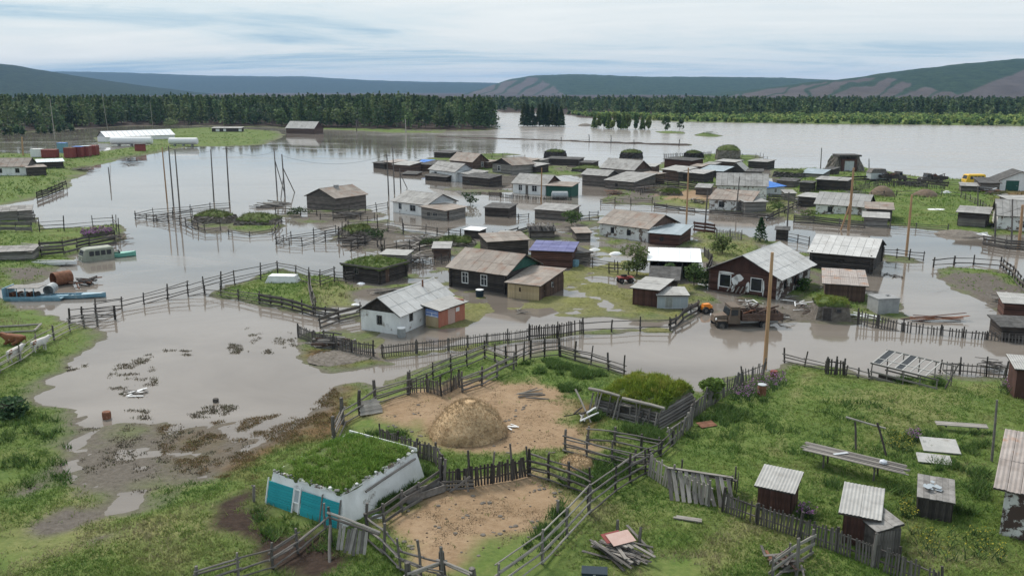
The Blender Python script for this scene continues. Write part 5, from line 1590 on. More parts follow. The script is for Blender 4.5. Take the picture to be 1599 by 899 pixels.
for (lab, B, C, W, h, h2, rm, wm_) in [
    ('tiny brown hut between the brown gabled house and the tan house', (748, 262), (762, 263), 4, 1.8, 2.1, 'roof_slate_warm', 'wood_brown'),
    ('grey lean-to at the right wall of the tan house', (822, 258), (840, 260), 4, 1.7, 2.0, 'roof_slate', 'wood_grey'),
    ('dark shed between the black shed and the turf cellar', (905, 262), (925, 263), 4, 1.6, 1.9, 'roof_felt', 'wood_dark'),
    ('pale roofed hut behind the weathered house ridge', (1000, 270), (1022, 271), 4, 1.9, 2.3, 'roof_pale', 'wood_brown'),
    ('brown hut wedged between the bright pale roof and the metal roof', (1078, 272), (1095, 273), 4, 2.2, 2.5, 'roof_slate_warm', 'wood_redbrown'),
    ('low grey hut beneath the mossy mound barn', (1098, 264), (1116, 265), 4, 1.5, 1.8, 'roof_slate', 'wood_mid'),
    ('low shed under pale blue sheets on the river bank', (1250, 277), (1284, 278), 5, 1.2, 1.9, 'roof_zinc', 'wood_grey'),
    ('small dark hut left of the pale blue sheets', (1212, 292), (1240, 293), 4, 1.6, 1.9, 'roof_felt', 'wood_mid'),
    ('weathered hut by the blue roofed cottage yard', (1226, 312), (1242, 313), 3, 1.5, 1.8, 'roof_slate', 'wood_grey'),
    ('dark store left of the earth banked garage', (1286, 272), (1300, 273), 4, 1.4, 1.7, 'roof_felt', 'wood_dark'),
    ('grey store behind the white garage corner', (1500, 299), (1526, 300), 4, 1.3, 1.6, 'roof_slate', 'wood_mid'),
    ('grey board shed at the left edge above the boarded pen', (-30, 346), (50, 345), 5, 1.9, 2.2, 'roof_board', 'wood_grey'),
    ('long low plank wall shed at the left edge above the white boat', (-30, 408), (52, 406), 3, 1.3, 1.5, 'roof_board', 'wood_grey'),
    ('flooded hut roof in front of the brown shed on the far left cluster', (628, 274), (650, 275), 3, .5, .9, 'roof_felt', 'wood_brown'),
    ('small pale roofed hut left of the stepped-roof house', (1086, 304), (1108, 305), 4, 1.6, 2.0, 'roof_slate', 'wood_mid'),
    ('little shed beside the peeling white house by the lane rails', (900, 376), (922, 376), 3, 1.3, 1.6, 'roof_slate_warm', 'wood_mid'),
]:
    house('shed', lab, B, C, W=W, h=h, h2=h2, roof='shed_y', rmat=rm, wall=wm_, gable=wm_, cat='shed', over=.25)

# ---------------------------------------------------------------- far left shore
T = house('house', 'white cottage with brown roof at the left edge beyond the flood', (-40, 274), (43, 274), W=6, h=2.5, rise=1.8, rmat='roof_slate_warm', wall='whitewash', gable='wood_mid', cols=8, rows=2, ops=[('front', 6.0, .8, .9, 1.0, WN, 'wood_mid'), ('front', 10.3, .8, .9, 1.0, WN, 'wood_mid')])
house('shed', 'dark shed beside the white cottage at the left edge', (44, 275), (73, 274), W=5, h=2.3, h2=2.5, roof='shed_y', rmat='roof_slate_warm', wall='wood_dark', gable='wood_dark', cat='shed')
house('shed', 'low dark shed with pale roof behind the white cottage', (60, 264), (100, 263), W=6, h=2.0, h2=2.4, roof='shed_y', rmat='roof_zinc', wall='wood_dark', gable='wood_dark', cat='shed')
T = house('log_house', 'lone brown log house with white roof on the far shore before the forest', (447, 208.5), (491, 209.5), W=8, h=3.0, rise=3.2, rmat='roof_pale', wall='wood_brown', gable='wood_redbrown', cols=6, rows=1)
house('shed', 'dark byre with white panels on the far spit before the forest', (331, 206), (377, 206), W=5, h=2.0, h2=2.4, roof='shed_y', rmat='roof_pale', wall='wood_dark', gable='wood_dark', cat='shed', ops=[('front', 2, .3, 2, 1.3, 'door', 'paint_white'), ('front', 6, .3, 1.4, 1.3, 'door', 'paint_white'), ('front', 14, .3, 1.6, 1.3, 'door', 'paint_white')])
T = house('barn', 'long white barn on the far left shore', (166, 222), (273, 216.5), W=9, h=2.2, rise=2.2, rmat='roof_white', wall='paint_white', gable='paint_grey', cat='barn', cols=14, rows=1)
for lab, px, py, ln, rr in (('long white storage tank lying before the white barn', 173, 227, 17, 1.5), ('white storage tank lying alone at the water edge right of the barn', 264, 227.5, 11.5, 1.35)):
    b = P(px, py)
    T = Thing('storage_tank', lab, 'tank', b, R(2))
    T.part('shell', MB().tube([(0, 0, rr + .4), (.3, 0, rr + .4), (ln - .3, 0, rr + .4), (ln, 0, rr + .4)], [rr * .6, rr, rr, rr * .6], 18), 'paint_white')
    for x in (.2, .5, .8): T.part('cradle', MB().box(ln * x - .2, ln * x + .2, -rr * .8, rr * .8, -.4, .7), 'concrete')
house('shed', 'dark red small shed below the white storage tank', (211, 236), (228, 236), W=3, h=2.6, h2=2.7, roof='shed_y', rmat='roof_felt', wall='paint_red', gable='paint_red', cat='shed')


def container(lab, px, py, ln, w, h, mat, roofm=None, rz=0, name='container'):
    T = Thing(name, lab, 'container', P(px, py), R(rz))
    T.part('body', MB().box(0, ln, 0, w, .15, h), mat)
    T.part('roof', MB().box(-.05, ln + .05, -.05, w + .05, h, h + .12), roofm or mat)
    for k in range(int(ln / 1.1)): T.part('rib', MB().box(.5 + k * 1.1, .65 + k * 1.1, -.06, 0, .2, h - .05), mat)
    T.part('door', MB().box(ln, ln + .05, .2, w - .2, .25, h - .15), mat)
    T.part('skid', MB().box(.2, ln - .2, .1, .3, 0, .15).box(.2, ln - .2, w - .3, w - .1, 0, .15), 'rust')
    return T


container('leftmost red container of the fuel depot with blue end', 65, 247, 4.6, 2.5, 2.6, 'paint_red', 'paint_red', 3)
container('red container in the middle of the fuel depot', 100, 247, 3, 2.5, 3.2, 'paint_red', 'rust', 3)
container('red container with blue roof beside the middle depot container', 114, 246, 2.8, 3, 3.4, 'paint_red', 'roof_blue', 3)
container('red container with pale blue roof in the fuel depot row', 126, 245, 2.6, 3, 3.4, 'paint_red', 'roof_zinc', 3)
container('rightmost red container of the fuel depot', 138, 243, 2.6, 3, 3.2, 'paint_red', 'paint_red', 3)
container('blue tank crate between the red depot containers', 90, 240, 2.8, 2.5, 3.6, 'paint_bluelight', 'roof_blue', 3)
container('white cabin left behind the red containers', 48, 246, 3.2, 2.5, 2.6, 'paint_white', 'paint_white', 3)

# ---------------------------------------------------------------- poles
for a in [
    ('tall fresh orange pole in the water by the big ruined house', (1194, 576), (1206, 394), 'pole_orange', .15, False, None),
    ('orange pole at the lane right of the dark log barn', (1415, 399), (1424, 304), 'pole_orange', .16, False, None),
    ('thick orange pole with brace before the whitewashed cottage', (1325, 359), (1333, 262), 'pole_orange', .2, False, [((1312, 359), (1327, 315))]),
    ('dark pole left of the braced orange pole', (1229, 361), (1232, 300), 'pole_dark', .12, False, None),
    ('orange pole in the flooded street by the wide stepped-roof house', (1072, 344), (1075, 262), 'pole_orange', .15, False, None),
    ('dark pole right of the orange pole in the flooded street', (1101, 352), (1105, 297), 'pole_dark', .12, False, None),
    ('thin grey pole before the porch of the stepped-roof house', (1149, 334), (1155, 276), 'pole_dark', .11, False, None),
    ('orange-brown pole before the white house with the green lean-to', (845, 322), (846, 262), 'pole_orange', .13, False, None),
    ('left one of the paired poles beside the white porch house', (607, 306), (604, 240), 'pole_dark', .13, True, None),
    ('right taller one of the paired poles beside the white porch house', (616, 303), (613, 229), 'pole_dark', .12, False, None),
    ('short braced pole right of the paired poles', (626, 296), (624, 263), 'pole_dark', .12, False, [((637, 294), (625, 270))]),
    ('left one of the braced twin poles in the open flood', (433, 306), (428, 234), 'pole_dark', .13, False, [((446, 305), (430, 250))]),
    ('right one of the braced twin poles in the open flood', (445, 307), (440, 241), 'pole_dark', .14, False, [((461, 300), (441, 262)), ((438, 312), (441, 275))]),
    ('leftmost orange pole of the pole group by the ring corral', (261, 316), (253, 230), 'pole_orange', .13, False, None),
    ('middle pole of the group by the ring corral', (271, 322), (263, 228), 'pole_dark', .13, True, None),
    ('third pole of the group, inside the ring corral', (281, 331), (273, 234), 'pole_dark', .13, False, None),
    ('pole behind the ring corral, left of the pair', (334, 315), (329, 233), 'pole_dark', .13, False, None),
    ('pole behind the ring corral, right of the pair', (358, 313), (353, 229), 'pole_dark', .14, True, None),
    ('short pole standing in the flood near the left shore', (172, 287), (169, 261), 'pole_dark', .13, False, None),
    ('leftmost tall mast against the forest', (87, 228), (78, 155), 'wood_pale', .14, False, None),
    ('tallest mast against the forest above the white barn', (170, 213), (159, 146), 'wood_pale', .14, False, None),
    ('thin mast against the forest right of the white barn', (239, 203), (234, 158), 'wood_pale', .14, False, None),
    ('short orange post behind the white cottage on the left', (36, 243), (34, 214), 'pole_orange', .25, False, None),
    ('white topped marker post on the far flooded spit', (634, 209), (633, 186), 'wood_pale', .25, False, None),
    ('small pole on the far spit left of the marker post', (557, 207), (556, 187), 'pole_dark', .2, True, None),
    ('grey pole on the river bank left of the earth banked garage', (1281, 269), (1283, 231), 'pole_dark', .13, False, None),
    ('thin pole on the river bank right of the earth banked garage', (1357, 278), (1357, 248), 'pole_dark', .12, False, None),
    ('orange pole at the right edge before the slate roofed house', (1591, 388), (1597, 320), 'pole_orange', .2, False, None),
    ('dark pole before the slate roofed house at the right edge', (1580, 380), (1581, 311), 'pole_dark', .12, False, None),
    ('grey pole at the left corner of the slate roofed house', (1554, 380), (1555, 318), 'pole_dark', .12, False, None),
    ('dark pole in the green field behind the open shed', (1527, 335), (1527, 290), 'pole_dark', .11, False, None),
    ('thin pole by the right meadow barn', (1549, 720), (1557, 624), 'wood_grey', .07, False, None),
]:
    t_ = utility_pole(*a[:5], arm=a[5], brace=a[6], group='village poles')


def wire(lab, a, b, sag):
    a, b = Vector(a), Vector(b)
    pts = []
    for k in range(13):
        u = k / 12; p = a.lerp(b, u); p.z -= sag * 4 * u * (1 - u); pts.append(p - a)
    o = bpy.data.objects.new('power_line', MB().tube(pts, .02, 5).mesh('power_line', 'rubber')); col.objects.link(o)
    o.location = a; o['label'] = lab; o['category'] = 'wire'


pole_tops = {o['label']: o for o in bpy.data.objects if o.name.startswith('utility_pole') and o.parent is None}


def topof(lab):
    o = [v for k, v in pole_tops.items() if k.startswith(lab)][0]
    pl = [c for c in o.children if c.name.startswith('pole')][0]
    z = max(v.co.z for v in pl.data.vertices); x = [v.co.x for v in pl.data.vertices if v.co.z > z - .1]
    return Vector(o.location) + Vector((sum(x) / len(x), 0, z - .3))


wire('sagging wire from the ring corral poles to the braced twin poles', topof('pole behind the ring corral, right'), topof('left one of the braced twin'), 1.2)
wire('sagging wire from the braced twin poles to the paired poles', topof('right one of the braced twin'), topof('left one of the paired'), 1.8)
for la_, a_, b_, g_ in (('from the braced orange pole to the lane pole', 'thick orange pole', 'orange pole at the lane', 1.5), ('from the lane pole to the right edge pole', 'orange pole at the lane', 'orange pole at the right edge', 2), ('from the orange street pole to the dark cottage pole', 'orange pole in the flooded street', 'dark pole left of the braced', 2), ('from the paired poles to the green lean-to pole', 'right taller one', 'orange-brown pole before', 2.5), ('from the green lean-to pole to the orange street pole', 'orange-brown pole before', 'orange pole in the flooded street', 2.5), ('from the dark cottage pole to the braced orange pole', 'dark pole left of the braced', 'thick orange pole', 1)):
    wire('thin sagging wire ' + la_, topof(a_), topof(b_), g_)
wire('sagging wire from the corral pole group to the pole behind the ring corral', topof('middle pole of the group'), topof('pole behind the ring corral, left'), .8)

# ================================================================ foreground farmyard
def teal_hut():
    b, ang, L, W = frame_from((537, 827), (667, 744), A=(414, 783))
    T = Thing('sod_hut', 'white and teal painted hut with green turf roof in the near yard', 'hut', b, ang)
    Mh = T.M; h = 1.75; i = .42
    lo = [(0, 0, -.4), (L, 0, -.4), (L, W, -.4), (0, W, -.4)]
    hi = [(i, i, h), (L - i, i, h), (L - i, W - i, h), (i, W - i, h)]
    for k in range(4):
        a0, b0, a1, b1 = map(Vector, (lo[k], lo[(k + 1) % 4], hi[k], hi[(k + 1) % 4]))
        out = (b0 - a0).cross(Vector((0, 0, 1))).normalized()
        m = MB(); n = 20; nz = 7
        for r_ in range(nz + 1):
            for c_ in range(n + 1):
                u, v_ = c_ / n, r_ / nz
                p = (a0 * (1 - u) + b0 * u) * (1 - v_) + (a1 * (1 - u) + b1 * u) * v_
                if 0 < c_ < n: p += out * (.07 * math.sin(u * 9 + k) * math.sin(v_ * 5 + u * 3) + random.uniform(-.012, .012))
                m.v.append(p)
        for r_ in range(nz):
            for c_ in range(n):
                q = r_ * (n + 1) + c_
                m.f.append((q, q + 1, q + n + 2, q + n + 1))
        T.part('wall', m, 'whitewash', smooth=True)
    # teal boards on the left wall, tilted with it
    th = math.atan2(i, h)
    wf = wall_frame(Mh, (0, W, 0), -math.pi / 2) @ Matrix.Translation((0, -.06, 0)) @ Matrix.Rotation(-th, 4, 'X')
    z = .02; k = 0
    segs = [(.28, W * .36), (W * .47, W - .42)]
    while z < 1.3:
        for s0, s1 in segs:
            T.unit('plank', umesh('plank', 'paint_teal'), wf @ Matrix.Translation(((s0 + s1) / 2 + random.uniform(-.015, .015), random.uniform(-.01, .006), z + .065)) @ Matrix.Diagonal((s1 - s0, .03, .125, 1)))
        z += .132
    for u in (.22, W * .375, W * .455, W - .36, W * .72):
        T.unit('batten', umesh('plank', 'paint_white' if u < W * .7 else 'wood_grey'), wf @ along((u, -.03, -.1), (u, -.03, 1.5), .05, .07))
    f = T.part('window', MB().box(W * .39, W * .445, -.06, .05, .62, .68).box(W * .39, W * .445, -.06, .05, 1.30, 1.36).box(W * .385, W * .39, -.06, .05, .62, 1.36).box(W * .445, W * .45, -.06, .05, .62, 1.36), 'paint_white', wf)
    T.part('pane', MB().box(W * .39, W * .445, -.02, .02, .68, 1.30), 'film', wf, f)
    T.part('sill_board', MB().box(.1, W - .1, -.1, .02, -.12, .0), 'whitewash', wf)
    # white skirting log and plank on the right wall
    wr = wall_frame(Mh, (0, 0, 0), 0) @ Matrix.Translation((0, -.05, 0)) @ Matrix.Rotation(-th, 4, 'X')
    beam(T, 'eave_pole', wr @ Vector((1.9, -.12, 1.3)), wr @ Vector((L - .8, -.12, 1.5)), .12, None, 'wood_grey')
    q = [(hi[k][0] + (.04 if k in (0, 3) else -.02), hi[k][1] + (.03 if k in (0, 1) else -.02), hi[k][2] - .02) for k in range(4)]
    rr_ = random.Random(3)
    for k in range(4):
        p0, p1 = Vector(hi[k]), Vector(hi[(k + 1) % 4]); n = 22; m = MB()
        inn = (Vector((L / 2, W / 2, h)) - (p0 + p1) / 2); inn.z = 0; inn.normalize()
        for c_ in range(n + 1):
            p = p0.lerp(p1, c_ / n)
            w_ = rr_.uniform(.08, .2); zt = rr_.uniform(.0, .07)
            for d_, z_ in ((-rr_.uniform(.0, .07), -.10), (-.01, zt), (w_ * .6, zt + rr_.uniform(-.02, .06)), (w_ + .2, .0)): m.v.append(p + inn * d_ + Vector((0, 0, z_)))
        for c_ in range(n):
            for d_ in range(3): m.f.append((c_ * 4 + d_, c_ * 4 + d_ + 1, c_ * 4 + d_ + 5, c_ * 4 + d_ + 4))
        T.part('roof_rim', m, 'whitewash_peel')
    for k in range(60):
        e = k % 4; u = random.random()
        p = Vector(q[e]).lerp(Vector(q[(e + 1) % 4]), u)
        s = random.uniform(.04, .11)
        T.part('rim_stone', MB().lathe([(s * .5, 0), (s, s * .5), (s * .8, s), (s * .2, s * 1.3)], 6, (p.x + random.uniform(-.14, .05), p.y + random.uniform(-.12, .05), h + .05)), 'whitewash' if random.random() < .3 else 'stone_rubble')
    sod_roof(T, Mh, q, .2, .14, n=28, seed=5, grass=9000, gh_=(.05, .17), tint=(1.5, 1.6, 1.4))
    beam(T, 'roof_edge_board', Mh @ Vector((L - .5, .3, h + .14)), Mh @ Vector((L - .5, W - .4, h + .16)), .05, .2, 'paint_white', 'plank')
teal_hut()

# haystack
def mound(name, lab, cat, px, py, rad, h, mat, n=40, straw=0, seed=1, cols=None, squash=1.0, prof=None):
    b = P(px, py)
    T = Thing(name, lab, cat, b)
    m = MB(); rings = 14
    prof = prof or (lambda t: (1 - t ** 1.55) ** .70)
    V = []
    for j in range(rings + 1):
        t = j / rings
        for k in range(n):
            a = 2 * math.pi * k / n
            no = 1 + .22 * (float(fbm(np.array(math.cos(a) * 1.7 + seed * 3.3), np.array(math.sin(a) * 1.7 + t * 2.2), 3, seed)) - .5) + .05 * (float(fbm(np.array(math.cos(a) * 7. + seed), np.array(math.sin(a) * 7. + t * 9), 2, seed + 3)) - .5)
            r_ = rad * prof(t) * no + .03
            V.append((r_ * math.cos(a), r_ * math.sin(a) * squash, h * t - .1 - (.16 * h / 2.6 if j == rings else 0) + .05 * random.uniform(-1, 1) * (0 < j < rings - 1)))
    m.v = [Vector(p) for p in V]
    for j in range(rings):
        for k in range(n):
            m.f.append((j * n + k, j * n + (k + 1) % n, (j + 1) * n + (k + 1) % n, (j + 1) * n + k))
    m.f.append(tuple(rings * n + k for k in range(n)))
    T.part('heap', m, mat, smooth=True)
    if straw:
        r = np.random.default_rng(seed); A = np.array(V)[: rings * n]
        pts = A[r.integers(0, len(A), straw)] + r.normal(0, .07, (straw, 3))
        col_ = np.array([(.42, .30, .18), (.35, .24, .135), (.50, .38, .24)])[r.integers(0, 3, straw)] if cols is None else np.array(cols)[r.integers(0, len(cols), straw)]
        v, f, c = blade_mesh(pts, .02, .09, seed, 4, .02, spread=.08, cols=col_)
        o2 = bpy.data.objects.new('loose_straw', np_mesh('loose_straw', v, f, 'grass', c)); col.objects.link(o2); o2.parent = T.o; o2['kind'] = 'stuff'
    return T


mound('haystack', 'large domed haystack in the bare tan yard', 'haystack', 733, 674, 2.4, 2.3, 'hay', straw=4200, seed=4, n=56)
mound('hay_heap', 'small tan hay heap by the pole pen', 'haystack', 900, 724, .95, .55, 'hay', straw=900, seed=6)
mound('haystack', 'grey-brown haystack in the green field right of the whitewashed cottage', 'haystack', 1377, 305, 2.6, 2.2, 'hay_dark', seed=7)
mound('haystack', 'flat brown haystack further right in the green field', 'haystack', 1445, 306, 2.6, 1.6, 'hay_dark', seed=8)
mound('rubbish_heap', 'low dark brown heap at the edge of the flooded lane', 'heap', 1496, 367, 3.4, .9, 'earth_wall', seed=9)

# mossy sod barn with pole walls
T = sod_hut('sod_barn', 'sunken pole barn with domed mossy turf roof in the near yards', (924, 642), (1030, 670), E=(1074, 632), h=1.2, inset=.5, bulge=.55, wall='earth_wall', logs='wood_grey', seed=12, grass=5600, tint=(1.6, 1.4, .8), gh_=(.07, .2), edge=.24,
            ops=[('front', 2.2, .05, .75, .95, 'door_frame', 'wood_grey', 'wood_dark')], slope_back=.25)
for k in range(16):
    u = random.uniform(-.2, T.L)
    beam(T, 'wall_prop', T.M @ Vector((u, random.uniform(-.5, -.2), -.1)), T.M @ Vector((u + random.uniform(-.4, .4), .25, random.uniform(.9, 1.7))), .1, None, random.choice(['wood_grey', 'wood_mid', 'wood_pale']))
beam(T, 'eave_log', T.M @ Vector((-.3, .05, 1.62)), T.M @ Vector((2.2, .0, 1.66)), .2, None, 'wood_pale')
beam(T, 'eave_log', T.M @ Vector((2.4, .02, 1.55)), T.M @ Vector((T.L + .3, .0, 1.6)), .22, None, 'wood_pale')
beam(T, 'leaning_pole', T.M @ Vector((-1.1, -.4, 1.5)), T.M @ Vector((1.3, -1.9, 0)), .12, None, 'wood_pale')
sod_hut('sod_hut', 'tiny turf roofed kennel at the right of the mossy barn', (1052, 632), (1084, 625), W=1.6, h=.8, inset=.2, bulge=.1, wall='wood_mid', seed=15, grass=500, tint=(.9, 1.1, .8))

# outbuildings on the near meadow
T = house('privy', 'plank privy with small pale corrugated roof on the near meadow', (1183, 795), (1233, 805), E=(1245, 785), h=1.45, h2=1.7, roof='shed_y', rmat='roof_pale', wall='wood_redbrown', style={'front': 'plank', 'left': 'plank', 'right': 'plank'}, gable='wood_redbrown', cat='shed', over=.22, cols=2, rows=1, pw=.15, corr=.17)
T = house('privy', 'double plank privy with broken pale roof, nearest on the meadow', (1315, 848), (1362, 858), E=(1382, 826), h=1.75, h2=2.0, roof='shed_y', rmat='roof_pale', wall='wood_redbrown', style={'front': 'plank', 'left': 'plank', 'right': 'plank'}, gable='wood_redbrown', cat='shed', over=.28, cols=2, rows=2, pw=.15, jit=.05, corr=.17)
house('', '', (1366, 872), (1402, 868), W=1.8, h=1.45, h2=1.7, roof='shed_x', rmat='roof_board', wall='wood_mid', style={'front': 'plank', 'right': 'plank'}, gable='wood_mid', into=T, pref='annex_', over=.1, cols=5, rows=1, pw=.15, jit=.03)
house('coop', 'grey board coop with smashed glass on its flat lid, on the meadow', (1432, 806), (1484, 815), E=(1492, 790), h=1.15, h2=1.4, roof='shed_y', rmat='roof_board', wall='wood_dark', style={'front': 'plank', 'left': 'plank', 'right': 'plank'}, gable='wood_dark', cat='shed', over=.12, cols=6, rows=1, pw=.16, jit=.03)
c_ = P(1462, 808) + Vector((0, .75, 1.36))
T = Thing('glass_sheet', 'broken pale green glass lying on the grey board coop', 'glass', c_)
for k in range(9):
    a = random.uniform(0, 6.28); r0 = random.uniform(.12, .26); cx0, cy0 = random.uniform(-.35, .35), random.uniform(-.3, .3)
    pg = [(cx0 + r0 * math.cos(a + j) * random.uniform(.6, 1.3), cy0 + r0 * math.sin(a + j) * random.uniform(.6, 1.3)) for j in (0, 1.3, 2.8, 4.4)]
    T.part('shard', MB().hexa([(x, y, .13 * y + .012 * k) for x, y in pg], [(x, y, .13 * y + .012 * k + .006) for x, y in pg]), 'film')
T = house('barn', 'barn with rust streaked roof and flaking white wall at the right edge of the meadow', (1560, 834), (1720, 874), W=4.6, h=2.75, h2=3.7, roof='shed_y', rmat='roof_rust', wall='whitewash_ruin', gable='wood_mid', cat='barn', over=.5, cols=9, rows=2, corr=.2)

# greenhouse frame by the water
def greenhouse():
    b, ang, L, W = frame_from((1360, 592), (1462, 608), W=2.4)
    T = Thing('greenhouse', 'ruined greenhouse frame with white glazing bars at the water edge', 'greenhouse', b, ang)
    h = 1.35
    for x in np.linspace(0, L, 5):
        for y in (0, W): T.unit('post', umesh('pole', 'wood_grey'), T.M @ along((x, y, -.2), (x, y, h + (.6 if y else 0)), .09, .09))
    for z, y in ((.12, 0), (.7, 0), (h, 0), (.3, W), (h + .6, W)):
        T.unit('rail', umesh('plank', 'wood_grey'), T.M @ along((-.1, y - .05, z), (L + .1, y - .05, z), .05, .12))
    T.unit('board', umesh('plank', 'wood_grey'), T.M @ along((-.1, -.08, .25), (L + .1, -.08, .2), .04, .25))
    n = 7
    for k in range(n + 1):
        x = k * L * .82 / n
        T.unit('glazing_bar', umesh('plank', 'panel_white'), T.M @ along((x, 0, h + .03), (x, W, h + .63), .09, .05))
    for y, z in ((.02, h + .04), (W * .33, h + .24), (W * .98, h + .62)):
        T.unit('glazing_bar', umesh('plank', 'panel_white'), T.M @ along((0, y, z), (L * .82, y, z), .09, .06))
    for k in (0, 3): T.part('pane', MB().hexa([(k * L * .82 / n, 0, h + .02), ((k + 1) * L * .82 / n, 0, h + .02), ((k + 1) * L * .82 / n, W, h + .62), (k * L * .82 / n, W, h + .62)], [(k * L * .82 / n, 0, h + .03), ((k + 1) * L * .82 / n, 0, h + .03), ((k + 1) * L * .82 / n, W, h + .63), (k * L * .82 / n, W, h + .63)]), 'glass')
    T.part('bed_board', MB().box(.2, L - .2, W * .3, W * .36, 0, .45), 'wood_dark')
    for k in range(6): T.unit('loose_lath', umesh('plank', 'wood_pale'), T.M @ along((L * .8 + random.uniform(0, .8), random.uniform(0, W), h + .2), (L + random.uniform(-.2, .5), random.uniform(0, W), h * random.uniform(.5, 1.2)), .05, .06))
    T.unit('leaning_pole', umesh('pole', 'wood_grey'), T.M @ along((L + .1, .6, 0), (L + .9, 1.2, 2.6), .12, .12))
greenhouse()

# slatted trestle table
def trestle():
    b = P(1330, 738)
    T = Thing('trestle_table', 'long grey slatted drying table on posts in the meadow', 'table', b, R(-36))
    L = 5.6; W = 1.3
    for k in range(13):
        y = -W / 2 + k * W / 12
        a = random.uniform(-.3, .3)
        T.unit('slat', umesh('plank', random.choice(['wood_grey', 'wood_pale', 'wood_grey'])), T.M @ along((-L / 2 + a, y, .95 + random.uniform(0, .03)), (L / 2 + a, y + random.uniform(-.1, .1), .93 + random.uniform(0, .04)), .1, .035))
    for x in (-1.5, 1.3):
        for y in (-.45, .45): T.unit('leg', umesh('pole', 'wood_mid'), T.M @ along((x, y, -.1), (x, y, .9), .11, .11))
        T.unit('bearer', umesh('pole', 'wood_mid'), T.M @ along((x, -.65, .88), (x, .65, .88), .1, .1))
    T.unit('loose_board', umesh('plank', 'paint_grey'), T.M @ along((-1.0, -.3, 1.0), (-.4, .35, 1.03), .2, .03))
    T.part('bag', MB().lathe([(.05, 0), (.22, .05), (.2, .16), (.06, .24)], 9, (1.6, .1, .97)), 'bag', label='blue and white plastic bag')
    T2 = Thing('sawhorse', 'dark leaning timber trestle behind the slatted table', 'trestle', P(1358, 700), R(-20))
    T2.unit('leg', umesh('pole', 'wood_dark'), T2.M @ along((-.8, -.5, 0), (-.95, .3, 1.5), .13, .13)); T2.unit('leg', umesh('pole', 'wood_dark'), T2.M @ along((.9, -.9, 0), (.3, .3, 1.6), .13, .13))
    T2.unit('bar', umesh('pole', 'wood_pale'), T2.M @ along((-1.5, .3, 1.75), (.8, .35, 1.3), .12, .12))
trestle()


def panel(lab, px, py, L, W, rz, tilt, mat, name='roof_panel', th=.06, z=.12, battens=True, n=4):
    b = P(px, py) + Vector((0, 0, z))
    T = Thing(name, lab, 'panel', b, R(rz))
    M = T.M @ Matrix.Rotation(R(tilt), 4, 'X')
    for k in range(n):
        T.unit('board', umesh('plank', mat), M @ along((-L / 2 + random.uniform(-.1, .1), -W / 2 + (k + .5) * W / n, random.uniform(0, .02)), (L / 2 + random.uniform(-.1, .1), -W / 2 + (k + .5) * W / n, random.uniform(0, .02)), W / n * .95, th))
    if battens:
        for x in (-.33, .33): T.unit('batten', umesh('plank', 'wood_mid'), M @ along((L * x, -W / 2, -.08), (L * x, W / 2, -.08), .1, .08))
    return T


panel('fallen white board panel lying in the meadow', 1466, 700, 2.1, 1.7, -14, 10, 'panel_white', z=.22, n=1)
panel('second white board panel, nearer and lower in the meadow', 1456, 720, 1.8, 1.0, -16, 12, 'panel_white', z=.16, n=1)
panel('long mossy plank panel behind the white panels', 1500, 672, 2.9, .55, -12, 5, 'wood_pale', z=.4, n=3)
panel('grey slatted gate leaning on the yard fence', 578, 645, 1.4, 1.15, 25, 38, 'wood_pale', name='slat_panel', z=.45, n=7)
panel('grey plank ramp in front of the white panels', 1075, 812, 1.4, .3, -18, 4, 'wood_pale', name='plank_stack', n=2, z=.08)
panel('rusty red sheet lying by the leaning pickets', 1105, 664, 1.2, .8, 20, 5, 'rust', name='metal_sheet', n=1, z=.1, th=.02)

# collapsed lean-to against the picket fence
T = Thing('lean_to', 'collapsed grey board lean-to behind the leaning picket fence', 'lean-to', P(1095, 782), R(-18))
for k in range(11):
    T.unit('board', umesh('plank', random.choice(['wood_pale', 'wood_grey'])), T.M @ along((-1.5 + k * .32, -.5, .05), (-2.0 + k * .32 + random.uniform(-.15, .15), .7, 1.3), .2, .03))
for k in range(8):
    T.unit('roof_board', umesh('plank', random.choice(['wood_pale', 'wood_grey'])), T.M @ along((-1.9 + k * .1, .7 + k * .17, 1.36 - k * .10), (1.5 + random.uniform(-.3, .3), .7 + k * .17, 1.28 - k * .11), .19, .03))
for x, y in ((-1.4, .8), (1.5, .8), (1.6, 2.0), (-1.3, 2.0)): T.unit('post', umesh('pole', 'wood_mid'), T.M @ along((x, y, -.1), (x, y, 1.35), .1, .1))
T.unit('side_board', umesh('plank', 'wood_dark'), T.M @ along((1.75, .7, .7), (1.75, 2.1, .6), .03, .8))

# timber heaps
def heap(lab, px, py, n, L, spread, h, mats, rz=0, thick=.13, name='timber_pile', shape='pole', jit=.5):
    b = P(px, py)
    T = Thing(name, lab, 'timber', b, R(rz))
    for k in range(n):
        l = L * random.uniform(.6, 1.1); a = random.gauss(0, jit); z = random.uniform(.06, h)
        c = Vector((random.gauss(0, spread * .35), random.gauss(0, spread), z))
        d = Vector((math.cos(a), math.sin(a), random.uniform(-.1, .1))) * l / 2
        beam(T, 'log' if shape == 'pole' else 'board', T.M @ (c - d), T.M @ (c + d), thick * random.uniform(.7, 1.3), (None if shape == 'pole' else .035), random.choice(mats), shape)
    return T


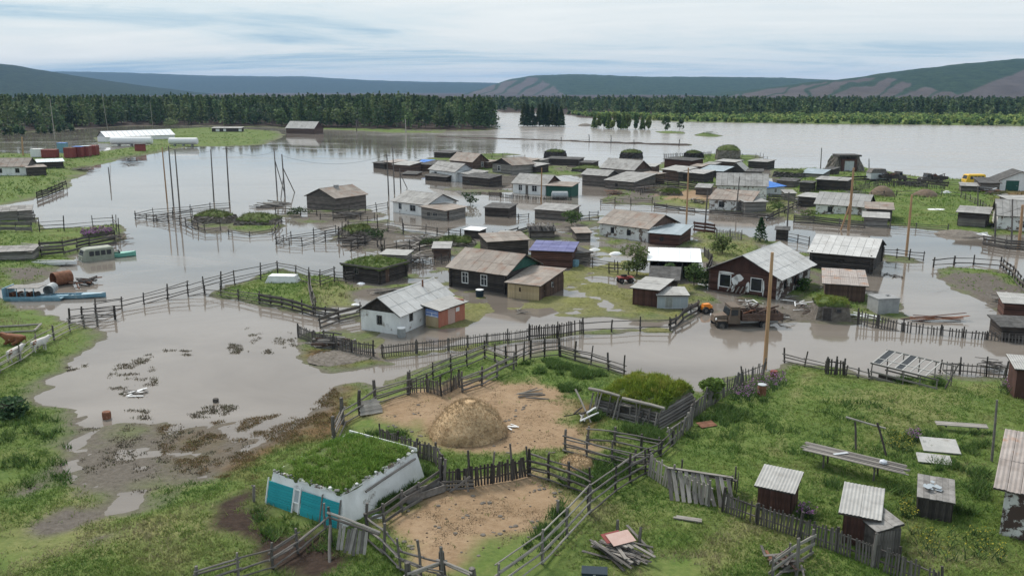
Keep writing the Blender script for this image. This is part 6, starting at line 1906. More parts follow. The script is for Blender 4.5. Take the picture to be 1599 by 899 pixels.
heap('heap of grey boards and poles with a tan sheet on top, near bottom edge', 968, 866, 26, 2.6, .55, .55, ['wood_grey', 'wood_pale', 'wood_grey'], -48, .14, 'timber_pile', 'plank', .25)
T = Thing('plywood_sheet', 'tan plywood sheet lying on the near heap of boards', 'sheet', P(968, 866) + Vector((.05, .25, .75)), R(25))
T.part('sheet', MB().box(-.62, .62, -.4, .4, 0, .02), 'paint_pink', T.M @ Matrix.Rotation(R(14), 4, 'X')); T.part('under_sheet', MB().box(-.8, .2, -.1, .55, -.05, -.03), 'paint_red', T.M @ Matrix.Rotation(R(14), 4, 'X'))
for p_ in ((999, 850), (962, 835)):
    pass
T = heap('stacked firewood logs by the dark picket fence at the water', 515, 540, 44, 2.3, .9, .85, ['wood_pale', 'wood_grey', 'wood_brown'], -8, .17, 'firewood_pile', 'pole', .18)
heap('round of cut brown firewood left of the stacked logs end', 545, 545, 26, .5, .5, .8, ['wood_brown', 'wood_brown', 'wood_pale'], 20, .17, 'firewood_pile', 'pole', .8)
heap('grey boards thrown down in the mud by the right rail pen', 1575, 472, 20, 3.2, 1.2, .4, ['wood_grey', 'wood_dark', 'wood_pale'], -25, .16, 'timber_pile', 'plank', .6)
heap('white beams leaning at the edge of the flooded lane', 1530, 368, 8, 3.5, .6, .8, ['paint_white', 'wood_pale'], -20, .2, 'timber_pile', 'pole', .5)
heap('pile of long poles in the flood left of the grey barn', 425, 322, 26, 5.5, 1.6, .5, ['wood_grey', 'wood_pale', 'wood_mid'], -8, .16, 'timber_pile', 'pole', .35)
heap('pale planks lying by the picket fence near the mossy hut', 1352, 498, 6, 2.6, .5, .3, ['wood_pale', 'paint_white'], -30, .2, 'timber_pile', 'plank', .2)
heap('rubble and splintered boards below the ruined wall', 1172, 478, 30, 1.8, 1.2, .6, ['wood_grey', 'wood_pale', 'paint_white', 'wood_dark', 'wood_brown'], 5, .12, 'rubble_heap', 'plank', 1.2)
heap('scattered broken boards between the ruined house and the mossy hut', 1250, 480, 26, 1.6, 1.6, .5, ['wood_grey', 'paint_white', 'wood_brown', 'wood_dark'], 0, .12, 'rubble_heap', 'plank', 1.3)
heap('brown board stack by the flooded street', 1013, 300, 26, 6, 1.6, 1.2, ['wood_brown', 'wood_mid'], 16, .25, 'timber_pile', 'plank', .15)
heap('dark wreckage of boards floating by the left boats', 180, 372, 22, 3, 1.6, .6, ['wood_brown', 'wood_dark', 'wood_mid'], 50, .18, 'timber_pile', 'plank', .9)
heap('dark tangle of scrap iron in the water beside the barge', 134, 444, 22, 2.2, .8, .7, ['wood_dark', 'wood_dark', 'rust'], -10, .15, 'scrap_heap', 'pole', .9)
heap('wet planks caught in the weed patch in the left flood', 215, 612, 7, 1.6, .5, .1, ['wood_dark', 'wood_grey', 'paint_white'], 25, .16, 'driftwood', 'plank', .5)
heap('white prop sticks by the left corner of the mossy barn', 912, 655, 8, 1.6, .3, .9, ['wood_pale', 'paint_white', 'wood_dark'], 60, .1, 'stick_pile', 'pole', .6)
heap('jumble of boards in the near bottom right corner', 1222, 885, 20, 1.2, .5, .6, ['wood_grey', 'wood_brown', 'rust', 'wood_mid'], 40, .13, 'timber_pile', 'plank', .8)
heap('grey planks along the left cabins bank', 30, 398, 26, 5, 2, 1.1, ['wood_grey', 'wood_mid', 'wood_pale'], 5, .3, 'timber_pile', 'plank', .3)
heap('broken shore boards by the depot ruin', 205, 252, 34, 5, 3, 1.5, ['wood_dark', 'wood_brown', 'wood_mid'], 5, .4, 'timber_pile', 'plank', .8)
heap('dark driftwood boards by the far left wharf', 130, 266, 26, 5, 3, .8, ['wood_dark', 'wood_mid', 'wood_brown'], 15, .35, 'timber_pile', 'plank', .7)
heap('stacked grey boards behind the violet roof', 850, 395, 20, 4, 1.0, 1.0, ['wood_grey', 'wood_mid'], 6, .3, 'timber_pile', 'plank', .2)
heap('scrap planks among the pens left of the log house', 650, 408, 30, 3, 1.6, .8, ['wood_dark', 'wood_mid', 'wood_grey'], 15, .25, 'timber_pile', 'plank', .8)
heap('red painted beams along the right picket fence', 1460, 500, 7, 6, .25, .5, ['wood_redbrown', 'rust', 'wood_mid'], -3, .25, 'beam_stack', 'plank', .04)
heap('dark boards fallen over the bank fence at the right', 1550, 578, 14, 1.8, .5, .7, ['wood_mid', 'wood_dark'], -25, .13, 'timber_pile', 'plank', .4)

# yard clutter between the flooded houses
for a_ in [
    ('tangle of dark rails on the brown bank behind the comb corral', 560, 380, 26, 4, 1.8, .9, ['wood_dark', 'wood_mid', 'wood_grey'], 10, .22, 'timber_pile', 'pole', .6),
    ('collapsed pen boards between the turf bank and the black kiosk', 655, 378, 30, 4, 1.8, .8, ['wood_mid', 'wood_grey', 'wood_dark'], -12, .25, 'timber_pile', 'plank', .6),
    ('weathered plank heap behind the little pale roofed shed', 640, 388, 22, 3, 1.4, .8, ['wood_grey', 'wood_pale', 'wood_mid'], 30, .22, 'timber_pile', 'plank', .7),
    ('dark boards below the low grey shed in the middle flood', 905, 362, 22, 3.5, 1.3, .6, ['wood_dark', 'wood_mid'], 20, .22, 'timber_pile', 'plank', .6),
    ('board scraps between the dark byre and the white sheets', 915, 404, 20, 2.6, 1.1, .7, ['wood_mid', 'wood_grey', 'wood_pale'], -10, .18, 'timber_pile', 'plank', .9),
    ('long grey planks stacked behind the small white house gable', 610, 456, 16, 4.5, .7, .5, ['wood_grey', 'wood_pale', 'wood_mid'], 24, .18, 'timber_pile', 'plank', .1),
    ('driftwood caught along the grey barn fence', 545, 337, 26, 4, 1.6, .6, ['wood_mid', 'wood_dark', 'wood_grey'], 4, .2, 'driftwood', 'pole', .6),
    ('scrap heap in front of the twin-roofed cluster', 960, 303, 26, 4, 1.6, .8, ['wood_dark', 'wood_mid', 'rust'], 10, .25, 'scrap_heap', 'plank', .8),
    ('rails and boards before the dark shed of the levee side cluster', 1045, 296, 26, 4.5, 1.6, .9, ['wood_dark', 'wood_mid'], 8, .25, 'timber_pile', 'plank', .6),
    ('junk boards beside the stepped-roof house', 1090, 316, 18, 3.5, 1.4, .7, ['wood_mid', 'wood_pale', 'wood_dark'], 15, .22, 'timber_pile', 'plank', .8),
    ('dark scrap by the white garage on the river bank', 1545, 302, 30, 4, 2.2, 1.2, ['wood_dark', 'rust', 'wood_mid', 'paint_grey'], 8, .3, 'scrap_heap', 'plank', .8),
    ('grey boards between the wide black shed and the haystacks', 1335, 304, 18, 4, 1.2, .7, ['wood_grey', 'wood_mid'], -8, .25, 'timber_pile', 'plank', .4),
    ('dark planks behind the slate roofed house corner', 1540, 352, 16, 3.5, 1, .7, ['wood_dark', 'wood_mid'], 12, .22, 'timber_pile', 'plank', .5),
    ('wood scraps in the algae before the log house annex', 815, 486, 8, 1.2, .7, .15, ['wood_grey', 'wood_pale'], 10, .12, 'driftwood', 'plank', .9),
    ('loose boards on the silt right of the dark log barn', 1392, 430, 8, 1.6, 1.0, .12, ['wood_dark', 'wood_mid'], 20, .15, 'driftwood', 'plank', .9),
    ('trash boards along the shore by the mossy cellar hut', 1225, 497, 16, 1.4, 1.0, .35, ['wood_grey', 'paint_white', 'wood_dark'], 0, .12, 'rubble_heap', 'plank', 1.2),
    ('shore wrack of sticks at the trucks', 1420, 289, 20, 4, 2.2, .8, ['wood_dark', 'wood_mid'], 4, .25, 'driftwood', 'pole', .5),
    ('fallen poles inside the upper tan yard by the fence', 830, 618, 5, 2.2, .6, .1, ['wood_pale', 'wood_grey'], 20, .1, 'stick_pile', 'pole', .3),
    ('split poles lying by the haystack foot', 800, 668, 4, .8, .3, .1, ['wood_pale', 'paint_white'], -30, .1, 'stick_pile', 'plank', .3),
]: heap(*a_)
T = Thing('pole_shelter', 'dark pole shelter with brush roof in the flood above the violet roof', 'shelter', P(828, 372), R(4))
for x in (0, 1.7, 3.4):
    for y in (0, 2.0): T.unit('post', umesh('pole', 'wood_dark'), T.M @ along((x, y, -.4), (x, y, 1.7), .16, .16))
for k in range(14): T.unit('roof_pole', umesh('pole', random.choice(['wood_mid', 'wood_dark', 'wood_grey'])), T.M @ along((-.4 + k * .3, -.4, 1.75 + random.uniform(0, .15)), (-.4 + k * .3 + random.uniform(-.3, .3), 2.5, 1.85 + random.uniform(0, .15)), .2, .2))

# ================================================================ fences
fence('board fence running diagonally behind the log house ridge', [(750, 378), (790, 371), (826, 362)], rails=4, h=1.2, step=2.6, mat='wood_mid', pmat='wood_dark', plank=True)
fence('short rails right of the dark plank hut in the water', [(794, 341), (810, 342), (826, 340)], rails=3, h=1.2, step=2.2, mat='wood_dark', pmat='wood_dark')
fence('rails from the dark byre to the shrub', [(893, 413), (925, 418), (960, 422)], rails=3, h=1.2, step=2.4, mat='wood_mid', pmat='wood_dark')
fence('dark rails round the brown bank behind the comb corral', [(528, 378), (545, 362), (575, 358), (606, 362), (630, 366)], rails=4, h=1.5, step=2.8, mat='wood_mid', pmat='wood_dark', tall=.8)
fence('dark rails between the turf roofed log shed and the pens', [(600, 396), (590, 386), (570, 384), (548, 392)], rails=4, h=1.4, step=2.4, mat='wood_dark', pmat='wood_dark', tall=.6)
fence('rail pen left of the red brown board stack', [(938, 320), (960, 318), (985, 320), (1018, 319)], rails=3, h=1.2, step=3, mat='wood_mid', pmat='wood_dark')
fence('garden rails behind the haystacks in the green field', [(1335, 291), (1400, 286), (1500, 291)], rails=3, h=1.3, step=4, mat='wood_mid', pmat='wood_mid')
fence('hedge rails before the haystacks in the green field', [(1340, 309), (1400, 306), (1470, 305), (1500, 309)], rails=2, h=1.1, step=4, mat='wood_mid', pmat='wood_dark')
fence('side rails of the green field by the dark open shed', [(1500, 309), (1530, 322), (1553, 340)], rails=3, h=1.2, step=3.4, mat='wood_mid', pmat='wood_dark')
fence('yard boards left of the whitewashed cottage', [(1197, 345), (1225, 334), (1250, 322)], rails=4, h=1.2, step=3, mat='wood_mid', pmat='wood_dark', plank=True)
fence('yard boards between the blue roof and the black shed', [(1200, 312), (1225, 313), (1246, 318)], rails=3, h=1.2, step=3, mat='wood_grey', pmat='wood_mid', plank=True)
fence('paling behind the open white roofed shed', [(1100, 400), (1112, 412), (1104, 430)], 'picket', h=1.2, step=2.2, mat='wood_mid', pmat='wood_dark', pw=.1, gap=.26)
fence('half drowned rails before the grey barn', [(500, 343), (540, 345), (585, 342)], rails=3, h=1.0, step=3, mat='wood_mid', pmat='wood_dark', lean=.1)
fence('drowned stakes before the weathered cluster', [(1000, 305), (1012, 296), (1030, 292)], rails=3, h=1.1, step=3, mat='wood_dark', pmat='wood_dark')
fence('pale new pole fence running down from the rust topped post at the near middle', [(778, 930), (846, 880), (919, 802)], rails=6, h=1.55, step=2.6, mat='wood_pale', pmat='wood_grey', th=.09, miss=0, lean=.02)
fence('grey pole fence from the rust topped post up to the leaning pickets', [(919, 802), (960, 768), (1008, 740)], rails=6, h=1.45, step=2.0, mat='wood_grey', pmat='wood_dark', th=.1)
fence('grey leaning wide picket fence below the collapsed lean-to', [(1012, 742), (1050, 766), (1106, 790)], 'picket', h=1.35, step=1.8, mat='wood_pale', pmat='wood_grey', pw=.14, gap=.22, lean=.08)
fence('dark picket fence sloping down the near meadow past the privies', [(1128, 798), (1183, 818), (1248, 840), (1307, 862), (1399, 900), (1470, 930)], 'picket', h=1.15, step=1.9, mat='wood_mid', pmat='wood_dark', pw=.09, gap=.15, lean=.05)
fence('dark pole corral fence between the tan yards', [(827, 743), (856, 750), (888, 762), (922, 776)], rails=6, h=1.3, step=1.9, mat='wood_mid', pmat='wood_dark', th=.1, tall=.3)
fence('dark stockade of uneven pickets between the two tan yards', [(694, 765), (735, 760), (800, 749), (826, 743)], 'picket', h=1.2, step=1.6, mat='wood_dark', pmat='wood_mid', pw=.13, gap=.17, lean=.08, tall=.8)
fence('curved dark picket fence behind the teal hut', [(596, 694), (620, 703), (650, 713), (680, 722), (690, 738), (694, 760)], 'picket', h=1.1, step=1.5, mat='wood_mid', pmat='wood_dark', pw=.11, gap=.16, lean=.07)
fence('low plank fence beside the white wall of the teal hut', [(573, 827), (600, 818), (627, 799), (655, 782), (688, 760)], rails=4, h=.95, step=1.5, mat='wood_grey', pmat='wood_mid', plank=True, miss=.1, tall=.7)
fence('pole fence in the lower left running up to the teal hut', [(310, 925), (372, 905), (426, 887), (465, 862), (508, 826)], rails=5, h=1.15, step=2.0, mat='wood_grey', pmat='wood_grey', th=.09)
fence('broken grey rail fence at the bottom edge right of the teal hut', [(575, 845), (626, 890), (660, 905), (692, 915)], rails=4, h=1.15, step=1.5, mat='wood_grey', pmat='wood_mid', th=.1, lean=.1, tall=.6)
T = fence('bottom edge rail fence with thick grey posts right of the broken fence', [(640, 925), (692, 905), (740, 925)], rails=3, h=1.2, step=2.2, mat='wood_pale', pmat='wood_mid', post=.28, th=.14)
fence('grey rail fence with tall posts along the flood at the tan yard', [(524, 690), (537, 662), (587, 632), (637, 616)], rails=5, h=1.25, step=2.6, mat='wood_grey', pmat='wood_mid', th=.1, hpost=1.8, post=.22)
fence('dark vertical pole hurdle below the gate posts of the tan yard', [(640, 614), (668, 612), (690, 618), (718, 604)], 'picket', h=1.1, step=1.4, mat='wood_mid', pmat='wood_dark', pw=.09, gap=.14, hpost=1.5)
fence('rail fence climbing from the gate posts along the lane to the water', [(642, 606), (676, 592), (704, 580), (730, 572), (757, 560)], rails=5, h=1.35, step=2.0, mat='wood_grey', pmat='wood_dark', th=.1)
fence('heavy pole fence above the haystack', [(722, 612), (752, 602), (775, 590), (802, 577)], rails=5, h=1.25, step=2.0, mat='wood_grey', pmat='wood_mid', th=.14)
fence('dark rail pen with tall corner posts at the water above the haystack', [(757, 560), (790, 572), (806, 572), (828, 562), (850, 558), (874, 556)], rails=4, h=1.3, step=1.8, mat='wood_mid', pmat='wood_dark', hpost=1.7)
fence('brushy dark fence along the shore left of the mossy barn', [(876, 556), (898, 563), (922, 570), (950, 578), (974, 586)], rails=5, h=1.05, step=1.7, mat='wood_mid', pmat='wood_dark', th=.1, lean=.1, tall=.5)
fence('dark picket fence by the firewood at the white house', [(466, 527), (490, 536), (520, 545), (550, 552), (584, 556)], 'picket', h=1.2, step=2.0, mat='wood_mid', pmat='wood_dark', pw=.09, gap=.17)
fence('long light picket fence in the flood before the white house', [(598, 558), (650, 552), (700, 547), (760, 540), (826, 531)], 'picket', h=1.1, step=2.3, mat='wood_mid', pmat='wood_mid', pw=.06, gap=.2, lean=.02)
fence('dark tight picket fence in the flood right of the light pickets', [(826, 531), (870, 528), (911, 521)], 'picket', h=1.35, step=2.0, mat='wood_dark', pmat='wood_dark', pw=.11, gap=.18, lean=.03)
fence('two-rail fence in the flood before the glazed veranda shed', [(911, 521), (955, 518), (1000, 517), (1046, 516)], rails=2, h=1.15, step=2.6, mat='wood_mid', pmat='wood_dark', miss=0)
fence('rail fence from the flood up to the glazed veranda', [(1046, 516), (1066, 500), (1090, 486)], rails=3, h=1.1, step=2.0, mat='wood_mid', pmat='wood_dark', plank=True)
fence('dark board fence below the garden of the white house', [(405, 474), (440, 480), (490, 493), (530, 499)], rails=5, h=1.15, step=2.0, mat='wood_mid', pmat='wood_dark', plank=True, miss=.02)
fence('dark board fence left of the white house gable', [(500, 512), (530, 502), (562, 494)], rails=5, h=1.2, step=2.0, mat='wood_mid', pmat='wood_dark', plank=True, miss=.05)
fence('rail fence across the flood between the pasture and the garden', [(150, 492), (190, 482), (225, 475), (262, 467), (294, 462), (320, 458)], rails=5, h=1.9, step=3.6, mat='wood_mid', pmat='wood_dark', th=.09, drop=.14)
fence('rail fence round the garden with a white cover', [(320, 459), (345, 452), (367, 446), (407, 437), (434, 431), (462, 437), (482, 444), (500, 447), (523, 440)], rails=5, h=1.8, step=2.6, mat='wood_mid', pmat='wood_dark', th=.09)
fence('cross rail fence inside the garden', [(320, 460), (372, 468), (405, 474)], rails=4, h=1.0, step=2.6, mat='wood_mid', pmat='wood_dark', th=.09)
fence('rail fence from the garden corner to the dark board fence', [(482, 444), (486, 466), (492, 490)], rails=4, h=1.5, step=2.4, mat='wood_mid', pmat='wood_dark', th=.09)
fence('rail fence between the garden and the turf roofed log shed', [(523, 440), (540, 442), (552, 440)], rails=4, h=1.3, step=2.0, mat='wood_mid', pmat='wood_dark')
fence('pale pole fence of the cow pasture at the left edge', [(-60, 610), (0, 582), (32, 564), (85, 531), (110, 518), (131, 511), (152, 509)], rails=4, h=1.15, step=2.9, mat='wood_pale', pmat='wood_grey', th=.08, miss=0)
fence('dark double rail fence at the flooded end of the cow pasture', [(108, 506), (130, 503), (152, 500), (180, 498)], rails=5, h=1.5, step=2.0, mat='wood_mid', pmat='wood_dark', th=.1, post=.2)
fence('outer rails of the ring corral in the flood', [(212, 342), (240, 336), (270, 333), (297, 331), (328, 327), (359, 325)], rails=4, h=1.7, step=3.4, mat='wood_mid', pmat='wood_dark', th=.12, group='ring corral')
fence('front rails of the ring corral in the flood', [(212, 342), (245, 345), (281, 350), (320, 362), (345, 360)], rails=5, h=1.6, step=3.0, mat='wood_mid', pmat='wood_dark', th=.12)
fence('inner cross rails of the ring corral', [(240, 346), (270, 342), (300, 340)], rails=4, h=1.5, step=3.0, mat='wood_mid', pmat='wood_dark', th=.12)
fence('comb corral of five rails in the flood before the turf bank', [(432, 381), (452, 383), (472, 384), (490, 380), (508, 377), (530, 374)], rails=5, h=1.7, step=2.6, mat='wood_mid', pmat='wood_dark', th=.1)
fence('back rails of the comb corral', [(432, 381), (455, 372), (490, 369), (525, 366)], rails=4, h=1.5, step=3.0, mat='wood_mid', pmat='wood_dark', th=.1)
fence('rail fence behind the comb corral toward the grey barn', [(430, 336), (470, 337), (520, 338), (570, 333), (606, 326)], rails=3, h=1.4, step=3.4, mat='wood_mid', pmat='wood_dark', th=.12, lean=.08)
fence('pole rails round the turf mound right of the ring corral', [(357, 366), (390, 370), (425, 366), (440, 350)], rails=3, h=1.1, step=3.2, mat='wood_mid', pmat='wood_dark', th=.12)
fence('dark rails between the turf bank and the log house yard', [(630, 363), (665, 366), (700, 372), (720, 374)], rails=3, h=1.4, step=3.0, mat='wood_mid', pmat='wood_dark', th=.12)
fence('pens of dark rails behind the turf roofed log shed', [(598, 400), (620, 396), (640, 394), (655, 398), (676, 394)], rails=4, h=1.5, step=2.2, mat='wood_dark', pmat='wood_dark', th=.1)
fence('paling along the yard left of the log house', [(636, 424), (660, 418), (690, 412), (700, 410)], 'picket', h=1.1, step=2.4, mat='wood_mid', pmat='wood_dark', pw=.1, gap=.3)
fence('rails before the white house with the green lean-to', [(764, 306), (800, 310), (850, 312), (892, 313)], 'picket', h=1.1, step=3.5, mat='wood_dark', pmat='wood_dark', pw=.14, gap=.35)
fence('rail fence between the low shed and the peeling white house', [(906, 345), (920, 344), (934, 343)], rails=3, h=1.5, step=2.5, mat='wood_dark', pmat='wood_dark', th=.14)
fence('dark rails in the algae yard before the shrub', [(951, 427), (965, 428), (981, 429)], rails=3, h=1.3, step=1.6, mat='wood_dark', pmat='wood_dark')
fence('board fence along the flooded street below the stepped-roof house', [(1022, 324), (1060, 328), (1110, 334), (1160, 338), (1205, 342)], rails=3, h=1.0, step=3.4, mat='wood_mid', pmat='wood_mid', plank=True)
fence('grey board fence along the lane below the whitewashed cottage', [(1240, 347), (1270, 349), (1310, 353), (1350, 356)], rails=4, h=1.3, step=3.2, mat='wood_mid', pmat='wood_mid', plank=True, miss=0)
fence('rails along the lane edge of the green field', [(1390, 357), (1430, 358), (1480, 362)], rails=3, h=1.1, step=3.4, mat='wood_mid', pmat='wood_mid')
fence('grey board fence before the slate roofed house at the right edge', [(1535, 382), (1570, 388), (1620, 392)], rails=5, h=1.9, step=3.2, mat='wood_mid', pmat='wood_mid', plank=True, miss=0)
fence('pale paling in the shrubs right of the zinc roofed annex', [(1119, 371), (1140, 373), (1158, 375)], 'picket', h=1.3, step=2.4, mat='wood_pale', pmat='wood_grey', pw=.14, gap=.28)
fence('dark rails at the lane behind the ruined house roof', [(1228, 376), (1245, 379), (1263, 383)], rails=3, h=1.5, step=2.4, mat='wood_dark', pmat='wood_dark')
fence('brown boards leaning by the zinc roofed annex', [(1084, 362), (1100, 364), (1116, 366)], rails=3, h=1.6, step=2.0, mat='wood_redbrown', pmat='wood_brown', plank=True)
fence('three-rail fence right of the dark log barn', [(1380, 402), (1400, 403), (1420, 406), (1441, 408)], rails=3, h=1.25, step=2.6, mat='wood_dark', pmat='wood_dark', miss=0)
fence('two-rail fence along the mud patch by the lane', [(1457, 417), (1490, 414), (1521, 413), (1562, 418)], rails=2, h=1.3, step=4.2, mat='wood_dark', pmat='wood_dark', miss=0, post=.2, th=.13)
fence('dense dark board fence at the right of the mud patch', [(1562, 418), (1580, 434), (1605, 462)], rails=4, h=1.3, step=1.8, mat='wood_mid', pmat='wood_dark', plank=True)
fence('dark picket fence along the flooded road at the right', [(1339, 506), (1370, 512), (1410, 518), (1470, 523), (1540, 530), (1610, 538)], 'picket', h=1.35, step=2.4, mat='wood_mid', pmat='wood_dark', pw=.12, gap=.26, lean=.03)
fence('ramshackle low rails along the meadow shore', [(1226, 566), (1255, 573), (1288, 580)], rails=3, h=.8, step=1.8, mat='wood_mid', pmat='wood_dark', lean=.12, tall=.6)
fence('short stub of dark pickets on the meadow shore', [(1290, 584), (1304, 585), (1318, 586)], 'picket', h=1.25, step=1.2, mat='wood_dark', pmat='wood_dark', pw=.13, gap=.22, lean=.06)
fence('low fallen rails left of the greenhouse frame', [(1320, 586), (1340, 590), (1358, 594)], rails=2, h=.7, step=1.6, mat='wood_grey', pmat='wood_mid', lean=.12)
fence('wire and stake fence along the shore right of the greenhouse', [(1468, 582), (1500, 584), (1540, 588), (1600, 592)], 'picket', h=1.0, step=1.6, mat='wood_mid', pmat='wood_dark', pw=.06, gap=.32, lean=.06, tall=.5)
fence('grey leaning pickets by the mossy barn and purple flowers', [(1078, 657), (1100, 640), (1130, 620), (1160, 604), (1190, 590)], 'picket', h=1.35, step=2.0, mat='wood_grey', pmat='wood_mid', pw=.09, gap=.2, lean=.14)
fence('tangled stakes below the mossy barn corner', [(1050, 694), (1064, 680), (1080, 664)], 'picket', h=1.1, step=1.2, mat='wood_grey', pmat='wood_pale', pw=.1, gap=.2, lean=.2)
fence('brush fence from the pole pen to the tangled stakes', [(1012, 722), (1030, 712), (1050, 696)], rails=4, h=.9, step=1.3, mat='wood_mid', pmat='wood_dark', lean=.1)
fence('front of the pole pen below the mossy barn', [(883, 706), (915, 714), (956, 726), (990, 734), (1016, 734)], rails=5, h=1.1, step=2.0, mat='wood_grey', pmat='wood_mid', th=.11, tall=.3)
fence('back of the pole pen below the mossy barn', [(918, 690), (960, 694), (1000, 702), (1028, 708)], rails=3, h=1.0, step=2.0, mat='wood_grey', pmat='wood_mid', th=.11)
fence('little grey hurdle by the privies in the bottom right', [(1205, 905), (1232, 885), (1264, 866)], rails=5, h=1.1, step=1.6, mat='wood_pale', pmat='wood_grey', plank=True, miss=0)
fence('dark shed yard fence on the left shore', [(58, 312), (75, 306), (105, 294)], rails=4, h=1.6, step=3.0, mat='wood_dark', pmat='wood_dark', plank=True)
fence('rail fence by the purple flowers on the left shore', [(62, 362), (100, 360), (146, 356), (177, 355), (186, 368)], rails=3, h=1.7, step=4.0, mat='wood_dark', pmat='wood_dark', tall=.8)
fence('grey board fence on the left shore below the flowers', [(65, 400), (100, 397), (140, 388), (180, 380)], rails=4, h=1.8, step=3.2, mat='wood_mid', pmat='wood_dark', plank=True)
fence('grey boarded pen at the left edge', [(-40, 352), (0, 352), (30, 350), (56, 348)], rails=4, h=1.9, step=3.0, mat='wood_grey', pmat='wood_mid', plank=True)
fence('grey boarded pen front at the left edge', [(-40, 362), (0, 362), (50, 362)], rails=2, h=1.5, step=3.0, mat='wood_grey', pmat='wood_mid', plank=True)
fence('rails along the garden behind the wide black shed', [(1330, 300), (1370, 292), (1420, 292), (1475, 296)], 'picket', h=1.3, step=4, mat='wood_mid', pmat='wood_dark', pw=.16, gap=.4)
fence('river bank rail fence before the trucks', [(1300, 284), (1350, 282), (1420, 286), (1480, 292)], rails=2, h=1.1, step=4.5, mat='wood_dark', pmat='wood_dark', plank=True)
fence('pens at the levee side cluster', [(1037, 247), (1075, 246), (1110, 244)], 'picket', h=1.6, step=4, mat='wood_mid', pmat='wood_dark', pw=.2, gap=.6)
fence('rails at the right end of the levee side cluster', [(1158, 250), (1180, 250), (1198, 254)], rails=3, h=1.8, step=3, mat='wood_mid', pmat='wood_dark', tall=.8)
fence('dark yard fence before the levee side cluster', [(1025, 290), (1060, 294), (1090, 298)], rails=4, h=1.6, step=3, mat='wood_dark', pmat='wood_dark', plank=True)
fence('far rail fence behind the tan house', [(752, 247), (785, 247), (820, 249)], rails=3, h=1.3, step=4, mat='wood_mid', pmat='wood_mid')
fence('flooded pen rails below the tan house', [(765, 292), (800, 294), (830, 290)], rails=3, h=1.1, step=3, mat='wood_dark', pmat='wood_dark')
fence('scraggly stakes on the river levee', [(876, 221), (920, 222), (990, 226), (1060, 228)], rails=1, h=1.0, step=14, mat='wood_dark', pmat='wood_dark', tall=2.5, post=.3)

# old boards gate leaning in the near yard
T = Thing('plank_gate', 'fallen gate of grey rotten planks hanging from the rail by the teal hut', 'gate', P(555, 862), R(-18))
for k in range(9):
    T.unit('plank', umesh('plank', random.choice(['wood_grey', 'wood_pale', 'wood_mid'])), T.M @ along((-.75 + k * .17, -.35 + random.uniform(-.1, .1), random.uniform(.0, .2)), (-.7 + k * .17 + random.uniform(-.1, .1), .1, 1.25 + random.uniform(-.15, .15)), .15, .03, ))
beam(T, 'rail', T.M @ Vector((-1.5, .15, 1.75)), T.M @ Vector((1.3, .1, 1.2)), .13, None, 'wood_pale'); beam(T, 'rail', T.M @ Vector((-1.5, .2, 1.5)), T.M @ Vector((1.2, .15, 1.05)), .12, None, 'wood_grey')
beam(T, 'post', T.M @ Vector((-1.4, .3, -.2)), T.M @ Vector((-1.5, .25, 2.0)), .14, None, 'wood_mid'); beam(T, 'prop', T.M @ Vector((-.7, -1.2, -.1)), T.M @ Vector((-1.4, .2, 1.1)), .15, None, 'wood_grey')
T = Thing('trough', 'old plank feeding trough by the tan yard stockade', 'trough', P(662, 776), R(38))
T.part('side_board', MB().box(-1.2, 1.2, -.32, -.27, .1, .5), 'wood_grey'); T.part('side_board', MB().box(-1.2, 1.2, .27, .32, .1, .5), 'wood_grey'); T.part('bottom_board', MB().box(-1.2, 1.2, -.27, .27, .1, .14), 'wood_mid')
T.part('end_board', MB().box(-1.2, -1.15, -.27, .27, .14, .48), 'wood_mid'); T.part('end_board', MB().box(1.15, 1.2, -.27, .27, .14, .48), 'wood_mid')
T = Thing('hurdle', 'grey plank hurdle with a diagonal brace leaning on the stockade', 'hurdle', P(717, 766), R(4))
for k in range(3): T.unit('plank', umesh('plank', 'wood_grey'), T.M @ along((-.95, -.1, .15 + k * .22), (.8, -.1, .2 + k * .22), .03, .12))
T.unit('brace', umesh('plank', 'wood_grey'), T.M @ along((-.5, -.14, .02), (.6, -.14, .9), .03, .12)); T.unit('brace', umesh('plank', 'wood_grey'), T.M @ along((.5, -.16, .02), (.3, -.16, .95), .03, .1))

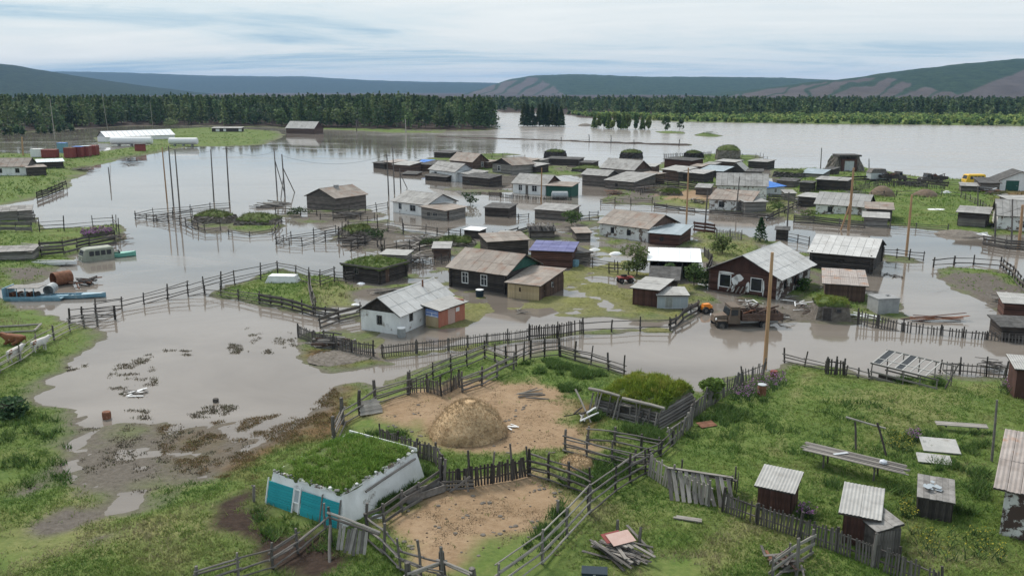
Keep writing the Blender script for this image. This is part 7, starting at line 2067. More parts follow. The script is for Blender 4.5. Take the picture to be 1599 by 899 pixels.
# ================================================================ boats, vehicles, animals
def boat(lab, px, py, L, W, h, rz, mat, inner, seats=2, name='rowing_boat', deck=0.0, z=None):
    b = P(px, py); b.z = max(b.z, 0) if z is None else z
    T = Thing(name, lab, 'boat', b, R(rz))
    n = 12; m = MB(); prof = []
    for i in range(n + 1):
        t = i / n; x = -L / 2 + L * t
        w = W / 2 * (min(1, .82 + t * .6) if t < .35 else (1 - ((t - .35) / .65) ** 2.4)) + .02
        sh = h * (1 + .25 * t * t)
        prof.append((x, w, sh))
        for y, z_ in ((-w, sh), (-w * .82, .05 + .2 * max(0, t - .7)), (0, -.08 + .35 * max(0, t - .75)), (w * .82, .05 + .2 * max(0, t - .7)), (w, sh)): m.v.append(Vector((x, y, z_)))
    for i in range(n):
        for k in range(4):
            q = i * 5 + k; m.f.append((q, q + 1, q + 6, q + 5))
    m.f.append((0, 4, 3, 2, 1))
    T.part('hull', m, mat)
    m2 = MB()
    for i in range(n):
        (x0, w0, s0), (x1, w1, s1) = prof[i], prof[i + 1]
        for s in (-1, 1):
            m2.hexa([(x0, s * w0, s0 - .02), (x1, s * w1, s1 - .02), (x1, s * (w1 - .09 if w1 > .1 else 0), s1 - .02), (x0, s * (w0 - .09), s0 - .02)], [(x0, s * w0, s0 + .03), (x1, s * w1, s1 + .03), (x1, s * (w1 - .09 if w1 > .1 else 0), s1 + .03), (x0, s * (w0 - .09), s0 + .03)])
    T.part('gunwale', m2, mat)
    T.part('floor', MB().hexa([(-L * .48, -W * .36, .1), (L * .3, -W * .3, .1), (L * .3, W * .3, .1), (-L * .48, W * .36, .1)], [(-L * .48, -W * .36, .13), (L * .3, -W * .3, .13), (L * .3, W * .3, .13), (-L * .48, W * .36, .13)]), inner)
    for k in range(seats):
        x = -L * .3 + k * L * .3
        T.part('thwart', MB().box(x - .12, x + .12, -W * .42, W * .42, h * .62, h * .68), inner)
    if deck:
        i0 = int(n * (1 - deck)); md = MB()
        for i in range(i0, n):
            (x0, w0, s0), (x1, w1, s1) = prof[i], prof[i + 1]
            md.add([(x0, -w0, s0 + .034), (x1, -w1, s1 + .034), (x1, w1, s1 + .034), (x0, w0, s0 + .034), (x0, 0, s0 + .11), (x1, 0, s1 + .09)], [(0, 1, 5, 4), (4, 5, 2, 3)])
        T.part('foredeck', md, mat)
    return T


T = boat('turquoise motorboat moored beside the stranded van', 184, 401, 4.6, 1.6, .5, 22, 'paint_boatgreen', 'paint_khaki', 2, 'motorboat', .35)
T.part('windscreen', MB().hexa([(.3, -.6, .55), (.4, -.6, .55), (.4, .6, .55), (.3, .6, .55)], [(.05, -.5, .95), (.1, -.5, .95), (.1, .5, .95), (.05, .5, .95)]), 'glass')
boat('white rowing boat drawn up on the left bank', 87, 413, 5.6, 1.3, .42, -2, 'paint_white', 'wood_pale', 3)
boat('pale blue boat lying alongside the barge', 112, 465, 7.2, 1.3, .38, 6, 'paint_bluelight', 'paint_bluelight', 3, 'motorboat', .3)
T = Thing('barge', 'light blue barge loaded with drums and scrap at the left pasture', 'barge', P(58, 466) - Vector((0, 0, P(58, 466).z)), R(2))
m = MB().hexa([(-2.8, -1.1, -.2), (2.8, -1.1, -.2), (2.8, 1.1, -.2), (-2.8, 1.1, -.2)], [(-3, -1.2, .3), (3.2, -1.2, .3), (3.2, 1.2, .3), (-3, 1.2, .3)])
T.part('hull', m, 'paint_bluelight'); T.part('rail', MB().box(-3, -2.9, -1.2, 1.2, .3, 1.4).box(-2.9, 3, -1.2, -1.12, .3, .45), 'paint_bluelight'); T.part('awning', MB().box(-2.8, .6, -.7, 1.1, 1.25, 1.32), 'roof_board')
for k in range(4): T.part('stanchion', MB().box(-2.7 + k * .9, -2.62 + k * .9, -.68, -.6, .3, 1.25), 'paint_bluelight')


def drum(lab, base, L, r, rz, mat, z=0.0, name='drum', hollow=True):
    T = Thing(name, lab, 'drum', base, R(rz))
    n = 20; m = MB()
    for x, rr in ((0, r), (L, r), (L, r * .93), (0, r * .93)):
        for k in range(n):
            a = 2 * math.pi * k / n; m.v.append(Vector((x, rr * math.cos(a), r + rr * math.sin(a))))
    for i in range(4):
        for k in range(n): m.f.append((i * n + k, i * n + (k + 1) % n, ((i + 1) % 4) * n + (k + 1) % n, ((i + 1) % 4) * n + k))
    T.part('shell', m, mat, smooth=False)
    T.part('end_plate', MB().tube([(L * .9, 0, r), (L * .92, 0, r)], r * .93, 20), mat)
    for x in (L * .3, L * .65): T.part('hoop', MB().tube([(x - .04, 0, r), (x + .04, 0, r)], r * 1.03, 20, cap=False), mat)
    return T


bp_ = P(58, 466); bp_.z = .3
drum('open dark drum lying on the blue barge', bp_ + Vector((1.2, .2, 0)), 1.6, .55, 100, 'metal_grey')
for k in range(5): drum(['small rusty drum at the left end of the barge load', 'second rusty drum on the barge', 'grey drum amid the barge load', 'rust-brown drum in the middle of the barge load', 'small drum at the barge railing'][k], bp_ + Vector((-2.4 + k * .62, -.75 + .12 * (k % 2), 0)), .8, .26, 80, ['rust', 'rust', 'metal_grey', 'rust', 'wood_dark'][k])
drum('huge rusty open tank standing on the shore behind the barge', P(84, 447), 2.0, .8, 55, 'rust', name='rusty_tank')


def wheel(T, x, y, r, w, parent=None):
    o = T.part('wheel', MB().tube([(x, y - w / 2, r), (x, y + w / 2, r)], r, 16), 'rubber', T.Mv)
    T.part('rim', MB().tube([(x, y - w / 2 - .01, r), (x, y + w / 2 + .01, r)], r * .5, 12), 'wood_mid', T.Mv, o)


def van(lab, px, py, L, W, H, rz, mat, sink, name='van', glass=True):
    b = P(px, py); b.z = -sink if b.z < .3 else b.z
    T = Thing(name, lab, 'van', b, R(rz)); T.Mv = T.M
    pr = [(-L / 2, .45), (L / 2, .45), (L / 2, 1.15), (L / 2 - .1, 1.3), (L / 2 - .35, H - .1), (L / 2 - .6, H), (-L / 2 + .15, H), (-L / 2, H - .15)]
    T.part('body', MB().prism(pr, -W / 2, W / 2), mat)
    T.part('roof', MB().hexa([(-L / 2 + .05, -W / 2 + .05, H), (L / 2 - .55, -W / 2 + .05, H), (L / 2 - .55, W / 2 - .05, H), (-L / 2 + .05, W / 2 - .05, H)], [(-L / 2 + .2, -W / 2 + .2, H + .09), (L / 2 - .7, -W / 2 + .2, H + .09), (L / 2 - .7, W / 2 - .2, H + .09), (-L / 2 + .2, W / 2 - .2, H + .09)]), mat)
    for s in (-1, 1):
        for k in range(4):
            x = -L / 2 + .35 + k * (L - 1.1) / 4
            y0, y1 = sorted((s * W / 2, s * (W / 2 + .012)))
            T.part('window', MB().box(x, x + (L - 1.1) / 4 - .14, y0, y1, H * .56, H * .86), 'glass')
        for x in (-L * .3, L * .3): wheel(T, x, s * (W / 2 - .12), .38, .22)
        T.part('headlight', MB().tube([(L / 2, s * W * .34, .85), (L / 2 + .03, s * W * .34, .85)], .1, 10), 'paint_white')
    T.part('windscreen', MB().hexa([(L / 2 - .085, -W * .42, 1.33), (L / 2 - .085, W * .42, 1.33), (L / 2 - .075, W * .42, 1.33), (L / 2 - .075, -W * .42, 1.33)], [(L / 2 - .32, -W * .38, H - .16), (L / 2 - .32, W * .38, H - .16), (L / 2 - .31, W * .38, H - .16), (L / 2 - .31, -W * .38, H - .16)]), 'glass')
    T.part('rear_window', MB().box(-L / 2 - .012, -L / 2, -W * .38, W * .38, H * .58, H * .85), 'glass')
    T.part('bumper', MB().box(L / 2, L / 2 + .1, -W * .45, W * .45, .45, .58), 'metal_grey')
    return T


van('khaki van stranded in the flood with water over its wheels', 151, 405, 4.0, 1.9, 2.1, 222, 'paint_khaki', .5)
van('yellow minibus parked on the far river bank', 1519, 288, 4.6, 2.0, 2.3, 185, 'paint_yellow', 0, 'minibus')


def truck(lab, px, py, rz, s=1.0, cabm='truck_paint', bedm='wood_grey', crane=False, sink=0.0, load=False):
    b = P(px, py); b.z = max(0, b.z) - sink
    T = Thing('truck', lab, 'truck', b, R(rz)); T.Mv = T.M @ Matrix.Scale(s, 4)
    M = T.Mv
    T.part('chassis', MB().box(-3.4, 2.6, -.45, -.3, .6, .8).box(-3.4, 2.6, .3, .45, .6, .8).box(-3.4, -3.3, -.3, .3, .6, .8), 'metal_grey', M)
    T.part('bonnet', MB().hexa([(1.7, -.75, .75), (2.9, -.6, .75), (2.9, .6, .75), (1.7, .75, .75)], [(1.7, -.7, 1.5), (2.85, -.5, 1.35), (2.85, .5, 1.35), (1.7, .7, 1.5)]), cabm, M)
    T.part('mudguard', MB().box(1.75, 2.7, -1.1, -.7, .95, 1.05).box(1.75, 2.7, .7, 1.1, .95, 1.05), cabm, M)
    c = T.part('cab', MB().hexa([(.5, -1.05, .7), (1.7, -1.05, .7), (1.7, 1.05, .7), (.5, 1.05, .7)], [(.55, -.95, 2.25), (1.4, -.95, 2.25), (1.4, .95, 2.25), (.55, .95, 2.25)]), cabm, M)
    for s2 in (-1, 1):
        y = sorted((s2 * 1.012, s2 * 1.03))
        T.part('window', MB().box(.75, 1.38, y[0], y[1], 1.5, 2.05), 'glass', M, c)
        T.part('headlight', MB().tube([(2.75, s2 * .85, 1.15), (2.85, s2 * .85, 1.15)], .12, 10), 'paint_white', M)
        for x in (2.25, -1.9): wheel(T, x, s2 * .92, .5, .32)
    T.part('windscreen', MB().hexa([(1.62, -.85, 1.5), (1.64, -.85, 1.5), (1.64, .85, 1.5), (1.62, .85, 1.5)], [(1.44, -.8, 2.1), (1.46, -.8, 2.1), (1.46, .8, 2.1), (1.44, .8, 2.1)]), 'glass', M)
    T.part('cab_roof', MB().box(.5, 1.45, -1, 1, 2.25, 2.33), cabm, M)
    T.part('load_bed', MB().box(-3.6, .35, -1.15, 1.15, .95, 1.08), bedm, M)
    for k in range(3):
        z = 1.1 + k * .2
        T.part('side_board', MB().box(-3.6, .35, -1.15, -1.1, z, z + .17), bedm, M); T.part('side_board', MB().box(-3.6, .35, 1.1, 1.15, z, z + .17), bedm, M)
    T.part('head_board', MB().box(.3, .35, -1.1, 1.1, 1.08, 1.9), bedm, M); T.part('tail_board', MB().box(-3.6, -3.55, -1.1, 1.1, 1.08, 1.6), bedm, M)
    if load:
        for k in range(14): beam(T, 'load_scrap', M @ Vector((random.uniform(-3.3, 0), random.uniform(-.9, .9), 1.2)), M @ Vector((random.uniform(-3.3, 0), random.uniform(-.9, .9), random.uniform(1.6, 2.3))), .18, None, random.choice(['wood_dark', 'rust', 'wood_brown']))
    return T


truck('old brown flatbed truck in the water below the ruined house', 1158, 507, 184, 1.0, 'truck_paint', 'wood_brown', load=True, sink=.3)
truck('left scrap truck on the river bank behind the rails', 1396, 283, 12, 1.0, 'wood_mid', 'wood_dark', load=True)
truck('right scrap truck on the river bank behind the rails', 1453, 286, 186, 1.0, 'wood_mid', 'wood_dark', load=True)
T = Thing('tracked_carrier', 'grey hooded vehicle parked left of the scrap trucks on the river bank', 'vehicle', P(1368, 282), R(5))
T.part('body', MB().box(-2, 2, -1.2, 1.2, .5, 1.9), 'paint_grey'); T.part('hood', MB().prism([(-2.1, 1.9), (2.1, 1.9), (1.5, 2.9), (-1.5, 2.9)], -1.2, 1.2), 'wood_mid')
for s in (-1, 1): T.part('track', MB().box(-2.1, 2.1, s * 1.1 - .25, s * 1.1 + .25, 0, .5), 'rubber')
T = Thing('tractor', 'small orange tractor nose by the truck at the ruined house', 'tractor', P(1103, 488), R(20)); T.Mv = T.M
T.part('body', MB().box(-.5, .5, -.3, .3, .35, .75), 'paint_orange'); T.part('hood', MB().box(-.45, .3, -.25, .25, .75, .95), 'paint_orange'); T.part('grille', MB().box(.5, .53, -.25, .25, .4, .7), 'wood_dark')
for s in (-1, 1): wheel(T, .3, s * .38, .26, .15); wheel(T, -.35, s * .42, .36, .2)
T = Thing('quad_bike', 'red quad bike standing in the algae yard', 'quad bike', P(976, 441), R(15)); T.Mv = T.M
T.part('body', MB().hexa([(-.8, -.3, .4), (.8, -.3, .4), (.8, .3, .4), (-.8, .3, .4)], [(-.6, -.25, .8), (.6, -.25, .75), (.6, .25, .75), (-.6, .25, .8)]), 'paint_red'); T.part('saddle', MB().box(-.5, .15, -.18, .18, .8, .95), 'rubber'); T.part('handlebar', MB().tube([(.4, -.4, 1.05), (.35, 0, 1.0), (.4, .4, 1.05)], .03, 6), 'rubber')
T.part('mudguard', MB().box(.35, .95, -.55, .55, .62, .68).box(-.95, -.35, -.55, .55, .66, .72), 'paint_red')
for s in (-1, 1): wheel(T, .6, s * .42, .3, .22); wheel(T, -.6, s * .42, .3, .22)


def cow(lab, px, py, rz, lying, mat, sc=1.0):
    b = P(px, py)
    T = Thing('cow', lab, 'cow', b, R(rz))
    V, E, Rr = [], [], []

    def v(p, r, par=None):
        V.append(tuple(Vector(p) * sc)); Rr.append(r * sc)
        if par is not None: E.append((par, len(V) - 1))
        return len(V) - 1
    z = .55 if lying else 1.05
    pel = v((-.62, 0, z + .05), .33); rib = v((-.1, 0, z), .38, pel); sh = v((.45, 0, z + .02), .34, rib)
    nk = v((.85, 0, z + .22), .2, sh); hd = v((1.12, 0, z + .38), .15, nk); mz = v((1.42, 0, z + .22), .095, hd)
    rp = v((-.92, 0, z + .05), .2, pel)
    tl = v((-1.03, 0, z - .1), .035, rp); v((-1.05, 0, z - .5 if not lying else .1), .03, tl)
    for s in (-1, 1):
        v((1.06, s * .24, z + .44), .05, hd)
        if lying:
            k = v((.6, s * .26, .16), .1, sh); k2 = v((.85, s * .24, .1), .07, k); v((.5, s * .3, .06), .05, k2)
            k = v((-.4, s * .4, .25), .15, pel); k2 = v((.0, s * .48, .12), .09, k); v((-.35, s * .52, .07), .05, k2)
        else:
            e = v((.42, s * .2, .72), .13, sh); k = v((.45, s * .19, .42), .075, e); k2 = v((.43, s * .19, .1), .055, k); v((.47, s * .19, .02), .065, k2)
            e = v((-.62, s * .22, .78), .16, pel); k = v((-.78, s * .2, .45), .075, e); k2 = v((-.7, s * .2, .1), .055, k); v((-.66, s * .2, .02), .065, k2)
    me = bpy.data.meshes.new('body'); me.from_pydata(V, E, []); me.materials.append(MT[mat])
    o = bpy.data.objects.new('body', me); col.objects.link(o); o.parent = T.o
    sm = o.modifiers.new('skin', 'SKIN'); sm.use_smooth_shade = True
    for i, d in enumerate(me.skin_vertices[0].data):
        d.radius = (Rr[i], Rr[i]); d.use_root = (i == 0)
    o.modifiers.new('subd', 'SUBSURF').render_levels = 2
    T.part('horn', MB().tube([(1.08 * sc, .12 * sc, (z + .5) * sc), (1.12 * sc, .24 * sc, (z + .6) * sc)], [.03, .01], 6), 'wood_pale'); T.part('horn', MB().tube([(1.08 * sc, -.12 * sc, (z + .5) * sc), (1.12 * sc, -.24 * sc, (z + .6) * sc)], [.03, .01], 6), 'wood_pale')
    return T


cow('brown and white cow lying in the left pasture', 23, 537, 178, True, 'cow_brown')
cow('white faced cow standing behind the pasture fence, further along', 64, 548, 60, False, 'cow_white', .8)
cow('white headed cow at the pasture fence, nearest the left edge', 25, 563, 75, False, 'cow_white', .8)

# ---------------------------------------------------------------- small things
def barrel(lab, px, py, r, h, mat, lid=None, name='barrel'):
    T = Thing(name, lab, 'barrel', P(px, py))
    T.part('shell', MB().lathe([(r * .92, -.1), (r, h * .1), (r * 1.04, h * .5), (r, h * .9), (r * .95, h)], 14), mat)
    for z in (h * .33, h * .66): T.part('hoop', MB().lathe([(r * 1.06, z - .02), (r * 1.07, z + .02)], 14), mat)
    if lid: T.part('lid', MB().lathe([(r * 1.05, h + .002), (r * 1.05, h + .05), (r * .5, h + .08)], 14), lid)


barrel('dark blue barrel with white lid in the flooded yard of the log house', 749, 463, .42, .75, 'plastic_blue', 'paint_white')
barrel('pale metal barrel at the corner of the white house', 627, 526, .38, .85, 'metal_grey', 'paint_white')
barrel('brown stump-like drum alone in the left flood', 167, 653, .28, .5, 'rust')
barrel('black drum end sticking out of the left flood', 337, 627, .2, .25, 'wood_dark')
barrel('rusty barrel in the purple flowers by the leaning pickets', 1189, 618, .3, .85, 'rust', 'paint_grey')
barrel('pale blue barrel by the dark byre', 898, 415, .5, .7, 'paint_bluelight', 'paint_bluelight')
barrel('grey barrel on the right meadow shore', 1208, 590, .28, .6, 'paint_red')
T = Thing('car_shell', 'white upturned car shell lying in the fenced garden', 'car body', P(442, 440), R(-4))
T.part('body', MB().hexa([(-1.9, -.85, 0), (1.9, -.85, 0), (1.9, .85, 0), (-1.9, .85, 0)], [(-1.5, -.7, .75), (1.6, -.7, .75), (1.6, .7, .75), (-1.5, .7, .75)]), 'paint_white'); T.part('cover', MB().hexa([(-1.55, -.75, .752), (1.65, -.75, .752), (1.65, .75, .752), (-1.55, .75, .752)], [(-1.5, -.7, .83), (1.6, -.7, .83), (1.6, .7, .83), (-1.5, .7, .83)]), 'paint_white')
for lab, px, py, s in (('white plastic sheet crumpled in the yard behind the violet roof', 929, 391, 1.0), ('second white sheet in the grass nearer the shrub', 962, 397, 1.1), ('blue and white sack beside the teal hut wall', 591, 806, .45), ('light blue sheet by the turf roofed log shed', 564, 443, .6), ('white bundle at the dark board fence by the white house', 555, 476, .6), ('white scrap heap in the green field', 1462, 327, 2.2), ('white bag in the green field garden', 1477, 301, 1.3)):
    mound('plastic_sheet', lab, 'sheet', px, py, s * .9, s * (.45 if s < 2 else .1), 'bag' if 'blue' in lab else 'paint_white', n=18, seed=int(px) % 97, squash=.6)
mound('earth_bank', 'red-brown spoil under the stacked firewood', 'earth', 528, 556, 2.6, .22, 'earth_wall', n=30, seed=31)
mound('rock', 'mossy boulder on the flooded islet in the river', 'rock', 914, 196.5, 5, 1.6, 'earth_wall', n=18, seed=33)
T = Thing('log_crib', 'low square timber crib in the left pasture', 'crib', P(18, 515), R(14))
for a_, b_ in (((-2.2, -1.2, .1), (2.2, -1.2, .1)), ((-2.2, 1.2, .1), (2.2, 1.2, .1)), ((2.2, -1.2, .12), (2.2, 1.2, .12))): beam(T, 'beam', T.M @ Vector(a_), T.M @ Vector(b_), .2, None, 'wood_pale')
T = Thing('cable_box', 'dark trunk at the bottom edge below the near heap of boards', 'trunk', P(928, 905), R(-6))
T.part('box', MB().box(-.55, .55, -.3, .3, 0, .42), 'plastic_blue'); T.part('lid', MB().box(-.58, .58, -.33, .33, .421, .5), 'plastic_blue'); T.part('clasp', MB().box(-.06, .06, -.36, -.33, .3, .46), 'metal_grey')
for lab, px, py, h in (('lone grey post right of the near heap of boards', 999, 856, 1.1), ('lone grey post behind the near heap of boards', 964, 832, .7), ('leaning dark post by the mud left of the teal hut', 396, 782, .9), ('lone short post in the tan lower yard', 869, 803, .8), ('thick weathered post at the double privy', 1363, 885, 1.7), ('thin bare pole by the bottom right hurdle', 1243, 900, 1.9)):
    b = P(px, py); T = Thing('post', lab, 'post', b)
    beam(T, 'stake', b - Vector((0, 0, .3)), b + Vector((random.uniform(-.1, .1), 0, h)), .16, None, 'wood_grey')
    T.part('cap', MB().lathe([(.06, 0), (.07, .03), (.02, .07)], 7, (0, 0, h - .02)), 'wood_mid', T.M @ Matrix.Translation((0, 0, 0)))

# ---------------------------------------------------------------- shrubs and flowers
for i, (lab, nm, x, y, h, w, k, tint, n) in enumerate([
    ('big loose shrub left of the white sheet roof', 'shrub', 994, 430, 4.0, 2.0, 'round', (1.5, 1.45, 1.2), 1300),
    ('smaller shrub in front of the open white roofed shed', 'shrub', 1046, 440, 2.2, 1.2, 'round', (1.3, 1.3, 1.1), 700),
    ('shrub at the corner of the open white roofed shed', 'shrub', 1084, 446, 2.6, 1.6, 'round', (1.3, 1.3, 1.1), 800),
    ('low broad shrub by the pale paling', 'shrub', 1128, 396, 2.6, 2.2, 'round', (1.5, 1.5, 1.2), 800),
    ('young dark fir at the lane corner', 'fir_tree', 1187, 377, 3.6, 1.2, 'fir', (1.0, 1.15, 1.0), 800),
    ('bushy shrub by the low shed in the middle flood', 'shrub', 893, 352, 2.6, 2.4, 'round', (1.2, 1.25, 1.0), 700),
    ('leafy green bush between the mossy barn and leaning pickets', 'shrub', 1110, 632, 1.9, .9, 'round', (1.5, 1.7, 1.0), 900),
    ('green bush at the foot of the ruined house side wall', 'shrub', 1253, 452, 1.3, 1.2, 'round', (1.4, 1.5, 1.0), 400),
    ('dark weed bush at the left water edge of the pasture', 'shrub', 18, 650, 1.1, 1.6, 'round', (.8, 1.0, 1.1), 700),
    ('pale willow bush on the far spit', 'shrub', 266, 199, 5.5, 5, 'round', (2.0, 1.9, 1.9), 500),
    ('weedy bush on the brown bank behind the comb corral', 'shrub', 585, 372, 1.4, 2.2, 'round', (1.0, 1.05, .9), 420),
    ('weedy bush by the collapsed pen boards', 'shrub', 668, 384, 1.1, 1.8, 'round', (1.1, 1.1, .9), 380),
    ('dark brush by the grey barn in the flood', 'shrub', 470, 338, 1.6, 2.6, 'round', (.8, .85, .9), 420),
    ('brush beside the white house with the grey porch', 'shrub', 735, 320, 2.4, 2.2, 'round', (.95, 1.0, .9), 480),
    ('green bush before the stepped-roof house', 'shrub', 1215, 330, 1.6, 2.0, 'round', (1.4, 1.4, 1.0), 360),
    ('weed bush at the corner of the whitewashed cottage', 'shrub', 1262, 340, 1.4, 2.0, 'round', (1.2, 1.3, .9), 360),
    ('low weed bush below the open white roofed shed', 'shrub', 1108, 448, 1.3, 1.6, 'round', (1.2, 1.25, .9), 380),
    ('low willow bush on the river islet', 'shrub', 1108, 211, 1.8, 4, 'round', (1.4, 1.4, 1.1), 400),
]):
    tree(nm, lab, 'tree' if nm == 'fir_tree' else 'shrub', (x, y), h, w, k, n, .16 if h < 5 else .4, tint, None, 80 + i)


def flowers(name, lab, cat, poly, n, h, cols, seed, size=.06, stem=(.05, .09, .03)):
    r = np.random.default_rng(seed); w = wpoly(poly); A = np.array(w); lo, hi = A.min(0), A.max(0)
    q = r.uniform(lo, hi, (n * 4, 2)); q = q[sdf(q[:, 0], q[:, 1], w) > 0][:n]
    pts = np.concatenate([q, np.maximum(gh(q[:, 0], q[:, 1]), 0)[:, None]], 1)
    v1, f1, c1 = blade_mesh(pts, h * .6, h, seed, 3, .03, spread=.08, cols=np.tile(np.array(stem), (len(pts), 1)))
    k = 7
    top = np.repeat(pts, k, 0); hh = np.repeat(r.uniform(.8, 1.1, len(pts)), k) * h
    top = top + np.stack([r.normal(0, .09, len(top)), r.normal(0, .09, len(top)), hh * r.uniform(.6, 1.02, len(top))], 1)
    v2, f2 = leaf_faces(top, size, seed=seed)
    cc = np.array(cols)[r.integers(0, len(cols), len(top))]
    f1q = np.concatenate([f1, f1[:, 2:3]], 1)
    me = np_mesh(name, np.concatenate([v1, v2]), np.concatenate([f2 + len(v1)]), 'leaf', np.concatenate([c1, np.repeat(cc, 4, 0)]))
    T = Thing(name, lab, cat, (0, 0, 0))
    o = bpy.data.objects.new('blossom', me); col.objects.link(o); o.parent = T.o; o['kind'] = 'stuff'
    o = bpy.data.objects.new('stem', np_mesh('stem', v1, f1, 'leaf', c1)); col.objects.link(o); o.parent = T.o; o['kind'] = 'stuff'


PUR = [(.30, .13, .30), (.36, .18, .36), (.24, .11, .25), (.09, .14, .05), (.12, .16, .07), (.22, .19, .18)]
YEL = [(.42, .37, .05), (.36, .33, .07), (.10, .15, .04), (.12, .17, .05), (.14, .18, .05)]
flowers('fireweed', 'purple fireweed along the leaning pickets by the mossy barn', 'flowers', [(1140, 632), (1160, 615), (1195, 600), (1225, 598), (1225, 615), (1190, 630), (1160, 642)], 130, .8, PUR, 1)
flowers('fireweed', 'purple fireweed patch behind the fence on the left shore', 'flowers', [(125, 372), (175, 364), (178, 370), (130, 378)], 160, .9, PUR, 2, .16)
flowers('fireweed', 'purple fireweed at the right shore near the edge privy', 'flowers', [(1555, 615), (1585, 600), (1590, 620), (1565, 630)], 40, .9, PUR, 3)
flowers('fireweed', 'faded mauve flowers beside the fallen white panels', 'flowers', [(1415, 692), (1432, 690), (1432, 705), (1418, 705)], 30, .6, PUR, 4)
flowers('fireweed', 'mauve weeds beside the small privy', 'flowers', [(1245, 815), (1272, 820), (1268, 835), (1242, 828)], 36, .6, PUR, 5)
flowers('yellow_weed', 'yellow flowering weeds in the bottom right meadow', 'flowers', [(1420, 850), (1540, 850), (1580, 899), (1440, 899)], 80, .55, YEL, 6, .045)
flowers('yellow_weed', 'yellow flowering weeds by the slatted table', 'flowers', [(1390, 690), (1425, 700), (1420, 725), (1385, 715)], 60, .5, YEL, 7, .045)
flowers('yellow_weed', 'yellow flowers left of the board coop', 'flowers', [(1405, 800), (1425, 800), (1430, 830), (1405, 830)], 40, .5, YEL, 8, .045)

# ---------------------------------------------------------------- grass of the land (uncountable)
def scatter(n, x0, x1, y0, y1, seed):
    r = np.random.default_rng(seed)
    y = np.exp(r.uniform(math.log(y0), math.log(y1), n)); hw = y * .64 + 3
    x = r.uniform(-1, 1, n) * hw
    return x, y, r


BARE = [(440, 797, .7), (475, 811, .7), (510, 824, .7), (1466, 700, 1.3), (1456, 720, 1.0), (1500, 672, .9), (1104, 664, .7), (968, 866, 1.0), (1075, 812, .5)]      # nothing grows under the fallen panels and heaps


def tuft_field(name, lab, n, y0, y1, hmin, hmax, blades, width, seed, minh=.03):
    x, y, r = scatter(n, 0, 0, y0, y1, seed)
    z = gh(x, y)
    dirt = np.maximum(np.maximum(zone('dirt', x, y), zone('mud', x, y)), zone('silt', x, y) * .9)
    br = zone('brown', x, y); alg = zone('algae', x, y); dry = zone('dry', x, y)
    patch = fbm(x * .30, y * .30, 4, 51)
    keep = (r.random(n) < (z - minh) / .16 + .3 * (fbm(x * .9, y * .9, 2, 8) - .5)) & (z > .01) & (fbm(x * .13 + 40, y * .13, 4, 61) < .56 + r.random(n) * .14) & (r.random(n) > dirt * .99) & (r.random(n) > br * .55)
    x, y, z, br, alg, dry, patch = (a[keep] for a in (x, y, z, br, alg, dry, patch))
    for ex, ey, er in BARE:
        q_ = P(ex, ey); ok = (x - q_.x) ** 2 + (y - q_.y) ** 2 > er * er
        x, y, z, br, alg, dry, patch = (a[ok] for a in (x, y, z, br, alg, dry, patch))
    pts = np.stack([x, y, z], 1); k = len(x)
    pal = np.array([(.078, .150, .026), (.108, .188, .034), (.140, .215, .044), (.172, .228, .056), (.205, .22, .082), (.26, .235, .13)])
    t = np.clip((patch - .25) * 7 + r.normal(0, .7, k), 0, 4.4) + dry * r.uniform(0, 2.2, k) + np.clip((fbm(x * .13 + 40, y * .13, 4, 61) - .48) * 14, 0, 2.2)
    t = np.clip(t, 0, 5).astype(int); c = pal[t]
    yel = np.array((.21, .205, .08)); bro = np.array((.16, .115, .055))
    c = c * (1 - alg[:, None] * .75) + yel * alg[:, None] * .75
    c = c * (1 - br[:, None] * .8) + bro * br[:, None] * .8
    hs = (.55 + 1.1 * fbm(x * .22, y * .22, 3, 71))
    v, f, cc = blade_mesh(pts, hmin, hmax, seed, blades, width, spread=.09 if width < .03 else width * 3.2, cols=c, lean=1.0)
    base_z = np.repeat(np.repeat(pts[:, 2], blades), 3); sc = np.repeat(np.repeat(hs * (1 - .6 * alg), blades), 3)
    v[:, 2] = base_z + (v[:, 2] - base_z) * sc
    o = bpy.data.objects.new(name, np_mesh(name, v, f, 'grass', cc)); col.objects.link(o)
    o['kind'] = 'stuff'; o['label'] = lab; o['category'] = 'grass'


tuft_field('grass', 'green grass and weeds of the near yards and pastures', 115000, 30, 85, .05, .17, 5, .022, 101)
tuft_field('grass', 'grass and algae mats in the flooded yards of the village', 60000, 85, 170, .10, .28, 3, .05, 102, .02)
tuft_field('grass', 'distant grass on the far shores', 30000, 170, 520, .2, .6, 3, .12, 103, .05)


def weeds(name, lab, polys, n, cols, h, seed, width=.03, dens=None):
    P_ = []
    r = np.random.default_rng(seed)
    for poly, k in polys:
        w = wpoly(poly); A = np.array(w); lo, hi = A.min(0), A.max(0)
        q = r.uniform(lo, hi, (k * 8, 2)); s_ = sdf(q[:, 0], q[:, 1], w)
        nz = fbm(q[:, 0] * .9, q[:, 1] * .9, 3, seed)
        q = q[(s_ > 0) & (nz > .55)][:k]; P_.append(q)
    q = np.concatenate(P_)
    pts = np.concatenate([q, np.maximum(gh(q[:, 0], q[:, 1]), .0)[:, None]], 1)
    c = np.array(cols)[r.integers(0, len(cols), len(pts))]
    v, f, cc = blade_mesh(pts, h * .4, h, seed, 4, width, spread=.10, cols=c)
    o = bpy.data.objects.new(name, np_mesh(name, v, f, 'grass', cc)); col.objects.link(o)
    o['kind'] = 'stuff'; o['label'] = lab; o['category'] = 'weeds'


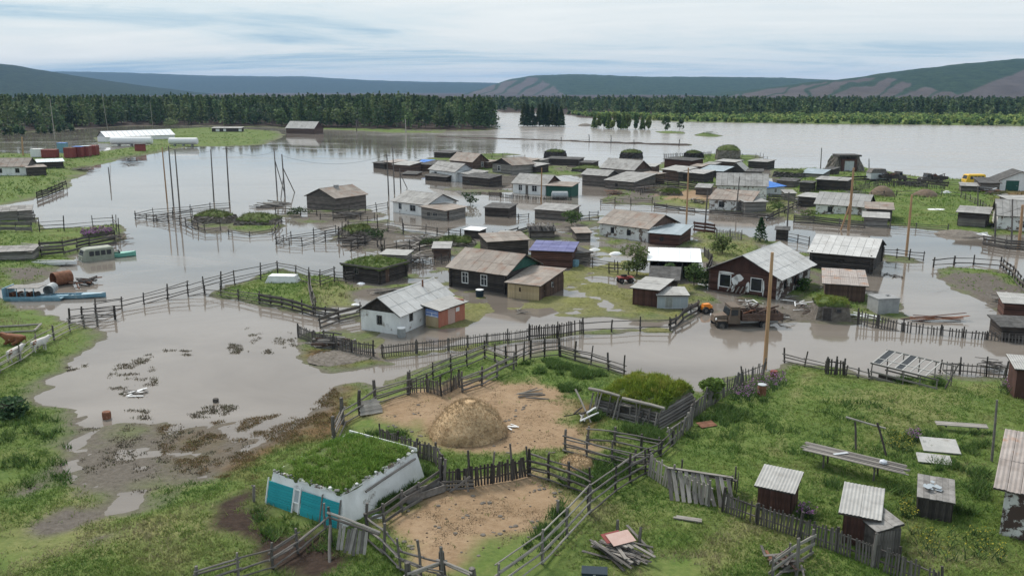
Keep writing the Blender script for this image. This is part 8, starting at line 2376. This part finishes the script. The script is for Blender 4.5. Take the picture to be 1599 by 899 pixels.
BRN = [(.12, .10, .07), (.15, .12, .08), (.11, .115, .06), (.085, .075, .06)]
weeds('drowned_weeds', 'drowned brown weeds and debris breaking the surface of the left flood',
      [([(165, 600), (180, 570), (235, 552), (242, 585), (255, 615), (215, 622), (170, 612)], 420), ([(100, 575), (135, 563), (135, 572), (105, 580)], 90), ([(280, 635), (370, 632), (375, 650), (300, 652)], 260),
       ([(190, 640), (230, 640), (235, 655), (200, 655)], 90), ([(350, 535), (420, 545), (430, 555), (360, 552)], 200), ([(380, 510), (460, 520), (470, 560), (400, 545)], 260), ([(255, 545), (310, 548), (305, 556), (258, 552)], 70),
       ([(120, 670), (250, 660), (400, 690), (330, 740), (220, 770), (130, 740)], 700)], 0, BRN, .13, 301)
weeds('straw_litter', 'trampled straw and dead stalks along the brown shore', [([(245, 665), (370, 655), (480, 640), (522, 605), (545, 640), (530, 672), (480, 692), (415, 705), (395, 760), (330, 745), (260, 735)], 3800)], 0, [(.20, .125, .055), (.14, .09, .04), (.25, .17, .085), (.10, .10, .035)], .12, 302, .022)
weeds('straw_litter', 'straw and dung litter on the bare tan yards', [([(560, 655), (640, 617), (760, 604), (868, 618), (895, 675), (925, 735), (800, 722), (660, 700)], 1200), ([(585, 838), (700, 768), (840, 748), (893, 778), (830, 850), (735, 895)], 1100)], 0, [(.33, .24, .15), (.22, .15, .09), (.13, .09, .055), (.40, .31, .2)], .05, 303, .03)
weeds('tall_weeds', 'rank dark green weeds along yard fences and hut walls', [
    ([(800, 585), (830, 570), (900, 572), (960, 592), (930, 620), (880, 625), (810, 600)], 1500), ([(920, 655), (1040, 690), (1040, 712), (930, 690)], 900), ([(870, 760), (960, 765), (905, 830), (850, 880), (800, 899), (880, 790)], 500),
    ([(560, 690), (640, 690), (640, 700), (600, 700)], 160), ([(388, 800), (440, 800), (520, 850), (540, 880), (420, 872)], 160), ([(1040, 690), (1090, 668), (1160, 640), (1220, 630), (1180, 660), (1080, 700)], 700), ([(1370, 600), (1470, 612), (1470, 600), (1380, 590)], 500), ([(960, 720), (1010, 745), (930, 775), (900, 760)], 500),
    ([(575, 815), (640, 770), (650, 775), (590, 820)], 250), ([(1440, 690), (1550, 690), (1540, 830), (1480, 830)], 600), ([(1100, 700), (1250, 640), (1420, 640), (1430, 730), (1300, 760), (1200, 740)], 320), ([(0, 640), (110, 660), (110, 760), (0, 800)], 420), ([(1280, 760), (1420, 780), (1420, 840), (1300, 800)], 260), ([(560, 690), (600, 700), (640, 720), (690, 760), (660, 760)], 200)], 0, [(.050, .105, .022), (.066, .13, .027), (.088, .155, .035), (.11, .165, .048)], .5, 304, .032)

# stones, dung and litter on the yards
r_ = random.Random(5)
m = MB()
for k in range(200):
    poly = r_.choice([(600, 870, 630, 715), (620, 880, 760, 870), (250, 400, 660, 760)])
    p = P(r_.uniform(poly[0], poly[1]), r_.uniform(poly[2], poly[3])); s = r_.uniform(.02, .075)
    m.lathe([(s * .6, -.01), (s, s * .3), (s * .5, s * .7)], 5, (p.x, p.y, p.z))
o = bpy.data.objects.new('pebbles', m.mesh('pebbles', 'hay_dark')); col.objects.link(o); o['kind'] = 'stuff'; o['label'] = 'stones and dung scattered on the bare ground'; o['category'] = 'stones'

m = MB()
for k in range(70):
    bx_ = r_.choice([(600, 880, 630, 715), (620, 880, 760, 870)]); p = P(r_.uniform(*bx_[:2]), r_.uniform(*bx_[2:]))
    for j in range(r_.choice([1, 2, 4])):
        s = r_.uniform(.05, .15); m.lathe([(s, -.02), (s * .9, s * .25), (s * .3, s * .45)], 7, (p.x + r_.gauss(0, .18), p.y + r_.gauss(0, .18), p.z))
o = bpy.data.objects.new('dung', m.mesh('dung', 'earth_wall')); col.objects.link(o); o['kind'] = 'stuff'; o['label'] = 'dark dung and clods trodden into the tan yards'; o['category'] = 'dung'

# ---------------------------------------------------------------- air
hzm = bpy.data.materials.new('haze_air'); hzm.use_nodes = True
hn = hzm.node_tree.nodes; hn.remove(hn['Principled BSDF'])
pv = hn.new('ShaderNodeVolumePrincipled')
pv.inputs['Color'].default_value = (.38, .62, 1.0, 1)
pv.inputs['Density'].default_value = 6.5e-5
pv.inputs['Anisotropy'].default_value = 0.0
hzm.node_tree.links.new(pv.outputs[0], hn['Material Output'].inputs['Volume'])
MT['haze'] = hzm
o = bpy.data.objects.new('haze', MB().box(-9800, 9800, -400, 13200, -6, 240).mesh('haze', 'haze')); col.objects.link(o); o['kind'] = 'stuff'; o['label'] = 'pale blue summer haze over the valley'; o['category'] = 'haze'
